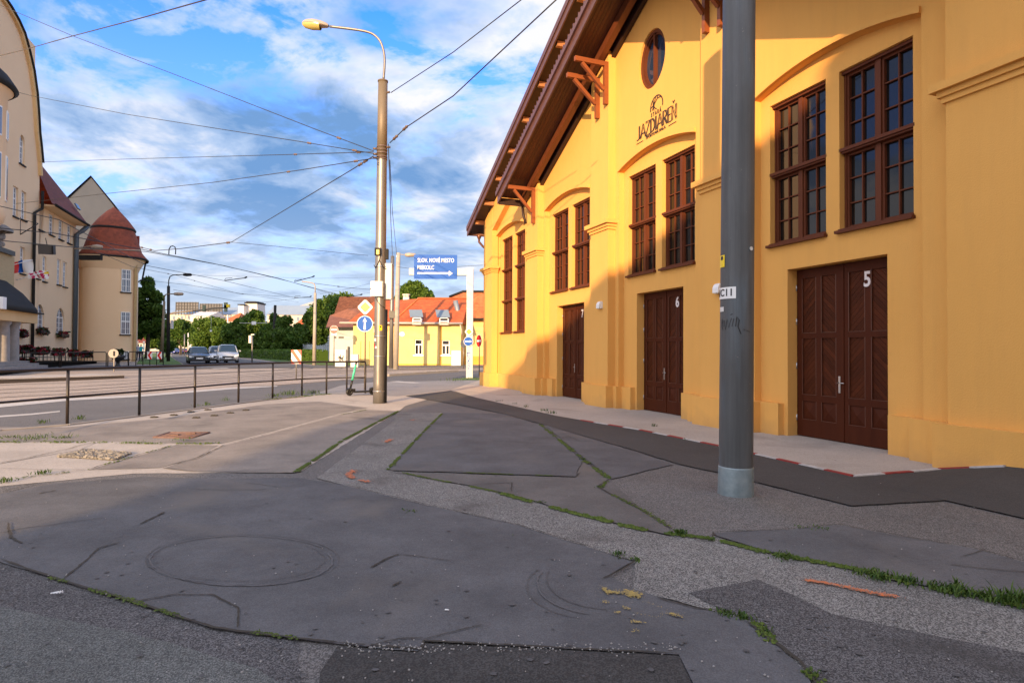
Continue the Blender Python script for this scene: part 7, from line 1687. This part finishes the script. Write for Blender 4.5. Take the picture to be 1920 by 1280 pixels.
b = G(472.5, 679); o = thing('traffic_signal', 'traffic signal seen from behind on a grey pole in front of the hedge', 'traffic signal', b); q = MB(); q.tube([(0, 0, -.1), (0, 0, at(472, 627, b.y).z-b.z)], .07, 8); obj('post', q, CPOLE, o); q = MB(); z0_, z1_ = at(470, 643, b.y).z-b.z, at(470, 629, b.y).z-b.z; q.box((-.30, -.12, z0_), (-.05, .15, z1_)); q.box((-.1, -.1, z1_+.05), (.2, .1, z1_+.15)); obj('signal_box', q, WHITEM, o)
b = at(476, 605.5, 70.); o = thing('hanging_lamp', 'white square lamp hung on a thin wire before the tree row', 'hanging lamp', b); q = MB(); q.box((-.22, -.1, -.2), (.22, .1, .2)); obj('housing', q, WHITE, o); q = MB(); q.tube([at(449, 605.5, 70.)-b, at(502, 605.5, 70.)-b], .03, 6); obj('span', q, WHITEM, o)
b = at(395, 620, 90.); q = MB(); q.box((b.x-.12, b.y, b.z-.12), (b.x+.12, b.y+.2, b.z+.12)); q.tube([b+Vector((0, .1, .1)), b+Vector((0, .1, 3.2))], .02, 5); solo('hanging_lamp', q, WHITE, 'small round white lamp dot before the first roadside tree', 'hanging lamp')
b = at(424, 575, 100.); o = thing('mast_arm_signal', 'curved signal mast arm with a yellow-backed traffic light above the road', 'traffic signal', b); q = MB(); q.tube([at(x, y, 100.)-b for x, y in ((306, 590), (330, 586), (370, 582), (400, 578), (424, 577))], .12, 8); q.tube([at(306, 590, 100.)-b, at(305, 668, 100.)-b], .15, 8); obj('arm', q, CPOLE2, o)
q = MB(); q.box((-.3, -.2, -.3), (.15, .3, .7)); s_ = obj('backing_board', q, MATS['mossy_board'] if 'mossy_board' in MATS else mat('mossy_board', (.18, .2, .12), .8), o); q = MB(); q.box((.16, -.22, -.1), (.55, .3, .4)); obj('yellow_cover', q, YELS, s_)
for px in (377, 418):
    p_ = at(px, 577, 99.)-b; q = MB(); q.box((p_.x-.2, -.2, p_.z-.6), (p_.x+.2, .2, p_.z+.5)); obj('signal_head', q, MATS['mossy_board'], o)
# ================= OVERHEAD WIRES =================
def wire(pts, r, label, name='overhead_wire', ins=(), sag=0.0, m=WIRE, group='overhead tram wires'):
    """pts: (px, py, distance)"""
    P = [at(x, y, Y) for x, y, Y in pts]; Q = []
    for a, c in zip(P[:-1], P[1:]):
        for i in range(8): t = i/8; p = a.lerp(c, t); p.z -= sag*4*t*(1-t); Q.append(p)
    Q.append(P[-1]); mid = (Q[0]+Q[-1])/2
    o = thing(name, label, 'wire', mid, group=group); q = MB(); q.tube([p-mid for p in Q], r, 6); obj('wire', q, m, o)
    if ins:
        q = MB()
        for t in ins:
            f = t*(len(Q)-1); i = min(int(f), len(Q)-2); p = Q[i].lerp(Q[i+1], f-i)-mid; d = (Q[i+1]-Q[i]).normalized(); k = r
            q.tube([p-d*k*9, p-d*k*5, p, p+d*k*5, p+d*k*9], [k*1.3, k*3, k*2.2, k*3, k*1.3], 8)
        obj('insulator', q, INSU, o)
PW = (702, 287, 17.9)
wire([(700, 283, 17.9), (590, 242, 20), (320, 137, 24), (137, 68, 27), (0, 10, 29)], .014, 'wire from the lamp pole clamps rising steeply to the upper left corner', ins=(.14,))
wire([(700, 288, 17.9), (565, 266, 20), (240, 215, 28), (60, 180, 36), (-20, 160, 40)], .013, 'second wire from the clamps, rising gently to the left over the curved gable', ins=(.06, .22))
wire([(700, 285, 17.9), (540, 290, 21), (250, 298, 32), (75, 304, 40)], .012, 'nearly level wire from the clamps to the left gable', ins=(.05, .3))
wire([(700, 297, 17.9), (556, 320, 21), (400, 342, 26), (200, 363, 34), (30, 382, 41)], .013, 'wire from the clamps descending slightly left to the long eaves', ins=(.05, .27))
wire([(700, 293, 17.9), (660, 318, 19), (434, 454, 34)], .015, 'wire from the clamps running steeply down left to the span junction', ins=(.18, .3))
wire([(434, 454, 34), (340, 466, 38), (290, 470, 41), (262, 463, 44)], .022, 'dark span wire from the junction to the tower roof', ins=(.02, .75, .95))
wire([(434, 454, 34), (560, 466, 36), (690, 479, 38)], .013, 'thin span wire from the junction to behind the lamp pole')
wire([(393, -2, 12), (269, 33, 15), (137.5, 67.5, 20), (44, 94, 26), (-30, 112, 31)], .014, 'wire crossing the upper left corner and dropping left behind the gable')
wire([(733, 174, 18.1), (850, 98, 15.5), (980, -2, 12.8)], .012, 'upper wire from the pole top to the upper right')
wire([(731, 268, 18.1), (760, 240, 17.5), (850, 180, 15.5), (1045, -2, 12)], .015, 'lower wire from the pole to the upper right behind the hall roof', ins=(.12, .33))
wire([(-30, 425, 36), (100, 437, 40), (262, 467, 48), (400, 494, 60), (520, 521, 75), (648, 558, 110)], .030, 'upper tram contact wire running away down the street')
wire([(-30, 448, 34), (120, 462, 40), (275, 472, 50), (420, 498, 62), (540, 527, 80), (650, 556, 108)], .026, 'companion wire just below the upper tram contact wire')
wire([(-20, 382, 34), (110, 412, 40), (275, 498, 56), (420, 526, 70), (551, 558, 100)], .024, 'lower tram contact wire running past the tower')
wire([(160, 462, 42), (248, 500, 52), (330, 516, 60), (445, 550, 82), (560, 566, 110)], .016, 'thin wire below the lower contact wire', ins=(.45, .56))
wire([(262, 524, 60), (352, 534, 66), (455, 551, 75), (600, 560, 90), (700, 548, 100)], .018, 'thin far span wire dipping between tower and masts', ins=(.5,))
wire([(325, 543, 66), (440, 564, 75), (500, 566, 80), (553, 560, 84)], .018, 'sagging far wire from the tall street lamp to the right')
wire([(325, 515, 60), (454, 518, 70), (590, 522, 80), (700, 520, 90)], .012, 'faint level wire high above the far trees')
wire([(566, 528, 72), (650, 539, 80), (700, 543, 85)], .026, 'short dark wire right of the pale street lamp', ins=(.4,))
wire([(600, 551, 80), (655, 541, 80), (700, 530, 80)], .014, 'thin wire crossing behind the priority sign')
wire([(745, 500, 40), (777, 505, 38), (905, 497, 40)], .012, 'thin wire behind the blue direction sign')
wire([(731, 300, 18), (733, 340, 19), (736, 400, 24), (740, 440, 30), (744, 480, 38)], .011, 'wire dropping steeply from the pole to the poles behind', group='overhead tram wires')
wire([(728, 270, 18), (731, 340, 18.4), (733, 420, 24), (736, 482, 36)], .013, 'twisted black cable hanging beside the silvery pole')
for i, (a, c, Y, lb) in enumerate([((421, 526), (459, 521), 70, 'thin metal suspension bar on the lower contact wire, left one'), ((552, 528), (586, 519), 76, 'suspension bar on the upper contact wire near the pale lamp'), ((552, 558.5), (581, 556.5), 90, 'suspension bar lowest and nearest the dark tree'), ((650, 557), (676, 553), 85, 'suspension bar just left of the priority sign')]):
    p, r = at(*a, Y), at(*c, Y); q = MB(); q.tube([p, r], .05, 6); q.tube([r, r+Vector((.25, 0, .12))], .09, 6); q.tube([p, p+Vector((.1, 0, .25)), p+Vector((.9, 0, .32))], .03, 5); solo('suspension_bar', q, DARKM, lb, 'tram wire fitting', 'suspension bars of the tram wires')
q = MB(); P = [at(x, y, 50.) for x, y in ((316.5, 478), (317, 467), (320, 462), (324, 461), (328, 463), (329.5, 468), (329, 477))]; q.tube(P, .04, 6); solo('wire_yoke', q, DARKM, 'small arched yoke standing up on the two upper contact wires', 'tram wire fitting')
# pale lamp arm in front of the tower
P = at(138, 466, 50.); o = thing('catenary_lamp', 'pale cross arm with lamp head in front of the tower eaves', 'street lamp', P); q = MB(); q.tube([(0, 0, 0), at(263, 469.5, 47.)-P], .045, 8); q.tube([at(150, 464, 49.6)-P, at(172, 461, 49)-P], .04, 6); obj('arm', q, LAMPB, o)
q = MB(); c = at(182, 463, 49)-P; q.smooth = True; q.lathe([(0, -.5), (.16, -.35), (.2, 0), (.12, .4), (0, .5)], n=12, mat=Matrix.Translation(c) @ Matrix.Rotation(math.pi/2, 4, 'Y')); obj('lamp_head', q, LAMPB, o)
q = MB(); a = at(148, 478, 50)-P; c = at(188, 487, 50)-P; q.box((a.x, 0, c.z), (c.x, .3, a.z)); obj('dark_plate', q, DARKM, o)
# ================= HOUSES BEHIND THE CAMERA (they throw the big evening shadow) =================
b = Vector((0, -20, 0)); o = thing('tenement_house', 'plastered tenement with a brown roof standing behind the viewer', 'building', b)
q = MB(); XL = -13.0
q.prism([(-11.3, 0), (22, 0), (22, 14), (6, 18), (-2.7, 13.9), (XL, 11.6), (XL, 7.8), (-11.3, 6.3)], 0, -16, lambda x, z, d: (x, d, z)); obj('wall', q, CREAM2, o)
q = MB(); q.add([(-2.9, .3, 13.85), (6, .3, 18), (6, -16, 18), (-2.9, -16, 13.85), (23, .3, 13.7), (23, -16, 13.7)], [(0, 1, 2, 3), (1, 4, 5, 2)])
q.v += [(v[0], v[1], v[2]+.25) for v in q.v[:6]]; q.f += [[9, 8, 7, 6], [8, 11, 10, 7], [0, 1, 7, 6], [1, 4, 10, 7]]; q.m += [0]*4; q.sm += [False]*4; obj('roof', q, TILED, o)
for fl_ in range(3):
    for i in range(10):
        x = -11.3+1.6+i*3.3; z_ = 1+fl_*2.4
        q = MB(); q.box((x-.6, -.02, z_), (x+.6, .06, z_+1.8)); w_ = obj('window', q, WHITE, o); q = MB(); q.box((x-.5, .061, z_+.1), (x+.5, .07, z_+1.7)); obj('glass', q, LGLASS, w_)
tree(416, 669, 600, 46, 110, LF1, 'rounded tree squeezed between the first two big trees of the row', 662, 3800, 41, .22)
tree(456, 669, 594, 50, 100, LF2, 'darker tree filling the row left of the tallest pointed tree', 664, 4200, 42, .21)
tree(522, 671, 596, 48, 86, LF1, 'lighter tree just right of the grey tram mast', 666, 4200, 43, .19)
tree(558, 673, 606, 44, 84, LF2, 'low dark tree behind the red and white hazard board', 666, 4000, 44, .19)
